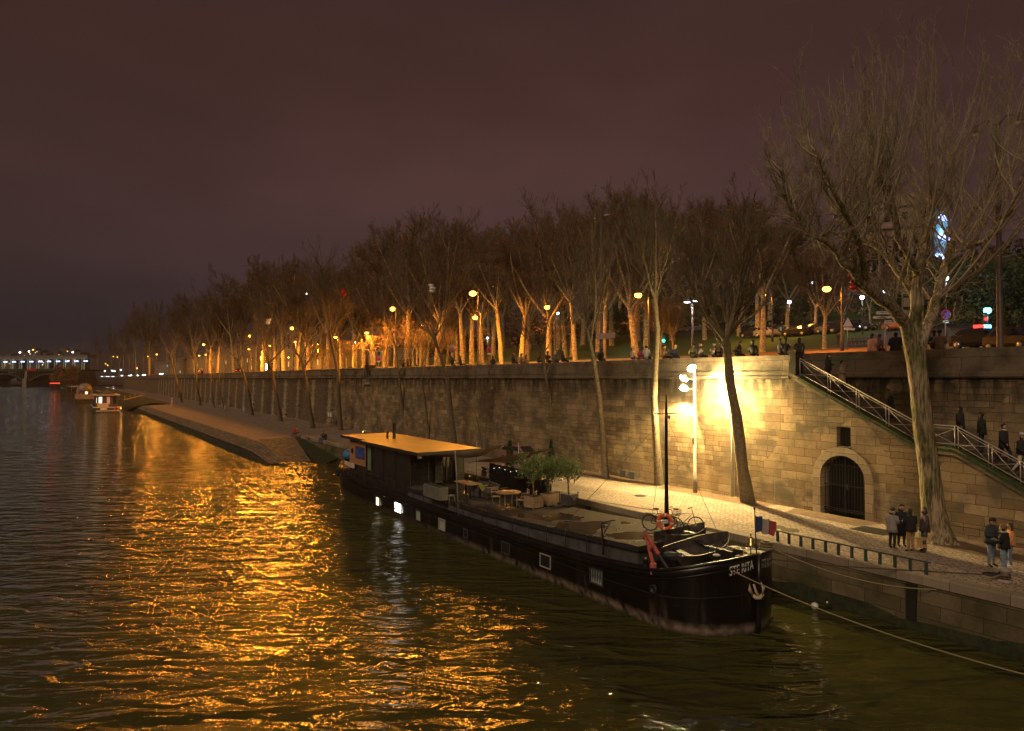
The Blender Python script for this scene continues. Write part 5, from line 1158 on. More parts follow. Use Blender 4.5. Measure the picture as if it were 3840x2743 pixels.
# small black davit on the hatch edge
q0 = bt(2262, 2078, 14.9); Y0 = pt(2262, 2078, 14.9).y; a1 = toB(pd(2256, 1972, Y0)); a2 = toB(pd(2310, 1950, Y0 + .1)); a3 = toB(pd(2312, 1985, Y0 + .1))
hd = MB().tube([(q0.x, q0.y, 1.9), q0 + Vector((0, 0, .3)), a1, a1 + Vector((0, 0, .1)), a2], [.05, .045, .035, .035, .025], 6).build('hatch_davit', M['iron'], bg_)
MB().tube([a2, a3], .008, 4).ell(a3, (.04, .03, .07), 8, 6).build('hook_block', M['rope'], hd); MB().tube([lerp(q0, a1, .6), lerp(a1, a2, .6)], .02, 5).build('stay', M['iron'], hd)
def bollard(x, y, z, name='twin_bollard', cap=None):
    for dx in (-.16, .16):
        o = MB().lathe((x + dx, y, z), [(.10, 0), (.085, .05), (.085, .30), (.12, .32), (.12, .37), (.05, .4)], 12).build('bollard', M['iron'], bg_)
        if cap: MB().lathe((x + dx, y, z + .372), [(.115, 0), (.11, .03), (.05, .05)], 12).build('bollard_cap', cap, o)
q = bz(2424, 2125, 2.0); bollard(q.x, q.y - .1, gun(q.x) - .1)
q = bz(2687, 2135, 2.1); MB().lathe((q.x, q.y, gun(q.x) - .1), [(.12, 0), (.11, .04), (.11, .26), (.14, .28), (.14, .31)], 14).build('bollard', M['iron'], bg_); MB().lathe((q.x, q.y, gun(q.x) + .212), [(.135, 0), (.13, .03), (.04, .05)], 14).build('bollard_cap', M['cream'], bg_)
q = bz(2756, 2062, 2.4); MB().lathe((q.x, q.y, gun(q.x) - .1), [(.15, 0), (.14, .35), (.2, .37), (.2, .42)], 14).build('capstan', M['iron'], bg_)
MB().torus((q.x - .12, q.y - .25, gun(q.x) + .05), .16, .05, 14, 6).torus((q.x - .12, q.y - .25, gun(q.x) + .13), .13, .045, 14, 6).build('rope_coil', M['rope'], bg_)
# windlass
wx, wy, wz = bz(2735, 2110, 2.2).x, bz(2735, 2110, 2.2).y, 0; wz = gun(wx) - .1
o = MB().box(wx - .35, wx + .35, wy - .30, wy - .22, wz, wz + .45).box(wx - .35, wx + .35, wy + .22, wy + .30, wz, wz + .45).lathe((wx, wy, wz + .32), [(.14, -.28), (.1, -.2), (.1, .2), (.14, .28)], 12, ax='y').build('windlass', M['iron'], bg_)
MB().lathe((wx + .12, wy, wz + .22), [(.24, -.06), (.24, .06)], 14, ax='y').build('gypsy_wheel', M['iron'], o)
MB().torus((wx + .38, wy + .4, wz + .32), .25, .018, 18, 5, Matrix.Rotation(R(90), 3, 'X')).tube([(wx + .13, wy + .4, wz + .32), (wx + .63, wy + .4, wz + .32)], .012, 4).tube([(wx + .38, wy + .4, wz + .07), (wx + .38, wy + .4, wz + .57)], .012, 4).build('hand_wheel', M['iron'], o)
MB().rbox((wx - .55, wy - .1, wz + .16), (.5, .5, .3), .2, bev=.04).build('hatch_cover', M['lid'], bg_)
# bell on its frame
Yb = pz(2827, 2085, 2.6).y + .5; bc = toB(pd(2816, 2030, Yb)); MB().tube([(bc.x + .1, bc.y - .12, 2.3), (bc.x + .1, bc.y - .12, bc.z + .22), (bc.x, bc.y, bc.z + .26), (bc.x, bc.y, bc.z + .16)], .022, 5).build('bell_frame', M['iron'], bg_)
MB().lathe((bc.x, bc.y, bc.z - .14), [(.17, 0), (.155, .03), (.11, .11), (.09, .22), (.05, .28), (.02, .30)], 16).build('ship_bell', M['brass'], bg_)
# flag
Yf = pz(2836, 2085, 2.6).y; f0 = toB(pd(2838, 2080, Yf)); f1 = toB(pd(2829, 1908, Yf)); MB().tube([(f0.x, f0.y, 2.4), f1], .02, 6).ell(f1, (.04, .04, .05), 8, 6).build('flagstaff', M['black'], bg_)
fb_ = MB(); n = 18; rows = []
for i in range(n + 1):
    a = toB(pd(lerp(2833, 2901, i / n), lerp(1932, 1955, i / n) + 3 * math.sin(i * .8), Yf)); c = toB(pd(lerp(2835, 2893, i / n), lerp(1993, 2008, i / n) + 4 * math.sin(i * .7 + 1), Yf))
    w = .07 * math.sin(i * .95) * (i / n) ** .5; rows.append([a + Vector((w, w, 0)), lerp(a, c, .5) + Vector((w * 1.3, w * 1.3, 0)), c + Vector((w, w * .6, 0))])
vs = [p for r_ in rows for p in r_]
for i in range(n):
    for j in range(2): fb_.f.append([i * 3 + j, i * 3 + 3 + j, i * 3 + 4 + j, i * 3 + 1 + j]); fb_.m.append(0 if i < 6 else (1 if i < 13 else 2)); fb_.sm.append(True)
fb_.v = [tuple(x) for x in vs]; fb_.build('tricolour_flag', [pmat('flag_blue', (.03, .05, .14), .8), pmat('flag_white', (.32, .28, .24), .8), pmat('flag_red', (.32, .05, .04), .8)], bg_, recalc=False)
# anchor hanging at the bow
Ya = pz(2840, 2372, 0).y - .25
def ap(u, v, d=0): return toB(pd(u, v, Ya + d))
an = MB(); M['anchor'] = pmat('rusty_white_anchor', (.52, .42, .28), .7, var=.4, sc=9, bump=.5)
an.tube([ap(2826, 2192), ap(2836, 2222), ap(2847, 2240)], [.035, .045, .06], 6)
an.tube([ap(2822, 2232), ap(2836, 2243, -.05), ap(2850, 2243, -.05), ap(2862, 2228)], [.06, .07, .07, .06], 7)
for a_, b__, c_ in (((2811, 2190), (2812, 2212), (2824, 2234)), ((2853, 2183), (2864, 2206), (2860, 2230))):
    an.tube([ap(*a_, -.08), ap(*b__, -.1), ap(*c_, -.04)], [.012, .085, .05], 6, flat=.45)
an.build('anchor', M['anchor'], bg_)
# the name, laid along both sides of the bow
def bow_text(txt, side_, a0, size, zb, squash=.62, slope=.0):
    cu = bpy.data.curves.new('n', 'FONT'); cu.body = txt; cu.size = 1; cu.offset = .008; to = bpy.data.objects.new('n', cu); COL.objects.link(to)
    dg = bpy.context.evaluated_depsgraph_get(); dg.update(); me0 = to.evaluated_get(dg).to_mesh(); vs = [v.co.copy() for v in me0.vertices]; fs = [tuple(p.vertices) for p in me0.polygons]
    bpy.data.objects.remove(to); bpy.data.curves.remove(cu)
    tab = [(0, 0)]; x = 0
    while x < 4: x2 = x + .004; tab.append((tab[-1][0] + math.hypot(.004, half(x2) - half(x)), x2)); x = x2
    W_ = max(v.x for v in vs); out = []
    for v in vs:
        tx = v.x * size * squash; arc = (a0 + (W_ * size * squash - tx)) if side_ > 0 else (a0 + tx); x = interp(arc, tab); h = half(x); e = .01
        nx = -(half(x + e) - h) / e; nl = math.hypot(nx, 1); zz = zb + v.y * size + slope * (1 - arc)
        out.append((x + nx / nl * .02, side_ * (h * 1.0 + 1 / nl * .02 + .004), zz))
    b = MB(); b.add(out, fs); o = b.build('bow_name', M['white'], bg_, recalc=False); return o
bow_text('STE RITA', 1, .12, .44, 2.10, .56, .16); bow_text('STE RITA', -1, .22, .42, 2.12, .56, .10)
# ------------------------------------------------------------------ things carried on the barge
def onb(name, x, y, z, lab, cat, group=None, rz=0): return thing(name, Bp(x, y, z), TH + rz, lab, cat, group)
lb = Vector((mb_.x - .13, mb_.y + .22, toB(pd(2510, 1953, YM)).z)); r = onb('lifebuoy', *lb, 'orange lifebuoy with pale bands hung on the barge mast', 'lifebuoy', rz=R(-20))
Mr = Matrix.Rotation(R(52), 3, 'Z') @ Matrix.Rotation(R(90), 3, 'X')
MB().torus((0, 0, 0), .27, .07, 32, 10, Mr, arc=lambda i: 1 if i % 8 == 0 else 0).build('ring', [M['orange'], M['white']], r)
MB().rbox((0, .02, .0), (.3, .1, .16), R(52), ry=R(10), bev=.03).build('light_canister', M['cream'], r)
def bicycle(x, y, z, rz, lab, tilt=0, basket=False):
    r = onb('bicycle', x, y, z, lab, 'bicycle', 'bicycles parked by the barge mast', rz); fm_ = M['black']; X90 = Matrix.Rotation(R(90), 3, 'X')
    for wx_ in (-.53, .53):
        w = MB().torus((wx_, 0, .34), .315, .02, 24, 6, X90).build('wheel', M['rubber'], r); b = MB()
        for k in range(8): a = k * math.pi / 8; b.tube([(wx_ - .3 * math.cos(a), 0, .34 - .3 * math.sin(a)), (wx_ + .3 * math.cos(a), 0, .34 + .3 * math.sin(a))], .0025, 3)
        b.lathe((wx_, 0, .34), [(.03, -.05), (.03, .05)], 8, ax='y').build('spokes', M['chrome'], w)
        MB().torus((wx_, 0, .34), .36, .012, 20, 4, X90).build('mudguard', fm_, r) if wx_ < 0 else None
    MB().tube([(-.53, 0, .34), (-.08, 0, .30), (.40, 0, .78), (-.2, 0, .76), (-.08, 0, .30)], .018, 6).tube([(-.53, 0, .34), (-.2, 0, .76), (-.23, 0, .9)], .012, 6).tube([(.53, 0, .34), (.45, 0, .66), (.38, 0, .95)], .016, 6).build('frame', fm_, r)
    MB().tube([(.22, .28, .98), (.36, .26, 1.03), (.38, 0, .98), (.36, -.26, 1.03), (.22, -.28, .98)], .013, 6).build('handlebar', M['iron'], r)
    MB().ell((-.26, 0, .94), (.14, .08, .035), 10, 6).build('saddle', M['rubber'], r)
    MB().lathe((-.08, 0, .3), [(.09, -.01), (.09, .01)], 12, ax='y').box(-.1, -.06, .06, .16, .12, .14).box(-.1, -.06, -.16, -.06, .46, .48).build('crankset', M['chrome'], r)
    MB().box(-.75, -.3, -.06, .06, .72, .735).build('carrier', M['iron'], r)
    if basket:
        b = MB()
        for k in range(7):
            for y_ in (-.15, .15): b.tube([(.42 + k * .05, y_, .75), (.42 + k * .05, y_, 1.0)], .005, 3)
            b.tube([(.42, -.15 + k * .05, .75), (.72, -.15 + k * .05, .75), (.72, -.15 + k * .05, 1.0)], .005, 3)
        b.build('basket', M['iron'], r)
    r.rotation_euler = (tilt, 0, TH + rz); return r
qa, qb = bz(2440, 1991, 2.5), bz(2533, 2001, 2.5); mid = (qa + qb) / 2; rzb = math.atan2(qb.y - qa.y, qb.x - qa.x)
bicycle(mid.x, mid.y, ht(mid.x) + .01, rzb, 'upright black city bicycle with a front basket left of the lifebuoy', R(4), True)
bicycle(mid.x - .55, mid.y - .55, ht(mid.x) + .01, rzb + .25, 'second dark bicycle leaning behind the lifebuoy', R(-12))
def skiff(x, y, z, rz, lab, L=3.3, Wd=1.25, tilt=(0, 0)):
    r = onb('dinghy', x, y, z, lab, 'dinghy', None, rz); rg_ = []; ri = []
    for i in range(13):
        f = i / 12; xx = (f - .5) * L; w = Wd / 2 * (1 - abs(2 * f - 1.0) ** 2.6 * (.96 if f > .5 else .45)); sh = .42 + .16 * (2 * f - 1) ** 2; 
        rg_.append([(xx, -w, sh), (xx, -w * .82, .1), (xx, -w * .3, .0), (xx, w * .3, .0), (xx, w * .82, .1), (xx, w, sh), (xx, w * .93, sh), (xx, w * .74, .14), (xx, 0, .06), (xx, -w * .74, .14), (xx, -w * .93, sh)])
    MB().loft(rg_, smooth=False).build('hull', pmat('weathered_skiff', (.075, .065, .055), .55, var=.5, sc=4), r)
    for xx in (-.8, .5): MB().box(xx - .12, xx + .12, -Wd * .43, Wd * .43, .28, .31).build('thwart', M['iron'], r)
    r.rotation_euler = (tilt[0], tilt[1], TH + rz); return r
qa, qb = bz(2490, 2078, 2.5), bz(2738, 2012, 2.65); mid = (qa + qb) / 2; rzb = math.atan2(qb.y - qa.y, qb.x - qa.x)
sk1 = skiff(mid.x, mid.y, 2.16, rzb, 'open dark metal dinghy with pointed bow lying on the foredeck', (qb - qa).length * .92, 1.35, (R(9), R(-5)))
for k_, (dx, dy) in enumerate(((-.5, -.3), (-.5, .3), (.6, -.25), (.6, .3))): pass
q = mid; b = MB(); 
for sx_ in (-.7, .6): b.box(q.x + sx_ - .06, q.x + sx_ + .06, q.y - .5, q.y + .5, gun(1.5) - .2, 2.14)
b.build('dinghy_cradle', M['iron'], bg_)
r = thing('rope_heap', Bp(mid.x - .55 * math.cos(0), mid.y - .4, 2.40), TH, 'bluish rope heap lying inside the open dinghy', 'rope'); b = MB(); rg = random.Random(2)
b.tube([(rg.uniform(-.35, .35), rg.uniform(-.22, .22), rg.uniform(0, .12)) for _ in range(22)], .022, 5); b.build('coils', pmat('teal_rope', (.06, .12, .12), .9), r)
skiff(mid.x + 1.45, mid.y - .75, 2.30, rzb + .1, 'second black dinghy hull lying behind the pointed dinghy', 3.0, 1.1)
def crate(u, v, z, sx_, sy_, sz_, lab, col, rz=0, name='storage_box'):
    q = bz(u, v, z); r = onb(name, q.x, q.y, gun(q.x) - .1 if q.x < 3.6 else ht(q.x), lab, 'storage box', None, rz)
    MB().rbox((0, 0, sz_ / 2), (sx_, sy_, sz_), bev=.03).build('tub', M['black'], r); MB().rbox((0, 0, sz_ + .02), (sx_ + .04, sy_ + .04, .05), bev=.015).build('lid', col, r); return r
crate(2524, 2128, 2.0, .62, .5, .40, 'black storage tub with a crumpled cover by the pink davit', M['lid']); 
q = bz(2530, 2100, 2.2); MB().ell((0, 0, 0), (.33, .26, .1), 12, 6, fn=lambda q: q * (1 + .2 * math.sin(q.x * 9 + q.y * 7))).build('x', M['tarp']).name = 'crumpled_cover'
o = bpy.data.objects['crumpled_cover']; o.data.name = 'crumpled_cover'; qq = bz(2524, 2128, 2.0); o.location = Bp(qq.x, qq.y, gun(qq.x) + .40); tag(o, 'crumpled dark bluish cover heaped on the black storage tub', 'cover'); o.data.materials[0] = pmat('dull_cover', (.04, .055, .06), .8)
crate(2738, 2078, 2.3, .3, .3, .34, 'black bin with a yellow label beside the capstan', M['lid'])
# olive trees in planters
def planter(u, v, w, h, lab, kind, z=2.02, rz=.15):
    q = bz(u, v, z); r = onb('planter', q.x, q.y, ht(q.x), lab, 'planter', 'planters along the terrace', rz)
    if kind == 'wood':
        b = MB()
        for i in range(7): zz = .09 + i * (h - .09) / 7; b.box(-w / 2, w / 2, -w / 2, w / 2, zz, zz + (h - .09) / 7 - .012)
        b.build('slatted_box', M['crate'], r); MB().box(-w / 2 + .04, w / 2 - .04, -w / 2 + .04, w / 2 - .04, h - .05, h - .005).build('soil', M['weed'], r)
        for sx_ in (-1, 1):
            for sy_ in (-1, 1): MB().lathe((sx_ * w * .38, sy_ * w * .38, .045), [(.045, -.018), (.045, .018)], 10, ax='y').build('castor', M['chrome'], r)
    else:
        MB().rbox((0, 0, h / 2 + .04), (w * .94, w * .94, h - .08), bev=.02).build('metal_box', M['coaming'], r); b = MB()
        for sx_ in (-1, 1):
            for sy_ in (-1, 1): MB().tube([(sx_ * w / 2, sy_ * w / 2, 0), (sx_ * w / 2, sy_ * w / 2, h + .06)], .022, 6).ell((sx_ * w / 2, sy_ * w / 2, h + .08), (.035, .035, .035), 8, 6).build('corner_post', M['iron'], r)
        for sx_ in (-1, 1):
            e = w / 2 * .97
            MB().tube([(sx_ * e, -e, .08), (sx_ * e, e, h - .05)], .014, 5).build('cross_brace', M['iron'], r); MB().tube([(sx_ * e, e, .08), (sx_ * e, -e, h - .05)], .014, 5).build('cross_brace', M['iron'], r)
            MB().tube([(-e, sx_ * e, .08), (e, sx_ * e, h - .05)], .014, 5).build('cross_brace', M['iron'], r); MB().tube([(e, sx_ * e, .08), (-e, sx_ * e, h - .05)], .014, 5).build('cross_brace', M['iron'], r)
    return q, h
def olive(q, zb, lab, hgt, w, seed, lean=0):
    rg = random.Random(seed); r = thing('olive_tree', Bp(q.x, q.y, zb), TH, lab, 'tree', 'potted olive trees on the barge terrace')
    th = hgt * .38; MB().tube([(0, 0, -.05), (lean * .3, 0, th * .5), (lean, .03, th)], [.05, .04, .03], 8).build('trunk', M['bark'], r); br = Br(); lv = []
    for i in range(9):
        a = rg.uniform(0, 6.28); tl = rg.uniform(.2, .85); d = Vector((math.cos(a) * math.sin(tl), math.sin(a) * math.sin(tl), math.cos(tl))); sp = grow(br, Vector((lean, 0, th * rg.uniform(.75, 1))), d, hgt * .42, .022, .008, 5, 4, rg, .05, .1)
        twiggy(br, sp, hgt * .22, .01, 0, rg, (6, 4), .05, .15, None, (.4, 1), 0, .15, .004)
    for _ in range(3600):
        d = rv3(rg).normalized() * rg.random() ** .4; d = Vector((d.x * w / 1.85, d.y * w / 2, d.z * hgt * .33)); dd = 1 + .42 * math.sin(d.x * 7 + seed) * math.sin(d.y * 6 + d.z * 8)
        p = Vector((lean, 0, hgt * .68)) + d * dd
        if math.sin(p.x * 11 + seed) * math.sin(p.y * 13) * math.sin(p.z * 12 + seed) > .33: continue
        a = rv3(rg).normalized() * .052; b_ = a.cross(rv3(rg)).normalized() * .018; lv += [tuple(p - a), tuple(p - b_), tuple(p + a), tuple(p + b_)]
    crown_obj('crown', br, [M['bark'], M['olive']], r, lv)
q, h = planter(2001, 1912, .72, .66, 'nearest slatted wooden planter on castors on the terrace', 'wood'); olive(q, ht(q.x) + h, 'nearest bushy olive tree, in the leftmost wooden planter', 2.15, 1.75, 1, .05)
q, h = planter(2057, 1902, .62, .66, 'second slatted wooden planter, right of the nearest one', 'wood'); olive(q, ht(q.x) + h, 'middle olive tree growing in the second wooden planter', 2.0, 1.35, 2, -.05)
planter(2088, 1890, .55, .6, 'third wooden planter, half hidden behind the dark metal one', 'wood')
q, h = planter(2133, 1906, .68, .66, 'dark metal planter with crossed braces at the end of the row', 'metal'); olive(q, ht(q.x) + h, 'rounder separate olive tree in the dark metal planter', 1.95, 1.45, 3, .05)
q, h = planter(1890, 1833, .5, .5, 'low planter at the foot of the left conifer by the black screen', 'wood')
def conifer(x, y, z, hgt, w, lab, seed):
    r = thing('conifer', Bp(x, y, z), TH, lab, 'tree'); MB().tube([(0, 0, -.05), (0, 0, hgt * .9)], [.04, .01], 6).build('trunk', M['bark_dark'], r); rg = random.Random(seed); lv = []
    br = Br(); grow(br, Vector((0, 0, 0)), Vector((0, 0, 1)), hgt * .95, .02, .01, 4, 4, rg, 0, .01)
    for _ in range(2200):
        z_ = rg.random(); rr = w / 2 * math.sin(math.pi * min(1, (z_ * .86 + .14))) ** .6 * rg.uniform(.5, 1); a_ = rg.uniform(0, 6.28); p = Vector((rr * math.cos(a_), rr * math.sin(a_), .08 + z_ * (hgt - .1)))
        a = (Vector((math.cos(a_), math.sin(a_), 1.4)) + rv3(rg, .3)).normalized() * .06; b_ = a.cross(rv3(rg)).normalized() * .02; lv += [tuple(p - a), tuple(p - b_), tuple(p + a), tuple(p + b_)]
    crown_obj('crown', br, [M['bark_dark'], M['conifer']], r, lv)
qc = bz(1912, 1828, 2.02); conifer(qc.x, qc.y, 2.1, 2.9, .55, 'narrow tall dark conifer beside the black screen', 4)
qc = bz(2068, 1800, 2.05); conifer(qc.x, qc.y, 2.05, 2.7, .5, 'second narrow conifer behind the olive trees', 5)
# round table, stools, bench, sofas
qt = bz(1906, 1900, 2.02); r = onb('round_table', qt.x, qt.y, 2.03, 'round teak table with steel legs on the lit terrace', 'table')
MB().lathe((0, 0, .72), [(.66, 0), (.68, .015), (.68, .03), (.66, .045)], 28).build('table_top', M['teak'], r)
for a_ in (.6, 2.2, 3.75, 5.3): MB().box(.48 * math.cos(a_) - .025, .48 * math.cos(a_) + .025, .48 * math.sin(a_) - .025, .48 * math.sin(a_) + .025, 0, .72).build('leg', M['chrome'], r)
tray = thing('wooden_tray', Bp(qt.x - .05, qt.y - .1, 2.03 + .766), TH, 'round wooden board lying on the round table', 'tray'); MB().lathe((0, 0, 0), [(.24, 0), (.25, .02), (.25, .05), (.22, .05)], 18).build('board', M['crate'], tray)
def chair(x, y, z, rz, lab, mat1, mat2, back=True):
    r = onb('folding_chair', x, y, z, lab, 'chair', 'folding chairs round the terrace table', rz)
    b = MB()
    for i in range(5): b.box(-.2 + i * .085, -.2 + i * .085 + .065, -.2, .2, .43, .45)
    b.build('seat', mat1, r)
    for y_ in (-.2, .2):
        MB().tube([(-.22, y_, 0), (.18, y_, .44)], .014, 5).build('leg', mat2, r); MB().tube([(.22, y_, 0), (-.2, y_, .48), (-.26, y_, .86)], .014, 5).build('leg', mat2, r)
    if back: MB().box(-.27, -.235, -.2, .2, .62, .68).box(-.28, -.245, -.2, .2, .76, .83).build('backrest', mat1, r)
for dx, dy, rz_, lab in ((.75, .3, 2.9, 'slatted folding chair on the left of the round table'), (-.2, -.85, 1.2, 'folding chair behind the round table by the grey cover'), (-.85, -.25, .2, 'folding chair between the round table and the planters'), (-.75, -.95, .7, 'farthest folding chair, half hidden by the olive trunk')):
    chair(qt.x + dx, qt.y + dy, 2.03, rz_, lab, M['crate'], M['grey_metal'])
qs = bz(1633, 1870, 2.0); r = onb('trough_planter', qs.x, qs.y, 2.02, 'long pale grey metal trough by the terrace rail', 'planter'); MB().rbox((0, 0, .36), (2.1, .55, .72), bev=.03).build('trough', pmat('zinc_trough', (.15, .15, .13), .5), r); MB().box(-.95, .95, -.2, .2, .70, .74).build('soil', M['weed'], r)
q = bz(1690, 1892, 2.0); r = onb('metal_stool', q.x, q.y, 2.02, 'arched grey metal stool beside the awning pole', 'stool')
MB().rbox((0, 0, .45), (.32, .32, .03), bev=.01).build('seat', M['grey_metal'], r)
for sx_ in (-1, 1):
    for sy_ in (-1, 1): MB().tube([(sx_ * .14, sy_ * .14, .44), (sx_ * .2, sy_ * .2, 0)], .02, 5).build('leg', M['grey_metal'], r)
q = bz(1738, 1862, 2.0); r = onb('dining_table', q.x, q.y - .3, 2.02, 'long wooden table with scattered things under the awning', 'table')
MB().rbox((0, 0, .74), (1.9, .85, .05), bev=.01).build('table_top', M['teak'], r)
for sx_ in (-1, 1):
    for sy_ in (-1, 1): MB().box(sx_ * .85 - .04, sx_ * .85 + .04, sy_ * .34 - .04, sy_ * .34 + .04, 0, .715).build('leg', M['iron'], r)
rg = random.Random(3)
for k_, (dx, dy, c_, lab) in enumerate(((-.3, .1, 'cream', 'pale bowl on the long table under the awning'), (.35, -.1, 'brass', 'brassy pot on the long table under the awning'), (.0, .25, 'orange', 'orange fruit dish on the long table under the awning'))):
    o = MB().lathe((0, 0, 0), [(.05, 0), (.12, .07), (.10, .07), (.04, .02)], 12).build('bowl', M[c_], None, Bp(q.x + dx, q.y - .3 + dy, 2.02 + .767), TH); tag(o, lab, 'bowl')
def sofa(u, v, lab, w=1.0, rz=0):
    q = bz(u, v, 2.02); r = onb('outdoor_armchair', q.x, q.y, 2.02, lab, 'armchair', 'dark armchairs on the terrace', rz)
    MB().rbox((0, 0, .22), (w, .8, .36), bev=.03).build('seat_base', M['coaming'], r); MB().rbox((0, -.02, .44), (w - .24, .7, .12), bev=.03).build('cushion', pmat('dull_cushion', (.12, .10, .10), .9), r)
    MB().rbox((0, -.37, .56), (w, .10, .5), bev=.03).build('backrest', M['coaming'], r)
    for sx_ in (-1, 1): o = MB().rbox((sx_ * (w / 2 - .06), 0, .40), (.12, .8, .5), bev=.02).build('armrest', M['coaming'], r); MB().rbox((sx_ * (w / 2 - .06), 0, .665), (.10, .8, .025)).build('wooden_cap', M['teak'], o)
sofa(1795, 1862, 'left dark armchair with wooden arm caps on the terrace', 1.0, .1); sofa(1836, 1868, 'right dark armchair with wooden arm caps on the terrace', 1.0, -.1)
q = bz(1826, 1818, 2.02); rg = random.Random(8)
for k_ in range(7):
    o = MB().rbox((0, 0, .05), (.62, .5, .095), bev=.03).build('seat_cushion', M['coaming'] if k_ % 2 else pmat('lilac_grey_cushion', (.15, .12, .15), .9), None, Bp(q.x + rg.uniform(-.05, .05), q.y + rg.uniform(-.04, .04), 2.02 + .45 + k_ * .1), TH + rg.uniform(-.12, .12))
    tag(o, ['lowest', 'second lowest', 'third from the bottom', 'middle', 'third from the top', 'second highest', 'topmost'][k_] + ' outdoor seat cushion in the pile before the black screen', 'cushion', 'piled outdoor seat cushions')
r = onb('side_bench', q.x, q.y, 2.02, 'low dark bench under the cushion pile', 'bench'); MB().rbox((0, 0, .225), (.8, .55, .44), bev=.02).build('box_seat', M['iron'], r)
q = bz(1893, 1825, 2.02); o = MB().ell((0, 0, .5), (.45, .4, .55), 16, 10, fn=lambda q: Vector((q.x, q.y, q.z)) * (1 + .05 * math.sin(q.x * 9 + q.z * 5))).build('furniture_cover', pmat('pinkish_grey_cover', (.22, .16, .17), .85), None, Bp(q.x, q.y, 2.03), TH); tag(o, 'rounded pinkish grey furniture cover left of the conifer', 'cover')
q = bz(1995, 1880, 2.02); r = onb('barbecue', q.x + .1, q.y - .9, 2.03, 'barbecue under a black cover behind the wooden planters', 'barbecue')
MB().rbox((0, 0, .48), (.9, .55, .9), bev=.1).ell((0, 0, .88), (.46, .28, .25), 14, 8).build('cover', M['black'], r)
for y_ in (-.2, .2): MB().lathe((.35, y_, .05), [(.06, -.02), (.06, .02)], 10, ax='y').build('wheel', M['rubber'], r)
def lounger(u, v, lab, rz):
    q = bz(u, v, 2.02); r = onb('deck_chair', q.x, q.y, 2.03, lab, 'deck chair', 'green deck chairs', rz); g_ = pmat('olive_canvas', (.10, .12, .02), .85)
    MB().add([(-.5, -.25, .32), (-.5, .25, .32), (.2, .25, .22), (.2, -.25, .22), (.62, .25, .75), (.62, -.25, .75)], [(0, 1, 2, 3), (3, 2, 4, 5)]).build('canvas', g_, r, recalc=False)
    for y_ in (-.27, .27): MB().tube([(-.55, y_, .33), (.2, y_, .22), (.64, y_, .77)], .014, 5).tube([(-.4, y_, 0), (.1, y_, .25)], .012, 5).tube([(.45, y_, 0), (.15, y_, .3), (.3, y_, .36)], .012, 5).build('side_frame', M['iron'], r)
lounger(1838, 1872, 'green canvas deck chair lying low left of the round table', .5); lounger(1872, 1850, 'green canvas deck chair with raised back before the grey cover', .9)
r = onb('fold_trolley', bz(1764, 1815, 2).x, bz(1764, 1815, 2).y, 2.02, 'upright metal hand trolley left of the black screen', 'trolley', None, .4)
MB().tube([(0, -.18, .1), (0, -.18, 1.1), (0, 0, 1.18), (0, .18, 1.1), (0, .18, .1)], .015, 5).box(0, .25, -.2, .2, .04, .055).box(-.01, .01, -.18, .18, .45, .49).box(-.01, .01, -.18, .18, .8, .84).build('frame', M['chrome'], r)
for y_ in (-.22, .22): MB().lathe((-.03, y_, .1), [(.1, -.02), (.1, .02)], 12, ax='y').build('wheel', M['rubber'], r)
# ------------------------------------------------------------------ mooring lines, buoys, quay bollard
def rope(pts, r_, lab, sag=0, mat=None, name='mooring_rope', n=24):
    P = []
    for i in range(n + 1):
        f = i / n; q = pts[0].lerp(pts[1], f); q.z -= sag * 4 * f * (1 - f); P.append(q)
    P += pts[2:]; o0 = P[0].copy(); o = MB().tube([p - o0 for p in P], r_, 5).build(name, mat or M['rope'], None, o0); tag(o, lab, 'rope', 'mooring lines of the barge'); return o
q = bz(2687, 2135, 2.1); rope([Bp(q.x, q.y + .1, gun(q.x) + .0), pz(4050, 2582, 1.95)], .022, 'long pale mooring rope from the near bow bollard to the lower right corner', .34)
blp = pz(3768, 2182, 1.9); rb_ = thing('mooring_bollard', blp, TH, 'squat iron mushroom bollard standing near the quay edge', 'bollard'); MB().lathe((0, 0, 0), [(.22, 0), (.20, .03), (.13, .08), (.12, .30), (.20, .36), (.21, .42), (.12, .47), (.02, .48)], 18).build('shaft', pmat('worn_bollard', (.30, .25, .22), .6, sc=6), rb_)
MB().tube([(.16 * math.cos(a / 3), .16 * math.sin(a / 3), .12 + a * .004) for a in range(40)], .03, 5).build('rope_turns', M['rope_dk'], rb_)
q2 = bz(2905, 2080, 2.5); rope([Bp(q2.x, q2.y, gun(q2.x) + .05), pz(3535, 2212, 1.55), blp + Vector((0, 0, .25))], .02, 'pale sagging rope from the far bow quarter to the quay edge', .35)
rope([Bp(q2.x + .3, q2.y, gun(q2.x) - .35), pz(3432, 2140, 1.93), blp + Vector((0, 0, .2))], .022, 'dark taut rope along the quay wall to the bollard', .05, M['rope_dk'])
b = MB().torus((0, 0, 0), .22, .06, 18, 6).torus((.02, 0, .1), .2, .055, 18, 6).torus((0, .02, .19), .17, .05, 18, 6).build('rope_coil', M['rope'], bg_); b.location = (q2.x + .35, -half(q2.x + .35) + .3, gun(q2.x) + .02)
for k_, (u, v, lab) in enumerate(((3055, 2273, 'lone white buoy floating right of the bow'), (3108, 2263, 'left one of two touching white buoys under the quay'), (3131, 2261, 'right one of two touching white buoys under the quay'))):
    p = pz(u, v, .08); r = thing('mooring_buoy', p, 0, lab, 'buoy', 'white buoys below the quay wall'); MB().ell((0, 0, 0), (.135, .135, .135), 14, 10).build('ball', M['white'], r); MB().torus((0, 0, .14), .03, .01, 8, 4, Matrix.Rotation(R(90), 3, 'X')).build('eye', M['iron'], r)
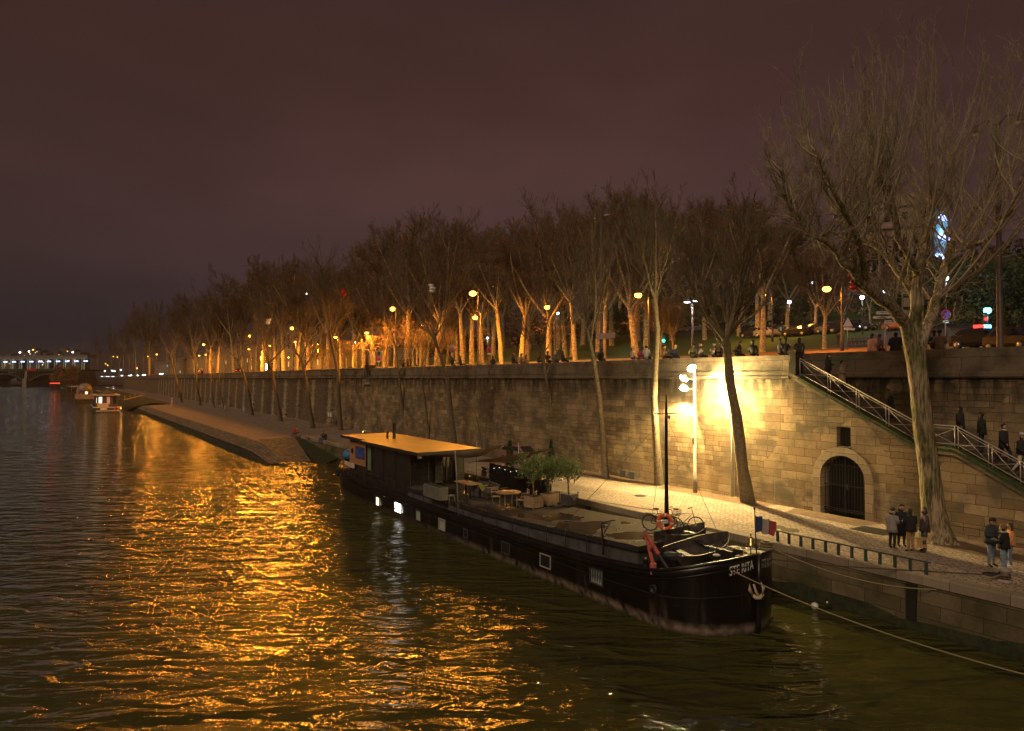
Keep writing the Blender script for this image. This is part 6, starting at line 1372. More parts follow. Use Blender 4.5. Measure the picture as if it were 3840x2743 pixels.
# ================================================================== PEOPLE
MC = {}
def cloth(col, rough=.85):
    k = tuple(round(c, 3) for c in col)
    if k not in MC: MC[k] = pmat('cloth_%d' % len(MC), col, rough, var=.12, sc=6)
    return MC[k]
SKIN = pmat('skin', (.42, .25, .17), .6, var=.08); SHOE = pmat('dark_shoes', (.03, .025, .022), .6); SHOEW = pmat('white_shoes', (.6, .58, .55), .6)
EYE = pmat('eye_dark', (.02, .015, .012), .3)
def J(pose):
    j = dict(pel=(0, 0, .93), che=(0, 0, 1.24), nek=(.0, 0, 1.46), hd0=(.015, 0, 1.53), hd1=(.025, 0, 1.62), hd2=(.015, 0, 1.70))
    for n, s in (('l', 1), ('r', -1)):
        j.update({'sh' + n: (0, .185 * s, 1.40), 'el' + n: (-.02, .235 * s, 1.12), 'wr' + n: (.05, .24 * s, .87), 'hp' + n: (0, .09 * s, .90), 'kn' + n: (.03, .10 * s, .50), 'an' + n: (-.01, .11 * s, .09), 'to' + n: (.15, .125 * s, .035)})
    def st(**k): j.update(k)
    if pose in ('phone', 'read', 'photo'):
        st(ell=(.02, .25, 1.13), wrl=(.27, .12, 1.16), elr=(.02, -.25, 1.13), wrr=(.27, -.10, 1.17), hd1=(.06, 0, 1.61), hd2=(.07, 0, 1.69), nek=(.01, 0, 1.46), hd0=(.035, 0, 1.53))
    if pose == 'photo': st(wrl=(.24, .12, 1.5), wrr=(.24, -.12, 1.52), ell=(.16, .26, 1.28), elr=(.16, -.26, 1.28), hd1=(.02, 0, 1.62), hd2=(.0, 0, 1.70))
    if pose == 'carry': st(wrl=(.06, .27, .85))
    if pose == 'walk': st(knl=(.20, .10, .52), anl=(.22, .10, .12), tol=(.37, .11, .08), knr=(-.05, -.10, .50), anr=(-.30, -.10, .14), tor=(-.18, -.11, .03), wrl=(-.10, .24, .90), wrr=(.18, -.24, .92))
    if pose == 'touch': st(wrl=(.12, .14, 1.56), ell=(.12, .28, 1.30), wrr=(.2, -.2, 1.1))
    if pose.startswith('sit'):
        dz = -.80
        for k in ('pel', 'che', 'nek', 'hd0', 'hd1', 'hd2', 'shl', 'shr', 'ell', 'elr', 'wrl', 'wrr'): a = j[k]; j[k] = (a[0], a[1], a[2] + dz)
        for n, s in (('l', 1), ('r', -1)): j.update({'hp' + n: (.02, .10 * s, .12), 'kn' + n: (.44, .12 * s, .14), 'an' + n: (.46, .12 * s, -.28), 'to' + n: (.60, .13 * s, -.33), 'wr' + n: (.25, .16 * s, .20), 'el' + n: (.02, .27 * s, .33)})
        if pose == 'sit_hug': st(wrr=(.05, -.42, .50), elr=(-.06, -.34, .42))
        if pose == 'sit_phone': st(wrl=(.26, .1, .52), wrr=(.26, -.08, .5), ell=(.05, .26, .36), elr=(.05, -.26, .36))
        if pose == 'sit_lean': 
            for k in ('che', 'nek', 'hd0', 'hd1', 'hd2', 'shl', 'shr'): a = j[k]; f = (a[2]) * .28; j[k] = (a[0] + f, a[1], a[2] - f * .15)
    return {k: Vector(v) for k, v in j.items()}
SEG = [('pel', 'che', 1), ('che', 'nek', 1), ('nek', 'hd0', 0), ('hd0', 'hd1', 0), ('hd1', 'hd2', 0)]
for n in 'lr': SEG += [('che', 'sh' + n, 1), ('sh' + n, 'el' + n, 1), ('el' + n, 'wr' + n, 1), ('wr' + n, 'ha' + n, 0), ('pel', 'hp' + n, 2), ('hp' + n, 'kn' + n, 2), ('kn' + n, 'an' + n, 2), ('an' + n, 'to' + n, 3)]
RAD = dict(pel=.150, che=.158, nek=.058, hd0=.075, hd1=.098, hd2=.072, sh=.078, el=.052, wr=.036, ha=.034, hp=.105, kn=.068, an=.046, to=.036)
def body_mesh(pose, bulk, mats):
    j = J(pose)
    for n in 'lr': d = (j['wr' + n] - j['el' + n]).normalized(); j['ha' + n] = j['wr' + n] + d * .07
    names = list(j); idx = {k: i for i, k in enumerate(names)}
    order = ['pel'] + [k for k in names if k != 'pel']; idx = {k: i for i, k in enumerate(order)}
    me = bpy.data.meshes.new('sk'); me.from_pydata([j[k] for k in order], [(idx[a], idx[b]) for a, b, _ in SEG], []); o = bpy.data.objects.new('sk', me); COL.objects.link(o)
    m = o.modifiers.new('s', 'SKIN'); 
    for k in order:
        r = RAD.get(k) or RAD[k[:2]]
        if k in ('pel', 'che', 'shl', 'shr', 'ell', 'elr'): r *= bulk
        me.skin_vertices[0].data[idx[k]].radius = (r, r)
    me.skin_vertices[0].data[0].use_root = True
    s = o.modifiers.new('u', 'SUBSURF'); s.levels = 1; s.render_levels = 1
    dg = bpy.context.evaluated_depsgraph_get(); dg.update(); ev = o.evaluated_get(dg).to_mesh()
    V = [v.co.copy() for v in ev.vertices]; Fs = [tuple(p.vertices) for p in ev.polygons]
    # widen the torso, keep it shallower front to back
    pelz, nekz = j['pel'].z, j['nek'].z
    b = MB()
    for i, v in enumerate(V):
        if pelz - .1 < v.z < nekz and abs(v.y) < .26: v.x = j['che'].x + (v.x - j['che'].x) * .82 if not pose.startswith('sit') else v.x
    mi = []
    for f in Fs:
        c = sum((V[i] for i in f), Vector()) / len(f); best = 9; bm = 1
        for a, q, mm in SEG:
            A, B = j[a], j[q]; t = max(0, min(1, (c - A).dot(B - A) / max(1e-6, (B - A).length_squared))); dd = (c - A.lerp(B, t)).length - (.05 if mm == 1 else 0) + (.06 if mm == 0 and a != 'wrl' and a != 'wrr' and a != 'hd0' and a != 'hd1' else 0)
            if dd < best: best = dd; bm = mm
        mi.append(bm)
    b.v = [tuple(v) for v in V]; b.f = [list(f) for f in Fs]; b.m = mi; b.sm = [True] * len(Fs)
    bpy.data.objects.remove(o); bpy.data.meshes.remove(me)
    # fingers rooted in the palm, thumb from its side
    for n, sg in (('l', 1), ('r', -1)):
        h = j['ha' + n]; d = (h - j['wr' + n]).normalized(); side_ = d.cross(Vector((1, 0, 0)) if abs(d.x) < .7 else Vector((0, 0, 1))).normalized(); pn = d.cross(side_)
        for q, (off, L) in enumerate(((-.027, .062), (-.009, .075), (.009, .070), (.027, .055))):
            p0 = h + side_ * off; b.tube([p0, p0 + d * L * .5 + pn * .004, p0 + d * L * .85 + pn * .022], [.010, .009, .006], 5, 0)
        p0 = j['wr' + n].lerp(h, .4) - side_ * .028; b.tube([p0, p0 + d * .03 - side_ * .022, p0 + d * .058 - side_ * .026 + pn * .01], [.012, .010, .007], 5, 0)
    # face
    c = j['hd1']; up = (j['hd2'] - j['hd0']).normalized(); fw_ = Vector((1, 0, 0)); fw_ = (fw_ - up * fw_.dot(up)).normalized(); lf = up.cross(fw_)
    b.tube([c + fw_ * .088 + up * .02, c + fw_ * .112 - up * .022, c + fw_ * .09 - up * .03], [.008, .016, .01], 5, 0)
    for sg in (1, -1):
        b.ell(c + fw_ * .088 + lf * sg * .034 + up * .018, (.012, .014, .009), 6, 5, 4); b.ell(c + lf * sg * .094 - up * .005, (.022, .012, .032), 6, 5, 0)
    b.tube([c + fw_ * .088 + lf * .024 - up * .052, c + fw_ * .098 - up * .054, c + fw_ * .088 - lf * .024 - up * .052], .006, 4, 5)
    return b, j, (c, up, fw_, lf)
LIP = pmat('lips', (.30, .10, .08), .6)
def person(loc, yaw, pose, top, legs, label, hair=(.03, .02, .015), hairlen=0, coat=None, shoes=None, sc=1.0, bulk=1.0, hat=None, bald=False, scarf=None, group=None, hood=None, extra=None):
    r = thing('person', loc, yaw, label, 'person', group)
    b, j, (c, up, fw_, lf) = body_mesh(pose, bulk, None)
    b.build('body', [SKIN, cloth(top), cloth(legs), shoes or SHOE, EYE, LIP], r)
    Mh = Matrix((fw_, lf, up)).transposed()
    if not bald:
        h = MB().ell(c - fw_ * .014 + up * .022, (.108, .106, .112), 12, 8, M=Mh, fn=lambda q: Vector((min(q.x, .55 if q.z > .35 else -.05), q.y, max(q.z, -.55))))
        if hairlen: h.ell(c - fw_ * .07 - up * (.04 + hairlen * .4), (.055, .095, .10 + hairlen * .5), 10, 7, M=Mh)
        h.build('hair', cloth(hair), r)
    if hat: MB().lathe(c + up * .055, [(.112, -.02), (.116, .03), (.095, .075), (.03, .095)], 14).build('hat', cloth(hat), r)
    if hood: MB().ell(c - fw_ * .03 - up * .085, (.12, .13, .075), 12, 7, M=Mh).build('hood', cloth(hood), r)
    if scarf: MB().torus(j['nek'] + Vector((.01, 0, .015)), .065, .035, 14, 6).build('scarf', cloth(scarf), r)
    if coat:
        col, zl = coat; sit = pose.startswith('sit'); z1 = j['nek'].z - .03; rg_ = []
        for f in (0, .12, .3, .55, .8, 1):
            z = lerp(z1, zl, f); w = (.10, .215, .205, .20, .215, .235)[(0, .12, .3, .55, .8, 1).index(f)] * bulk; dp = (.09, .14, .165, .165, .18, .19)[(0, .12, .3, .55, .8, 1).index(f)] * bulk
            cx_ = j['che'].x if z > j['pel'].z else j['pel'].x
            rg_.append([(cx_ + dp * math.cos(a * math.pi / 8), w * math.sin(a * math.pi / 8), z) for a in range(16)])
        ct = MB().loft(rg_, smooth=True); 
        for n in 'lr': ct.tube([j['sh' + n], j['el' + n], j['el' + n].lerp(j['wr' + n], .93)], [.092 * bulk, .072 * bulk, .055], 9)
        ct.build('coat', cloth(col), r)
    if extra: extra(r, j)
    r.scale = (sc,) * 3
    return r
def phone(r, j): p = (j['wrl'] + j['wrr']) / 2 + Vector((.08, 0, .04)); MB().rbox(p, (.012, .075, .14), ry=R(-40), bev=.003).build('phone', M['iron'], r); MB().rbox(p + Vector((-.009, 0, .008)), (.004, .066, .125), ry=R(-40)).build('phone_screen', M['e_phone'], r)
def yawto(d): return math.atan2(d[1], d[0])
CAMD = math.atan2(-1, -.35); WD = yawto(D); WN_ = yawto(-N); RD = yawto(N)
GP = 'group of four talking by the big tree'; GQ = 'three people reading near the bollard'
def qp(u, v): return pz(u, v, 1.905)
def bagp(r, j):
    pass
person(qp(3346, 2060), R(20), 'phone', (.24, .22, .20), (.02, .02, .025), 'woman in a grey hooded coat and dark leggings, left of the group of four', (.05, .03, .02), .12, ((.24, .22, .20), .72), hood=(.34, .30, .26), group=GP, sc=.97)
person(qp(3380, 2050), R(-95), 'read', (.012, .012, .014), (.02, .015, .02), 'woman in a long black coat with long dark hair facing the river', (.03, .018, .012), .25, ((.012, .012, .014), .45), group=GP, extra=phone, sc=1.0)
person(qp(3416, 2070), R(100), 'phone', (.014, .014, .017), (.32, .20, .09), 'person in a black jacket and tan trousers seen from behind with a lit phone', (.06, .04, .03), .0, ((.014, .014, .017), .82), group=GP, extra=phone)
def paperbag(r, j): pass
pp = person(qp(3468, 2072), R(165), 'carry', (.065, .045, .045), (.06, .09, .16), 'man in a dark brown jacket and jeans holding a paper bag by the big tree', (.08, .06, .045), 0, ((.065, .045, .045), .80), group=GP, sc=1.03, hood=(.05, .035, .035))
w_ = qp(3459, 2075); r = thing('paper_bag', w_ + Vector((0, 0, .42)), R(20), 'brown paper carrier bag hanging from the hand of the man in jeans', 'bag')
MB().rbox((0, 0, 0), (.34, .17, .40), bev=.01).build('bag', pmat('kraft_paper', (.46, .27, .13), .8), r); MB().box(-.09, .09, -.095, -.086, -.06, .1).build('printed_patch', pmat('print_patch', (.05, .06, .05), .8), r)
MB().tube([(-.09, 0, .19), (-.07, 0, .33), (.07, 0, .33), (.09, 0, .19)], .006, 4).build('handle', M['rope'], r)
person(qp(3717, 2126), R(-70), 'read', (.03, .04, .045), (.16, .20, .28), 'man in a dark padded jacket, dark cap and pale jeans looking down at his hands', (.02, .015, .012), 0, ((.03, .04, .045), .85), bulk=1.08, hat=(.02, .02, .025), group=GQ, sc=1.03)
person(qp(3767, 2147), R(125), 'phone', (.012, .012, .012), (.17, .25, .34), 'person with short reddish hair, black sweater and faded jeans seen from behind', (.22, .11, .06), 0, ((.012, .012, .012), .88), scarf=(.45, .38, .28), group=GQ, sc=.97)
person(qp(3790, 2128), R(150), 'stand', (.60, .27, .10), (.14, .17, .25), 'half hidden person in an orange jacket and white shoes', (.06, .04, .03), .1, ((.60, .27, .10), .88), shoes=SHOEW, group=GQ, sc=.93)
# stairs
def stairz(s):
    if s > 22.6: return 9.1
    if s > 16.2: return 9.1 - (22.6 - s) * .5156 - .03
    if s > 14.4: return 5.80
    return 5.8 - (14.4 - s) * .541 - .03
GSs = 'people on the stone stairway'
for u, yaw, pose, top, legs, lab, kw in ((3106, WD + 3.3, 'phone', (.02, .025, .03), (.015, .015, .02), 'dark haired woman in black looking at her phone at the top of the stairs', dict(hairlen=.2, coat=((.02, .025, .03), .85))),
        (3158, WD + 3.6, 'touch', (.38, .27, .21), (.02, .02, .025), 'man in a long beige coat touching his hair on the upper stairs', dict(coat=((.38, .27, .21), .55), scarf=(.42, .36, .20))),
        (3333, WD + 3.1, 'walk', (.09, .075, .05), (.06, .055, .05), 'pale headed person with a black bag halfway down the stairs', dict(hair=(.30, .22, .14), coat=((.13, .10, .06), .7))),
        (3600, WD + .1, 'walk', (.015, .018, .018), (.02, .03, .04), 'dark coated woman climbing from the stair landing', dict(hairlen=.2, coat=((.015, .018, .018), .6))),
        (3680, WD + .1, 'stand', (.014, .016, .016), (.025, .03, .05), 'man in black climbing the lower stairs behind the dark coated woman', dict(coat=((.014, .016, .016), .75))),
        (3762, WD + 3.1, 'walk', (.02, .02, .025), (.02, .02, .03), 'man with a pale scarf and black hair coming down the lower stairs', dict(scarf=(.6, .5, .38), coat=((.02, .02, .025), .7))),
        (3828, WD + 3.1, 'walk', (.02, .02, .022), (.60, .52, .42), 'person in a white hat and white trousers at the right end of the stairs', dict(hat=(.5, .47, .43), coat=((.02, .02, .022), .85), hair=(.4, .3, .2)))):
    p = pt(u, 1500, -1.3); s_ = toST(Vector((p.x, p.y, 0)))[0]; person(S(s_, -1.3, stairz(s_)), yaw, pose, top, legs, lab, group=GSs, **kw)
p = pt(3345, 1560, -1.0); s_ = toST(Vector((p.x, p.y, 0)))[0]; tag(MB().ell((0, 0, 0), (.16, .10, .22), 10, 8, fn=lambda q: q * (1 + .08 * math.sin(q.z * 8))).build('shoulder_bag', cloth((.012, .012, .012)), None, S(s_ + .05, -1.0, stairz(s_) + 1.15)), 'black bag carried by the pale headed person on the stairs', 'bag')
# on the parapet
GW = 'people sitting along the top of the embankment wall'
SITW = [(1509, 'sit_lean', (.02, .02, .02), (.02, .02, .03), 'dark figure, left of the couple before the thick lit trunk', dict()), (1529, 'sit_hug', (.025, .02, .02), (.02, .02, .03), 'dark figure, right of the couple before the thick lit trunk', dict()),
        (1697, 'sit_hug', (.02, .02, .022), (.4, .36, .3), 'person with a white cap, black jacket and pale trousers on the wall', dict(hat=(.5, .48, .45))), (1727, 'sit_phone', (.03, .03, .045), (.02, .02, .03), 'dark haired person holding up a phone next to the white cap', dict(extra=phone)),
        (1924, 'sit', (.03, .02, .015), (.02, .02, .02), 'person in a dark coat with an orange brown cap on the wall', dict(hat=(.35, .14, .04))), (1951, 'sit_lean', (.26, .19, .11), (.05, .05, .06), 'person in a tan jacket right of the orange brown cap', dict(hairlen=.1)),
        (2018, 'sit_lean', (.03, .03, .03), (.02, .02, .02), 'black clad person with a white back patch on the wall', dict()), (2053, 'sit_phone', (.04, .025, .02), (.02, .02, .02), 'person in dark brown under the forked lit tree', dict()),
        (2082, 'sit', (.12, .12, .10), (.02, .02, .02), 'person with a pale fur hood on the wall', dict(hood=(.5, .42, .28), hair=(.4, .33, .22))), (2110, 'sit', (.02, .025, .06), (.02, .02, .03), 'person in a dark blue hooded jacket on the wall', dict(hood=(.02, .025, .06), hair=(.02, .02, .05))),
        (2250, 'sit_lean', (.015, .015, .015), (.02, .02, .02), 'dark crouched person left of the tall dark mast', dict()), (2370, 'sit', (.42, .30, .20), (.06, .09, .16), 'long haired person in a beige jacket and cap right of the dark mast', dict(hairlen=.3, hat=(.5, .38, .26))),
        (2398, 'sit_lean', (.28, .05, .09), (.3, .2, .15), 'person in a dark red top between the beige and grey jackets', dict(hairlen=.1)), (2424, 'sit_phone', (.42, .38, .33), (.02, .02, .025), 'person in a pale grey padded jacket on the wall', dict(bulk=1.1)),
        (2490, 'sit_phone', (.20, .11, .06), (.03, .03, .03), 'person in a brown jacket near the green signal', dict(extra=phone)), (2524, 'sit_lean', (.05, .07, .16), (.03, .03, .04), 'blonde person in a blue coat on the wall', dict(hair=(.5, .32, .15), hairlen=.1)),
        (2598, 'sit_lean', (.18, .15, .08), (.03, .03, .03), 'bent person in olive by the floodlight mast', dict()), (2625, 'sit_phone', (.06, .05, .05), (.03, .03, .03), 'person in dark grey right of the olive one', dict()), (2677, 'sit', (.05, .04, .035), (.02, .02, .02), 'left dark figure of the two above the glaring wall lamp', dict()), (2695, 'sit_lean', (.09, .06, .05), (.02, .02, .02), 'right brown figure of the two above the glaring wall lamp', dict(hairlen=.1)),
        (2762, 'sit_lean', (.02, .02, .02), (.02, .02, .02), 'dark figure above the top of the strong quay tree trunk', dict()), (2823, 'sit', (.015, .015, .016), (.02, .02, .02), 'black figure with an outstretched arm left of the brown verge tree', dict()), (2926, 'sit', (.02, .02, .022), (.02, .02, .02), 'left of two dark figures beside the stair head pillar', dict()), (2946, 'sit_phone', (.02, .018, .02), (.02, .02, .02), 'right of two dark figures beside the stair head pillar, with a phone', dict(extra=phone)),
        (2998, 'sit', (.03, .022, .022), (.02, .02, .02), 'lone dark reddish figure just right of the stair head pillar', dict(hairlen=.15)), (3272, 'sit', (.62, .34, .24), (.3, .2, .15), 'broad person in a light peach padded coat on the wall', dict(bulk=1.3, hairlen=.15, coat=((.62, .34, .24), -.02))), (3290, 'sit_lean', (.20, .09, .09), (.05, .04, .04), 'person in dull red hidden behind the peach coat', dict()),
        (3360, 'sit', (.012, .012, .012), (.02, .02, .02), 'large black coated person left of the big tree', dict(bulk=1.25, coat=((.012, .012, .012), -.02))), (3395, 'sit_lean', (.03, .02, .018), (.02, .02, .02), 'small dark person leaning beside the black coat', dict()), (3503, 'sit', (.02, .02, .035), (.02, .02, .03), 'dark figure just right of the big tree trunk', dict()), (3525, 'sit', (.16, .10, .06), (.05, .04, .04), 'brown coated figure right of the big tree trunk', dict(coat=((.16, .10, .06), -.02)))]
for k_, (u, pose, top, legs, lab, kw) in enumerate(SITW):
    back = u > 2975; tt = -2.86 if back else -.28; p = pt(u, 1380, tt); s_ = toST(Vector((p.x, p.y, 0)))[0]
    person(S(s_, tt, (10.21 if back else 10.055)), WN_ + ((k_ * 37 % 11) - 5) * .12, pose, top, legs, lab, group=GW, **kw)
GSt = 'people standing behind the parapet'
for u, tt, z, yaw, pose, top, legs, lab, kw in ((1829, -.95, 9.1, WN_, 'stand', (.28, .17, .10), (.1, .08, .06), 'person with long reddish hair standing, left of the pair under the thin lit trunk', dict(hairlen=.25, hair=(.2, .08, .03))), (1848, -.95, 9.1, WN_ + .3, 'stand', (.02, .02, .025), (.02, .02, .02), 'taller dark coated person of the standing pair under the thin lit trunk', dict(sc=1.05)),
        (1973, -.95, 9.1, WN_, 'stand', (.3, .2, .13), (.03, .03, .03), 'slim standing person in tan behind the seated tan jacket', dict(hairlen=.1)), (3146, -37, None, CAMD + .5, 'phone', (.015, .015, .02), (.02, .02, .03), 'lone dark person standing on the leaf strewn ground', dict())):
    p = pt(u, 1380, tt); s_ = toST(Vector((p.x, p.y, 0)))[0]; person(S(s_, tt, z if z else zt(-tt, s_)), yaw, pose, top, legs, lab, group=GSt, **kw)
# couple on the quay end
GE = 'people sitting at the left end of the low quay wall'
for u, v, top, lab, kw in ((1108, 1628, (.45, .03, .03), 'person in a bright red jacket sitting at the end of the low quay wall', dict(hair=(.04, .03, .02), bulk=1.1)), (1118, 1626, (.30, .24, .18), 'pale hooded person behind the red jacket on the low quay wall', dict(hood=(.45, .38, .28)))):
    person(pz(u, v, 1.93), RD + .5, 'sit_lean', top, (.06, .08, .13), lab, group=GE, **kw)
for u, v, top, lab, kw in ((1213, 1649, (.02, .02, .022), 'person in black with a bluish phone, left of the pair on the quay edge', dict(extra=phone)), (1221, 1651, (.02, .02, .022), 'light haired person in black, right of the pair on the quay edge', dict(hair=(.45, .36, .26), hairlen=.12))):
    person(pz(u, v, 1.93), RD + .3, 'sit_phone', top, (.05, .07, .12), lab, group=GE, **kw)
# ================================================================== VEHICLES
CARS = {}
def make_car(body_mat, lab, group, lit=None, name='parked_car', hatch=False):
    r = thing(name, (0, 0, 0), 0, lab, 'car', group)
    st_ = [(-2.02, .62, .70, .60), (-1.96, .80, .93, .66), (-1.72, .86, 1.0, .68), (-1.25 if not hatch else -1.6, .88, 1.36, .60), (-.4, .89, 1.45, .60), (.35, .89, 1.42, .60), (.95, .88, 1.0, .68), (1.75, .84, .86, .68), (2.02, .72, .64, .6)]
    rg_ = []
    for x, w, zr, wr in st_:
        belt = min(.93, zr - .02); rg_.append([(x, -w * .92, .24), (x, -w, .45), (x, -w * .99, belt), (x, -wr, zr), (x, wr, zr), (x, w * .99, belt), (x, w, .45), (x, w * .92, .24)])
    MB().loft(rg_, smooth=False).build('body', body_mat, r)
    xr = st_[3][0]
    for sg in (-1, 1):
        g = MB().add([(xr + .05, sg * .80, .97), (.78, sg * .80, .97), (.32, sg * .64, 1.37), (-.38, sg * .645, 1.40), (xr + .12, sg * .655, 1.32)], [(0, 1, 2, 3, 4)]); g.v = [(x, y + sg * .045, z) for x, y, z in g.v]; g.build('side_window', M['glass'], r, recalc=False)
        MB().ell((.78, sg * .97, 1.0), (.06, .09, .06), 8, 6).build('wing_mirror', body_mat, r)
    MB().add([(.97, -.62, 1.01), (.97, .62, 1.01), (.40, .55, 1.40), (.40, -.55, 1.40)], [(0, 1, 2, 3)]).build('windscreen', M['glass'], r, recalc=False)
    MB().add([(-1.70 if not hatch else -1.78, -.6, 1.04), (-1.70 if not hatch else -1.78, .6, 1.04), (xr - .03, .55, 1.34), (xr - .03, -.55, 1.34)], [(0, 1, 2, 3)]).build('rear_window', M['glass'], r, recalc=False)
    for x in (-1.28, 1.28):
        for sg in (-1, 1):
            w = MB().lathe((x, sg * .80, .31), [(.2, -.1), (.31, -.09), (.32, 0), (.31, .09), (.2, .1)], 18, ax='y').build('wheel', M['rubber'], r); MB().lathe((x, sg * .80, .31), [(.2, -.105), (.2, .105)], 12, ax='y').build('rim', M['chrome'], w)
    for sg in (-1, 1):
        MB().rbox((1.95, sg * .55, .66), (.12, .28, .14), bev=.03).build('headlight', (M['e_far'] if name == 'moving_car' else M['e_head']) if lit == 'head' else M['cream'], r)
        MB().rbox((-1.99, sg * .58, .78), (.08, .26, .14), bev=.02).build('tail_light', M['e_red'] if lit == 'tail' else M['redb'], r)
    MB().rbox((2.02, 0, .42), (.04, .5, .1)).build('number_plate', M['cream'], r)
    return r
cars = {'silver': pmat('silver_car_paint', (.10, .10, .11), .4, .3), 'dark': pmat('dark_car_paint', (.012, .012, .015), .55, spec=.12), 'white': pmat('white_car_paint', (.20, .20, .20), .4), 'red': pmat('dull_red_car_paint', (.25, .07, .06), .3)}
protoc = {}
def put_car(kind, lit, loc, rz, lab, group, name='parked_car', scale=1):
    k = (kind, lit, name)
    if k not in protoc: protoc[k] = r = make_car(cars[kind], lab, group, lit, name); r.location = loc; r.rotation_euler = (0, 0, rz)
    else: r = copy_tree(protoc[k], None, loc, rz, lab)
    r['group'] = group; r.scale = (scale,) * 3; return r
GC = 'cars parked along the park road'
for u, T, kind, lit, dr, lab in ((3116, 53, 'silver', None, 0, 'silver estate car parked beyond the leaf strewn ground'), (3168, 53, 'dark', 'head', .3, 'dark car with shining headlamp beside the triangular sign'), (3225, 54, 'dark', None, 0, 'dark car right of the triangular sign'), (3380, 52, 'red', 'tail', 0, 'dark red car behind the arrow signs'), (3430, 53, 'dark', None, 0, 'dark car seen through the big tree fork'),
        (3050, 54, 'dark', None, 0, 'black car left of the silver estate car'), (2990, 52, 'dark', None, 0, 'black car behind the blue tinted park lamp'), (2935, 53, 'silver', None, 0, 'pale car behind the round blue sign'), (2880, 53, 'white', None, 0, 'white car right of the brown verge tree'), (2825, 54, 'dark', None, 0, 'dark car left of the brown verge tree'),
        (2570, 76, 'silver', None, 0, 'leftmost car of the upper parked row'), (2615, 77, 'white', 'head', 0, 'white car with bright lamps in the upper row'), (2665, 76, 'silver', 'tail', 0, 'silver car with red lamps in the upper row'), (2720, 77, 'dark', None, 0, 'dark car in the upper row above the wall lamp'), (2775, 76, 'silver', None, 0, 'silver car in the upper row above the strong quay tree'), (2850, 77, 'white', None, 0, 'white car in the upper row left of the small orange lamp'), (2920, 76, 'dark', None, 0, 'dark car in the upper row right of the small orange lamp'), (1720, 62, 'silver', None, .3, 'pale car in the park behind the two broad trunks')):
    p = pt(u, 1300, -T); s_ = toST(Vector((p.x, p.y, 0)))[0]; put_car(kind, lit, S(s_, -T, zt(T, s_) + .02), WD + dr + (math.pi if u % 3 == 0 else 0), lab, GC)
GT = 'cars driving on the embankment street'
for u, T, lit, lab in ((382, 19, 'head', 'farthest oncoming car with white headlamps'), (402, 12, 'head', 'second farthest oncoming car with white headlamps'), (425, 9, 'head', 'oncoming car with bluish white headlamps, third from the left'), (457, 12, 'head', 'lone oncoming car left of the brightest headlamps'),
        (488, 10, 'head', 'oncoming car just left of the brightest glare'), (512, 12, 'head', 'oncoming car with the brightest glaring headlamps'), (540, 10, 'head', 'oncoming car right of the brightest glare'), (603, 10, 'head', 'nearest oncoming car with headlamps beside the red tail lamps'),
        (555, 16, 'tail', 'car showing red tail lamps, leftmost of the red cluster'), (568, 18, 'tail', 'car showing red tail lamps in the middle of the red cluster'), (590, 16, 'tail', 'car showing red tail lamps, rightmost of the red cluster'), (755, 17, 'tail', 'car with red lamps beneath the far pair of street lamps'), (888, 16, 'tail', 'car with red lamps before the yellow house walls')):
    T = max(T, 19); p = pt(u, 1400, -T); s_ = toST(Vector((p.x, p.y, 0)))[0]; r = put_car('dark', lit, S(s_, -T, zt(T, s_) + .02), WD + math.pi if lit == 'head' else WD, lab, GT, 'moving_car', 1.15)
    if lit == 'head':
        if u in (402, 425, 488, 512, 540): lamp('lamp_light', (2.3, 0, .7), 1500 if u == 512 else 700, (.8, .88, 1), r, .3)
p = pt(3690, 1330, -20); s_ = toST(Vector((p.x, p.y, 0)))[0]; r = put_car('dark', 'tail', S(s_, -20, zt(20) + .02), WD + 2.9, 'dark police car with glowing cyan and red roof beacons at the right', 'vehicles on the road at the right', 'police_car')
MB().rbox((-.1, .32, 1.52), (.4, .6, .26), bev=.03).build('cyan_beacon', M['e_cyan'], r); MB().rbox((-.1, -.32, 1.52), (.4, .6, .22), bev=.03).build('red_beacon', M['e_red'], r)
lamp('beacon_light', (-.1, .35, 1.85), 260, (.1, .7, 1), r, .1); lamp('beacon_light', (-.1, -.35, 1.85), 30, (1, .05, .03), r, .1)
p = pt(3815, 1330, -17); s_ = toST(Vector((p.x, p.y, 0)))[0]; put_car('dark', 'head', S(s_, -17, zt(17) + .02), WD + 2.6, 'dark car with a bluish headlamp at the right picture edge', 'vehicles on the road at the right', 'parked_car')
p = pt(1975, 1716, 1.1); s_ = toST(Vector((p.x, p.y, 0)))[0]; r = make_car(pmat('dusty_pink_paint', (.22, .12, .11), .35), 'small dusty red hatchback parked against the wall behind the awnings', None, None, 'parked_car', True); r.location = S(s_, 1.6, 1.91); r.rotation_euler = (0, 0, WD + math.pi + .15)
# parked bicycles by the scooter stand
bk0 = [o for o in bpy.data.objects if o.name.startswith('bicycle') and o.parent is None][0]
for k_ in range(6):
    p = pt(3185 + k_ * 14, 1300, -40); s_ = toST(Vector((p.x, p.y, 0)))[0]; o = copy_tree(bk0, None, S(s_, -40, zt(40)), WN_ + .3, 'bicycle in the rack lit pale blue behind the triangular sign', skip=('basket',)); o['group'] = 'bicycles in the park rack'
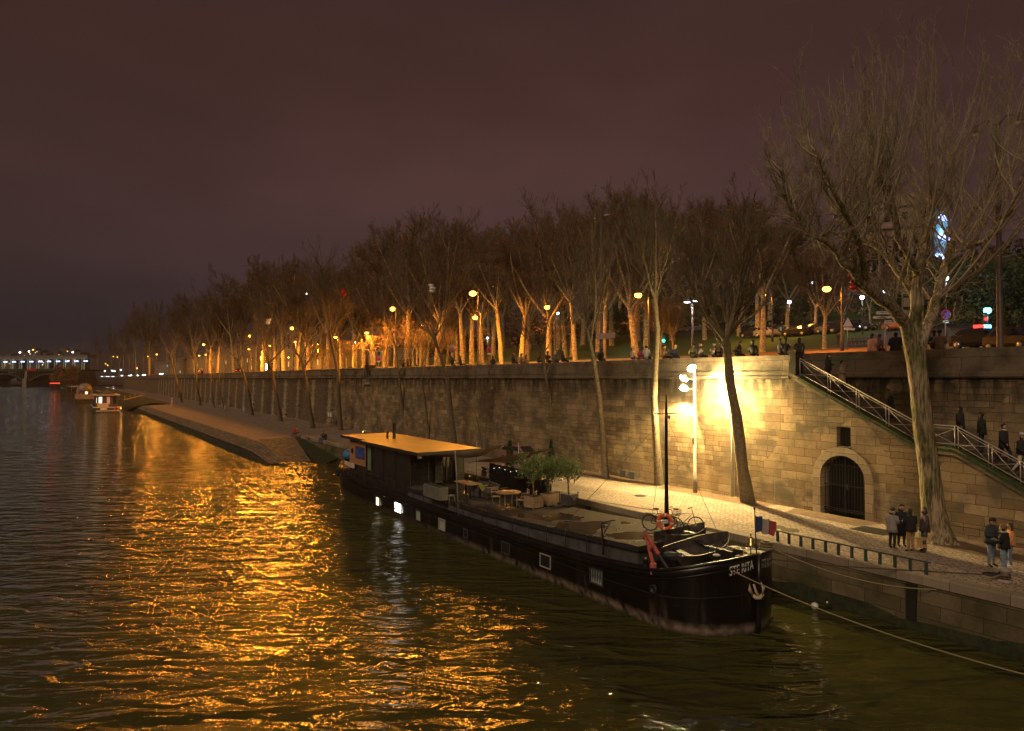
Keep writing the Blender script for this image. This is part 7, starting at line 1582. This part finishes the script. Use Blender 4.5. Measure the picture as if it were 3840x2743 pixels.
# ================================================================== SIGNS, SIGNALS, SMALL STREET FURNITURE
def upt(u, T, z=None): p = pt(u, 1400, -T); s_ = toST(Vector((p.x, p.y, 0)))[0]; return s_, (zt(T, s_) if z is None else z)
def roundsign(u, v, T, lab, kind, rad=.32):
    s_, z0 = upt(u, T); zc = pt(u, v, -T).z - z0; r = thing('road_sign', S(s_, -T, z0), math.atan2(-1, 0) + 0, lab, 'sign')
    MB().tube([(0, 0, 0), (0, 0, zc + .3)], .035, 6).build('post', M['grey_metal'], r)
    if kind == 'nopark':
        MB().lathe((.06, 0, zc), [(rad, -.015), (rad, .015)], 24, ax='x').build('disc', pmat('sign_blue', (.02, .05, .25), .5), r); MB().torus((.085, 0, zc), rad * .88, rad * .12, 24, 4, Matrix.Rotation(R(90), 3, 'Y') @ Matrix.Scale(.2, 3, (0, 0, 1))).build('red_rim', M['redb'], r)
        MB().rbox((.085, 0, zc), (.01, rad * 1.7, rad * .2), rx=R(45)).build('red_bar', M['redb'], r); MB().rbox((.06, 0, zc - rad - .16), (.02, .42, .2)).build('lower_plate', M['cream'], r)
    elif kind == 'back': MB().lathe((.06, 0, zc), [(rad, -.015), (rad, .015)], 24, ax='x').build('disc', pmat('sign_reverse', (.30, .18, .15), .6), r)
    elif kind == 'blue': MB().lathe((.06, 0, zc), [(rad, -.015), (rad, .015)], 24, ax='x').build('disc', pmat('sign_blue2', (.03, .15, .45), .5), r); MB().rbox((.08, 0, zc), (.01, rad * .3, rad * 1.1)).build('white_arrow', M['white'], r)
    return r
roundsign(3547, 1180, 20, 'round blue no parking sign with red rim right of the big tree', 'nopark', .36); roundsign(1835, 1312, 6, 'round no parking sign beside the standing pair', 'nopark', .3); roundsign(1420, 1345, 8, 'small round no parking sign right of the wall pilaster', 'nopark', .35)
roundsign(2929, 1235, 40, 'round blue arrow sign on the green verge', 'blue', .42); roundsign(1697, 1308, 3, 'back of a round sign strapped to the long arm lamp pole', 'back', .45)
s_, z0 = upt(3180, 24); zc = pt(3180, 1208, -24).z - z0; r = thing('warning_sign', S(s_, -24, z0), R(-90), 'pale triangular warning sign left of the peach coat', 'sign'); MB().tube([(0, 0, 0), (0, 0, zc)], .035, 6).build('post', M['grey_metal'], r)
MB().prism([(-.42, zc - .4), (.42, zc - .4), (0, zc + .4)], .04, .06, 'x').build('triangle', pmat('sign_pale_pink', (.55, .40, .36), .6), r); MB().rbox((.05, 0, zc - .6), (.02, .7, .24)).build('lower_plate', M['cream'], r)
s_, z0 = upt(3322, 9); r = thing('direction_sign', S(s_, -9, z0), R(-90), 'post with three white arrow panels left of the big tree', 'sign'); zc = pt(3322, 1225, -9).z - z0; MB().tube([(0, 0, 0), (0, 0, zc + .2)], .045, 8).build('post', M['grey_metal'], r)
k1 = pt(3322, 1225, -9).y / F
for (u0, u1, v0) in ((3284, 3340, 1174), (3272, 3344, 1192), (3315, 3362, 1208)):
    z = pt(3322, v0, -9).z - z0; a, b_ = (u0 - 3322) * k1, (u1 - 3322) * k1; hgt = .085
    pl = [(b_, -hgt), (b_, hgt), (a + hgt, hgt), (a, 0), (a + hgt, -hgt)] if u0 < 3300 else [(b_, -hgt), (b_, hgt), (a, hgt), (a, -hgt)]
    P_ = MB().prism([(y, z + q) for y, q in pl], .05, .07, 'x').build('arrow_panel', M['white'], r)
    MB().box(.071, .075, a * .5 + b_ * .5 - .28, a * .5 + b_ * .5 + .24, z - .018, z + .018).build('lettering_line', M['iron'], P_)
s_, z0 = upt(3425, 6); r = thing('direction_board', S(s_, -6, z0), R(-90), 'stack of pale sign boards seen from behind through the big tree fork', 'sign'); k1 = pt(3425, 1120, -6).y / F
for dx in (-.55, .55): MB().tube([(0, dx, 0), (0, dx, pt(3425, 1080, -6).z - z0)], .05, 6).build('post', M['grey_metal'], r)
for v0, v1 in ((1082, 1105), (1118, 1152), (1166, 1187)):
    z1, z2 = pt(3425, v0, -6).z - z0, pt(3425, v1, -6).z - z0; MB().rbox((.08, 0, (z1 + z2) / 2), (.04, 75 * k1, z1 - z2), bev=.01).build('panel', pmat('sign_back_cream', (.50, .42, .34), .6), r)
def signal(u, v, T, lab, mt):
    s_, z0 = upt(u, T); zc = pt(u, v, -T).z - z0; r = thing('traffic_light', S(s_, -T, z0), R(-90), lab, 'traffic light'); MB().tube([(0, 0, 0), (0, 0, zc + .2)], .05, 8).build('post', M['iron'], r)
    MB().rbox((.1, 0, zc + .1), (.16, .24, .75), bev=.02).build('housing', M['iron'], r); MB().lathe((.19, 0, zc), [(.11, -.01), (.1, .02)], 14, ax='x').build('lens', mt, r)
    lamp('lamp_light', (.45, 0, zc), 14, (.1, 1, .6) if mt is M['e_green'] else (1, .05, .02), r, .08)
signal(2487, 1279, 5, 'pedestrian signal showing green above the seated people', M['e_green']); signal(3694, 1198, 22, 'traffic signal showing red above the police car', M['e_red']); signal(755, 1382, 14, 'red traffic signal at far left before the dark trunk', M['e_red'])
s_, z0 = upt(3703, 22); park_lamp(3703, 1165, 22.5, 'cyan glowing lamp above the police car', 120, 'e_cyan', (.1, .8, 1), group=None)
s_, z0 = upt(1012, 30); r = thing('lit_kiosk', S(s_, -30, z0), WD, 'small shop front glowing white and red at the left', 'kiosk'); MB().box(-2.2, 2.2, -1.5, 1.5, 0, 3).build('walls', M['iron'], r); MB().box(-1.9, -.4, 1.51, 1.56, .4, 2.6).build('window', M['e_head'], r); MB().box(-.2, 1.8, 1.51, 1.56, .6, 2.2).build('red_panel', M['e_red'], r)
# cabinets, posts, pots by the wall
p = pz(1238, 1602, 1.9); r = thing('utility_cabinets', p, TH, 'pair of grey cabinets with white notices on thin posts by the wall', 'cabinet')
for dx in (-.45, .5): c_ = MB().rbox((dx, -.1, 1.75), (.8, .35, .75), bev=.02).build('cabinet', M['grey_metal'], r); MB().rbox((dx - .05, .085, 1.75), (.55, .02, .58)).build('notice', M['white'], c_)
for dx in (-.7, .0, .7): MB().tube([(dx, -.1, 0), (dx, -.1, 1.4)], .04, 6).build('post', M['grey_metal'], r)
for u, v, lab in ((847, 1538, 'small grey box against the wall below the far quay saplings'), (920, 1548, 'low white frame by the wall left of the leaning tree')):
    p = pz(u, v, 1.9); r = thing('service_box', p, TH, lab, 'box'); MB().rbox((0, 0, .55), (1.0, .5, 1.0), bev=.03).build('housing', M['grey_metal'], r); MB().rbox((0, .26, .6), (.8, .02, .7)).build('door', M['railing'], r)
p = pz(645, 1527, 1.6); r = thing('marker_post', p, TH, 'white striped marker post on the far promenade', 'post'); MB().lathe((0, 0, 0), [(.16, 0), (.16, 2.2), (.1, 2.3)], 10).build('shaft', M['white'], r)
for z in (.5, 1.1, 1.7): MB().lathe((0, 0, z), [(.17, 0), (.17, .25)], 10).build('band', M['redb'], r)
for k_, (u, v, lab) in enumerate(((2345, 1790, 'left dark pot with a bare shrub against the wall'), (2378, 1796, 'middle square pot with a bare shrub against the wall'), (2497, 1815, 'dark pot with a bare shrub right of the pale quay tree'))):
    p = pz(u, v, 1.9); r = thing('shrub_pot', p, TH, lab, 'plant pot', 'shrub pots along the wall'); MB().rbox((0, 0, .24), (.6, .5, .48), bev=.02).build('pot', M['coaming'], r); br = Br(); rg = random.Random(k_)
    for _ in range(16): sp = grow(br, Vector((rg.uniform(-.2, .2), 0, .45)), Vector((rg.uniform(-.4, .4), rg.uniform(-.3, .3), 1)), rg.uniform(.7, 1.5), .012, .004, 5, 4, rg, .02, .1); twiggy(br, sp, .35, .006, 0, rg, (4,), .05, .1, None, (.3, .7), 0, .2, .003)
    crown_obj('bare_stems', br, [M['twig']], r)
o = MB().rbox((0, 0, 0), (.5, .45, .012)).build('graffiti_patch', pmat('pink_paint', (.5, .2, .17), .8), None, pt(1060, 1537, .35), TH); o.rotation_euler = (R(90), 0, TH); tag(o, 'small pink painted patch on the rubble wall', 'painted patch')
rg = random.Random(14)
for k_, (u, v, m_) in enumerate(((3660, 2018, 'cream'), (2640, 1832, 'redb'), (2960, 1896, 'white'), (2760, 1866, 'cream'))):
    o = MB().ell((0, 0, .02), (.07, .05, .02), 7, 5, fn=lambda q: q * (1 + .2 * math.sin(q.x * 5))).build('litter', M[m_], None, pz(u, v, 1.905)); tag(o, ['pale scrap of litter at the foot of the wall behind the big tree', 'red scrap of litter at the foot of the floodlit wall', 'white scrap of litter left of the iron gate', 'pale scrap of litter right of the strong quay tree'][k_], 'litter')
# ================================================================== BUILDINGS BEHIND THE TREES
FAC = pmat('pale_facade', (.20, .16, .10), .9, var=.15, sc=.4)
def facade(u0, u1, T, ztop_, lab, cols, rows, mat=FAC, wm=None, depth=14, name='house', rz=0, roof=True):
    sa, z0 = upt(u0, T); sb, _ = upt(u1, T); L = sa - sb; r = thing(name, S(sb, -T, z0), TH, lab, 'building', None); Hh = ztop_ - z0
    MB().box(0, L, -depth, 0, -1, Hh).build('walls', mat, r)
    if roof: MB().loft([[(x, -depth - .3, Hh), (x, .3, Hh), (x, -1.5, Hh + 2.6), (x, -depth + 1.5, Hh + 2.6)] for x in (-.2, L + .2)]).build('roof', M['coaming'], r)
    MB().box(-.1, L + .1, 0, .25, Hh - .35, Hh - .002).build('cornice', mat, r)
    for i in range(cols):
        for j_ in range(rows):
            x = (i + .5) * L / cols; z = 1.2 + j_ * (Hh - 1.5) / rows; w = min(.7, L / cols * .3); h = min(2.0, (Hh - 1.5) / rows * .62)
            f = MB().box(x - w, x + w, 0, .06, z, z + h).build('window', M['iron'], r); MB().box(x - w + .08, x + w - .08, .061, .075, z + .08, z + h - .08).build('pane', wm if (wm and (i * 7 + j_ * 3) % 5 == 0) else M['glass'], f)
    return r
facade(1055, 1205, 33, 26, 'tall pale house front lit yellow between dark trunks', 7, 4, wm=M['e_yel']); facade(905, 1048, 40, 24, 'wide yellow lit house front left of the tall one', 8, 3, wm=M['e_yel']); facade(700, 890, 40, 24, 'long far house front glowing yellow behind dark trunks', 9, 3, wm=M['e_yel'])
facade(1310, 1470, 62, 19.5, 'low greenish white building beyond the lit trunks', 9, 2, pmat('pale_green_wall', (.38, .42, .36), .9), M['e_win'], roof=False)
facade(580, 690, 40, 22, 'farthest dim house front with few lit windows', 5, 3, wm=M['e_win'])
p0 = pd(3215, 1000, 300); p1 = pd(3495, 1000, 285); zt1 = pd(3215, 795, 300).z; r = thing('palace_wing', (p0.x, p0.y, 30), math.atan2(p1.y - p0.y, p1.x - p0.x), 'large dim stone palace wing high behind the big tree', 'building'); L = (p1 - p0).length; Hh = zt1 - 30
PS = pmat('palace_stone', (.26, .19, .14), .9, sc=.2)
MB().box(0, L, 0, 25, 0, Hh).build('walls', PS, r); MB().box(-1, L + 1, -1, 26, Hh, Hh + 1.6).box(-1, L + 1, -1.2, 0, Hh - 9, Hh - 8).build('cornice', PS, r); MB().box(L * .35, L, 3, 22, Hh + 1.6, Hh + 6).build('attic', PS, r)
for i in range(7): MB().box(2 + i * L / 7.2, 2.8 + i * L / 7.2 + 1.2, -.15, -.01, 8, Hh - 12).build('tall_window', M['void'], r)
for i in range(4): MB().box(4 + i * L / 4.2, 6 + i * L / 4.2, -.15, -.01, Hh - 6, Hh - 2.5).build('window', M['void'], r)
p0 = pd(3527, 1000, 240); r = thing('scaffold_tower', (p0.x, p0.y, 22), 0, 'round glassy tower wound with blue white lights behind the big tree', 'tower'); zt1 = pd(3527, 775, 240).z - 22; rr = 28 / F * 240
MB().lathe((0, 0, 0), [(rr, 0), (rr, zt1 - 2), (rr * .8, zt1 - .4), (rr * .3, zt1)], 20).build('shell', pmat('tower_glass', (.09, .15, .20), .4), r)
for k_ in range(5):
    zz = zt1 * (.35 + .14 * k_); b = MB()
    for i in range(7): a = math.pi + .5 + i * .16 + k_ * .15; b.ell(((rr + .3) * math.cos(a), (rr + .3) * math.sin(a), zz - i * .25), (1.0, .8, .75), 7, 5)
    b.build('light_string', M['e_blue'], r)
lamp('lamp_light', (-2, -rr - 4, zt1 * .8), 5000, (.5, .8, 1), r, 1)
# windows glimmering high up in the park slope
for k_, (u, v, m_) in enumerate(((1888, 1047, 'e_cool'), (2125, 975, 'e_win'), (2283, 983, 'e_cool'), (2290, 1007, 'e_cool'), (2319, 1020, 'e_sod'), (2290, 1050, 'e_cool'), (1137, 1100, 'e_cool'), (2745, 905, 'e_win'))):
    p = pd(u, v, 260); T = -toST(Vector((p.x, p.y, 0)))[1]; r = thing('hill_house', (p.x, p.y + 4, p.z), 0, ['small white lit window high among the trees above the pair of caps', 'pinkish lit window left of the dark double lamp mast', 'upper white lit window just right of the dark mast', 'second white lit window just right of the dark mast', 'orange lit window right of the dark mast', 'lowest white lit window just right of the dark mast', 'tiny white lit window above the left house fronts', 'tiny lit window above the strong quay tree'][k_], 'house', 'houses hidden in the park trees')
    zg = zt(max(T, 10), 0); MB().box(-3, 3, 0, 8, zg - p.z - 8, 1.5).build('walls', M['rubber'], r); MB().box(-.35, .35, -.06, -.01, -.6, .6).build('lit_window', M[m_], r)
# ================================================================== MOORED BOATS FAR LEFT
BLUEH = pmat('blue_grey_hull', (.06, .065, .10), .5); WOODH = pmat('dark_boat', (.03, .022, .02), .5); CRM = pmat('boat_cream', (.30, .23, .165), .6)
def hullmesh(L, Wd, hb, hs, bluff=.6):
    rg_ = []
    for i in range(15):
        f = i / 14; x = (f - .5) * L; w = Wd / 2 * min(1, (1 - max(0, (f - .72) / .28) ** 2.2)) * (1 - .18 * max(0, (.2 - f) / .2) ** 2); w = max(w, .05); g = lerp(hs, hb, max(0, f - .3) / .7) if f > .3 else hs
        rg_.append([(x, -w, g), (x, -w * .97, .3), (x, -w * .8, -.5), (x, w * .8, -.5), (x, w * .97, .3), (x, w, g)])
    return MB().loft(rg_)
def fboat(u, v, Lb, Wd, rz, lab, hullm, group='boats moored at the far left'):
    p = pz(u, v, 0); r = thing('moored_boat', p, rz, lab, 'boat', group); hullmesh(Lb, Wd, 2.0, 1.4).build('hull', hullm, r); return r, p
AWAY = yawto(D)
# nearest: stern towards the camera; x forward = away
r, p = fboat(404, 1548, 24, 6.2, AWAY, 'nearest moored houseboat with blue grey cabin and white rails', BLUEH); r.location = p + D * 12.5
MB().box(-11.9, 11, -3.14, -3.04, 1.25, 1.4).box(-11.9, 11, 3.04, 3.14, 1.25, 1.4).box(-12.1, -12.0, -3.0, 3.0, 1.25, 1.4).build('white_strake', M['white'], r); MB().box(-12.14, -12.0, -2.6, 2.6, .35, .5).build('stern_band', M['white'], r)
MB().box(-8.5, 7, -2.3, 2.3, 1.4, 4.3).build('cabin', pmat('slate_cabin', (.07, .07, .10), .6), r); MB().box(-9.3, 7.5, -2.9, 2.9, 4.302, 4.5).build('roof', M['cream'], r); MB().loft([[(x, -2.0, 4.502), (x, 2.0, 4.502), (x, .6, 5.5), (x, -.6, 5.5)] for x in (-8, 3)]).build('raised_roof', M['coaming'], r)
for i in range(6): MB().box(-7.6 + i * 2.1, -6.9 + i * 2.1, 2.301, 2.34, 2.3, 3.7).build('window', M['e_dim'] if i else M['e_win'], r)
for i, (y, m_) in enumerate(((-1.7, M['glass']), (-.3, pmat('pink_curtain', (.4, .22, .2), .8, emit=.25, ecol=(1, .5, .4))), (1.5, M['e_win']))): MB().box(-8.55, -8.51, y - .35, y + .35, 2.0, 3.9).build('rear_window', m_, r)  # pink curtain has its own glow for the lit room behind
MB().box(-12.0, -11.9, -.2, 2.3, 1.45, 2.4).build('stern_board', M['cream'], r); MB().torus((-12.12, -1.9, .9), .42, .08, 16, 6, Matrix.Rotation(R(90), 3, 'Y')).build('rope_ring', M['orange'], r)
MB().rbox((-12.1, .9, .92), (.06, 1.5, .42), bev=.02).build('name_board', M['white'], r)
for y in (-2.9, -1.4, 0, 1.4, 2.9): MB().tube([(-11.9, y, 1.4), (-11.9, y, 2.4)], .03, 5).build('stanchion', M['green_rail'], r)
MB().tube([(-11.9, -2.9, 2.4), (-11.9, 2.9, 2.4)], .03, 5).tube([(-11.9, 2.9, 2.4), (-3, 3.0, 2.4)], .03, 5).build('stern_rail', M['green_rail'], r)
MB().ell((-12.1, -2.9, 1.0), (.12, .12, .14), 8, 6).build('stern_lamp', M['e_sod'], r); lamp('lamp_light', (-12.6, -3.1, 1.1), 12, SOD, r, .1)
r, p = fboat(318, 1512, 22, 5.6, AWAY, 'cream painted houseboat with a round domed superstructure', WOODH); r.location = p + D * 11.5
MB().box(-11.1, 8, -2.85, 2.85, 1.35, 2.9).build('bulwark', CRM, r); MB().box(-9, 6, -2.4, 2.4, 2.9, 4.6).build('cabin', CRM, r); MB().lathe((-7.5, 0, 4.6), [(2.3, -.6), (2.3, .4), (2.0, 1.4), (1.3, 2.1), (.4, 2.4)], 20).build('dome', pmat('dome_glass', (.2, .17, .14), .4), r); MB().box(-3, 1, -1.2, 1.2, 4.6, 6).build('wheelhouse', CRM, r)
for i in range(4): MB().box(-9.06, -9.01, -1.9 + i * 1.05, -1.2 + i * 1.05, 3.1, 4.3).build('rear_window', M['e_win'] if i == 1 else pmat('brown_glass', (.12, .08, .06), .3), r)
MB().tube([(-6, 0, 6.5), (-6, 0, 9.5)], .06, 6).build('mast', M['iron'], r)
r, p = fboat(290, 1488, 30, 5.2, AWAY, 'black barge with a flat canopy on posts behind the domed boat', WOODH); r.location = p + D * 15; MB().box(-14, 8, -2.5, 2.5, 4.6, 4.9).build('canopy', M['cream'], r); MB().box(-12, 4, -2, 2, 1.4, 2.6).build('cabin', M['iron'], r)
for x in (-13.6, -6, 1, 7.6):
    for y in (-2.3, 2.3): MB().tube([(x, y, 1.4), (x, y, 4.6)], .06, 5).build('canopy_post', M['grey_metal'], r)
MB().rbox((-12, 0, 4.0), (.3, .3, .3)).build('deck_lamp', M['e_dim'], r)
r, p = fboat(255, 1472, 34, 5.2, AWAY, 'second canopied barge, farther and lower behind the black one', WOODH); r.location = p + D * 17; MB().box(-16, 10, -2.4, 2.4, 4.0, 4.3).build('canopy', M['coaming'], r); MB().box(-12, 6, -2, 2, 1.4, 2.9).build('cabin', M['iron'], r); MB().box(-16.2, -16, 1.2, 1.7, 1.4, 4).build('lit_post', M['e_dim'], r)
r, p = fboat(206, 1462, 26, 6, AWAY, 'farthest moored boat outlined with a string of pink red lights', WOODH); r.location = p + D * 13; MB().box(-12, 8, -2.6, 2.6, 1.4, 4.5).build('cabin', M['iron'], r); MB().box(-12.6, 8.4, -3, 3, 4.5, 4.7).build('roof', M['redb'], r)
b = MB()
for i in range(9): MB().ell((-12.9, -3 + i * .75, 4.9), (.3, .3, .34), 6, 5).build('string_light', M['e_red'] if i % 3 else M['e_yel'], r)
lamp('lamp_light', (-14, 0, 5), 45, (1, .2, .15), r, .5)
a, c = pz(468, 1500, 2.2), pz(545, 1483, 2.2); r = thing('gangway', a, 0, 'wooden gangway with posts between the nearest houseboat and the bank', 'gangway'); v = pd(545, 1483, a.y + 14) - a; v.z = 1.2
for off in (-.6, .6): MB().tube([(0, off, 0), v + Vector((0, off, 0))], .07, 5).build('beam', M['teak'], r)
MB().loft([[(0, -.6, .05), (0, .6, .05), (0, .6, .12), (0, -.6, .12)], [v + Vector((0, -.6, .05)), v + Vector((0, .6, .05)), v + Vector((0, .6, .12)), v + Vector((0, -.6, .12))]]).build('planks', M['crate'], r)
for f in (0, .25, .5, .75, 1): MB().tube([v * f, v * f + Vector((0, 0, 1.3))], .07, 5).build('post', M['crate'], r)
# ================================================================== HAZE: damp night air
hz = bpy.data.materials.new('night_haze'); hz.use_nodes = True; t_ = hz.node_tree; t_.nodes.clear()
v_ = nd(t_, 'ShaderNodeVolumePrincipled'); v_.inputs['Color'].default_value = (.9, .88, .85, 1); v_.inputs['Density'].default_value = .00015; v_.inputs['Anisotropy'].default_value = .55
o_ = nd(t_, 'ShaderNodeOutputMaterial'); t_.links.new(v_.outputs[0], o_.inputs['Volume'])
b = MB(); b.box(-5900, 2900, -290, 3600, -2, 165); o = b.build('haze', hz); tag(o, kind='stuff')
# small weeds rooted in the ledge of the parapet, too many to count
rg = random.Random(31); lv = MB()
for k_ in range(130):
    s_ = 22.8 + rg.random() ** 1.5 * 90; n_ = rg.randrange(4, 12)
    if not (83 < s_ < 85.2):
        for _ in range(n_):
            c = Vector((s_ + rg.uniform(-.14, .14), .10 + rg.uniform(-.02, .03), 9.17 if k_ % 3 else 8.93)); d = Vector((rg.uniform(-.6, .6), rg.uniform(.1, .9), rg.uniform(-.5, 1.2))).normalized() * rg.uniform(.06, .2); w = Vector((.012, 0, 0))
            lv.add([c - w, c + w, c + d], [(0, 1, 2)])
o = lv.build('ledge_weeds', M['moss'], None, W0, TH, recalc=False); tag(o, kind='stuff')
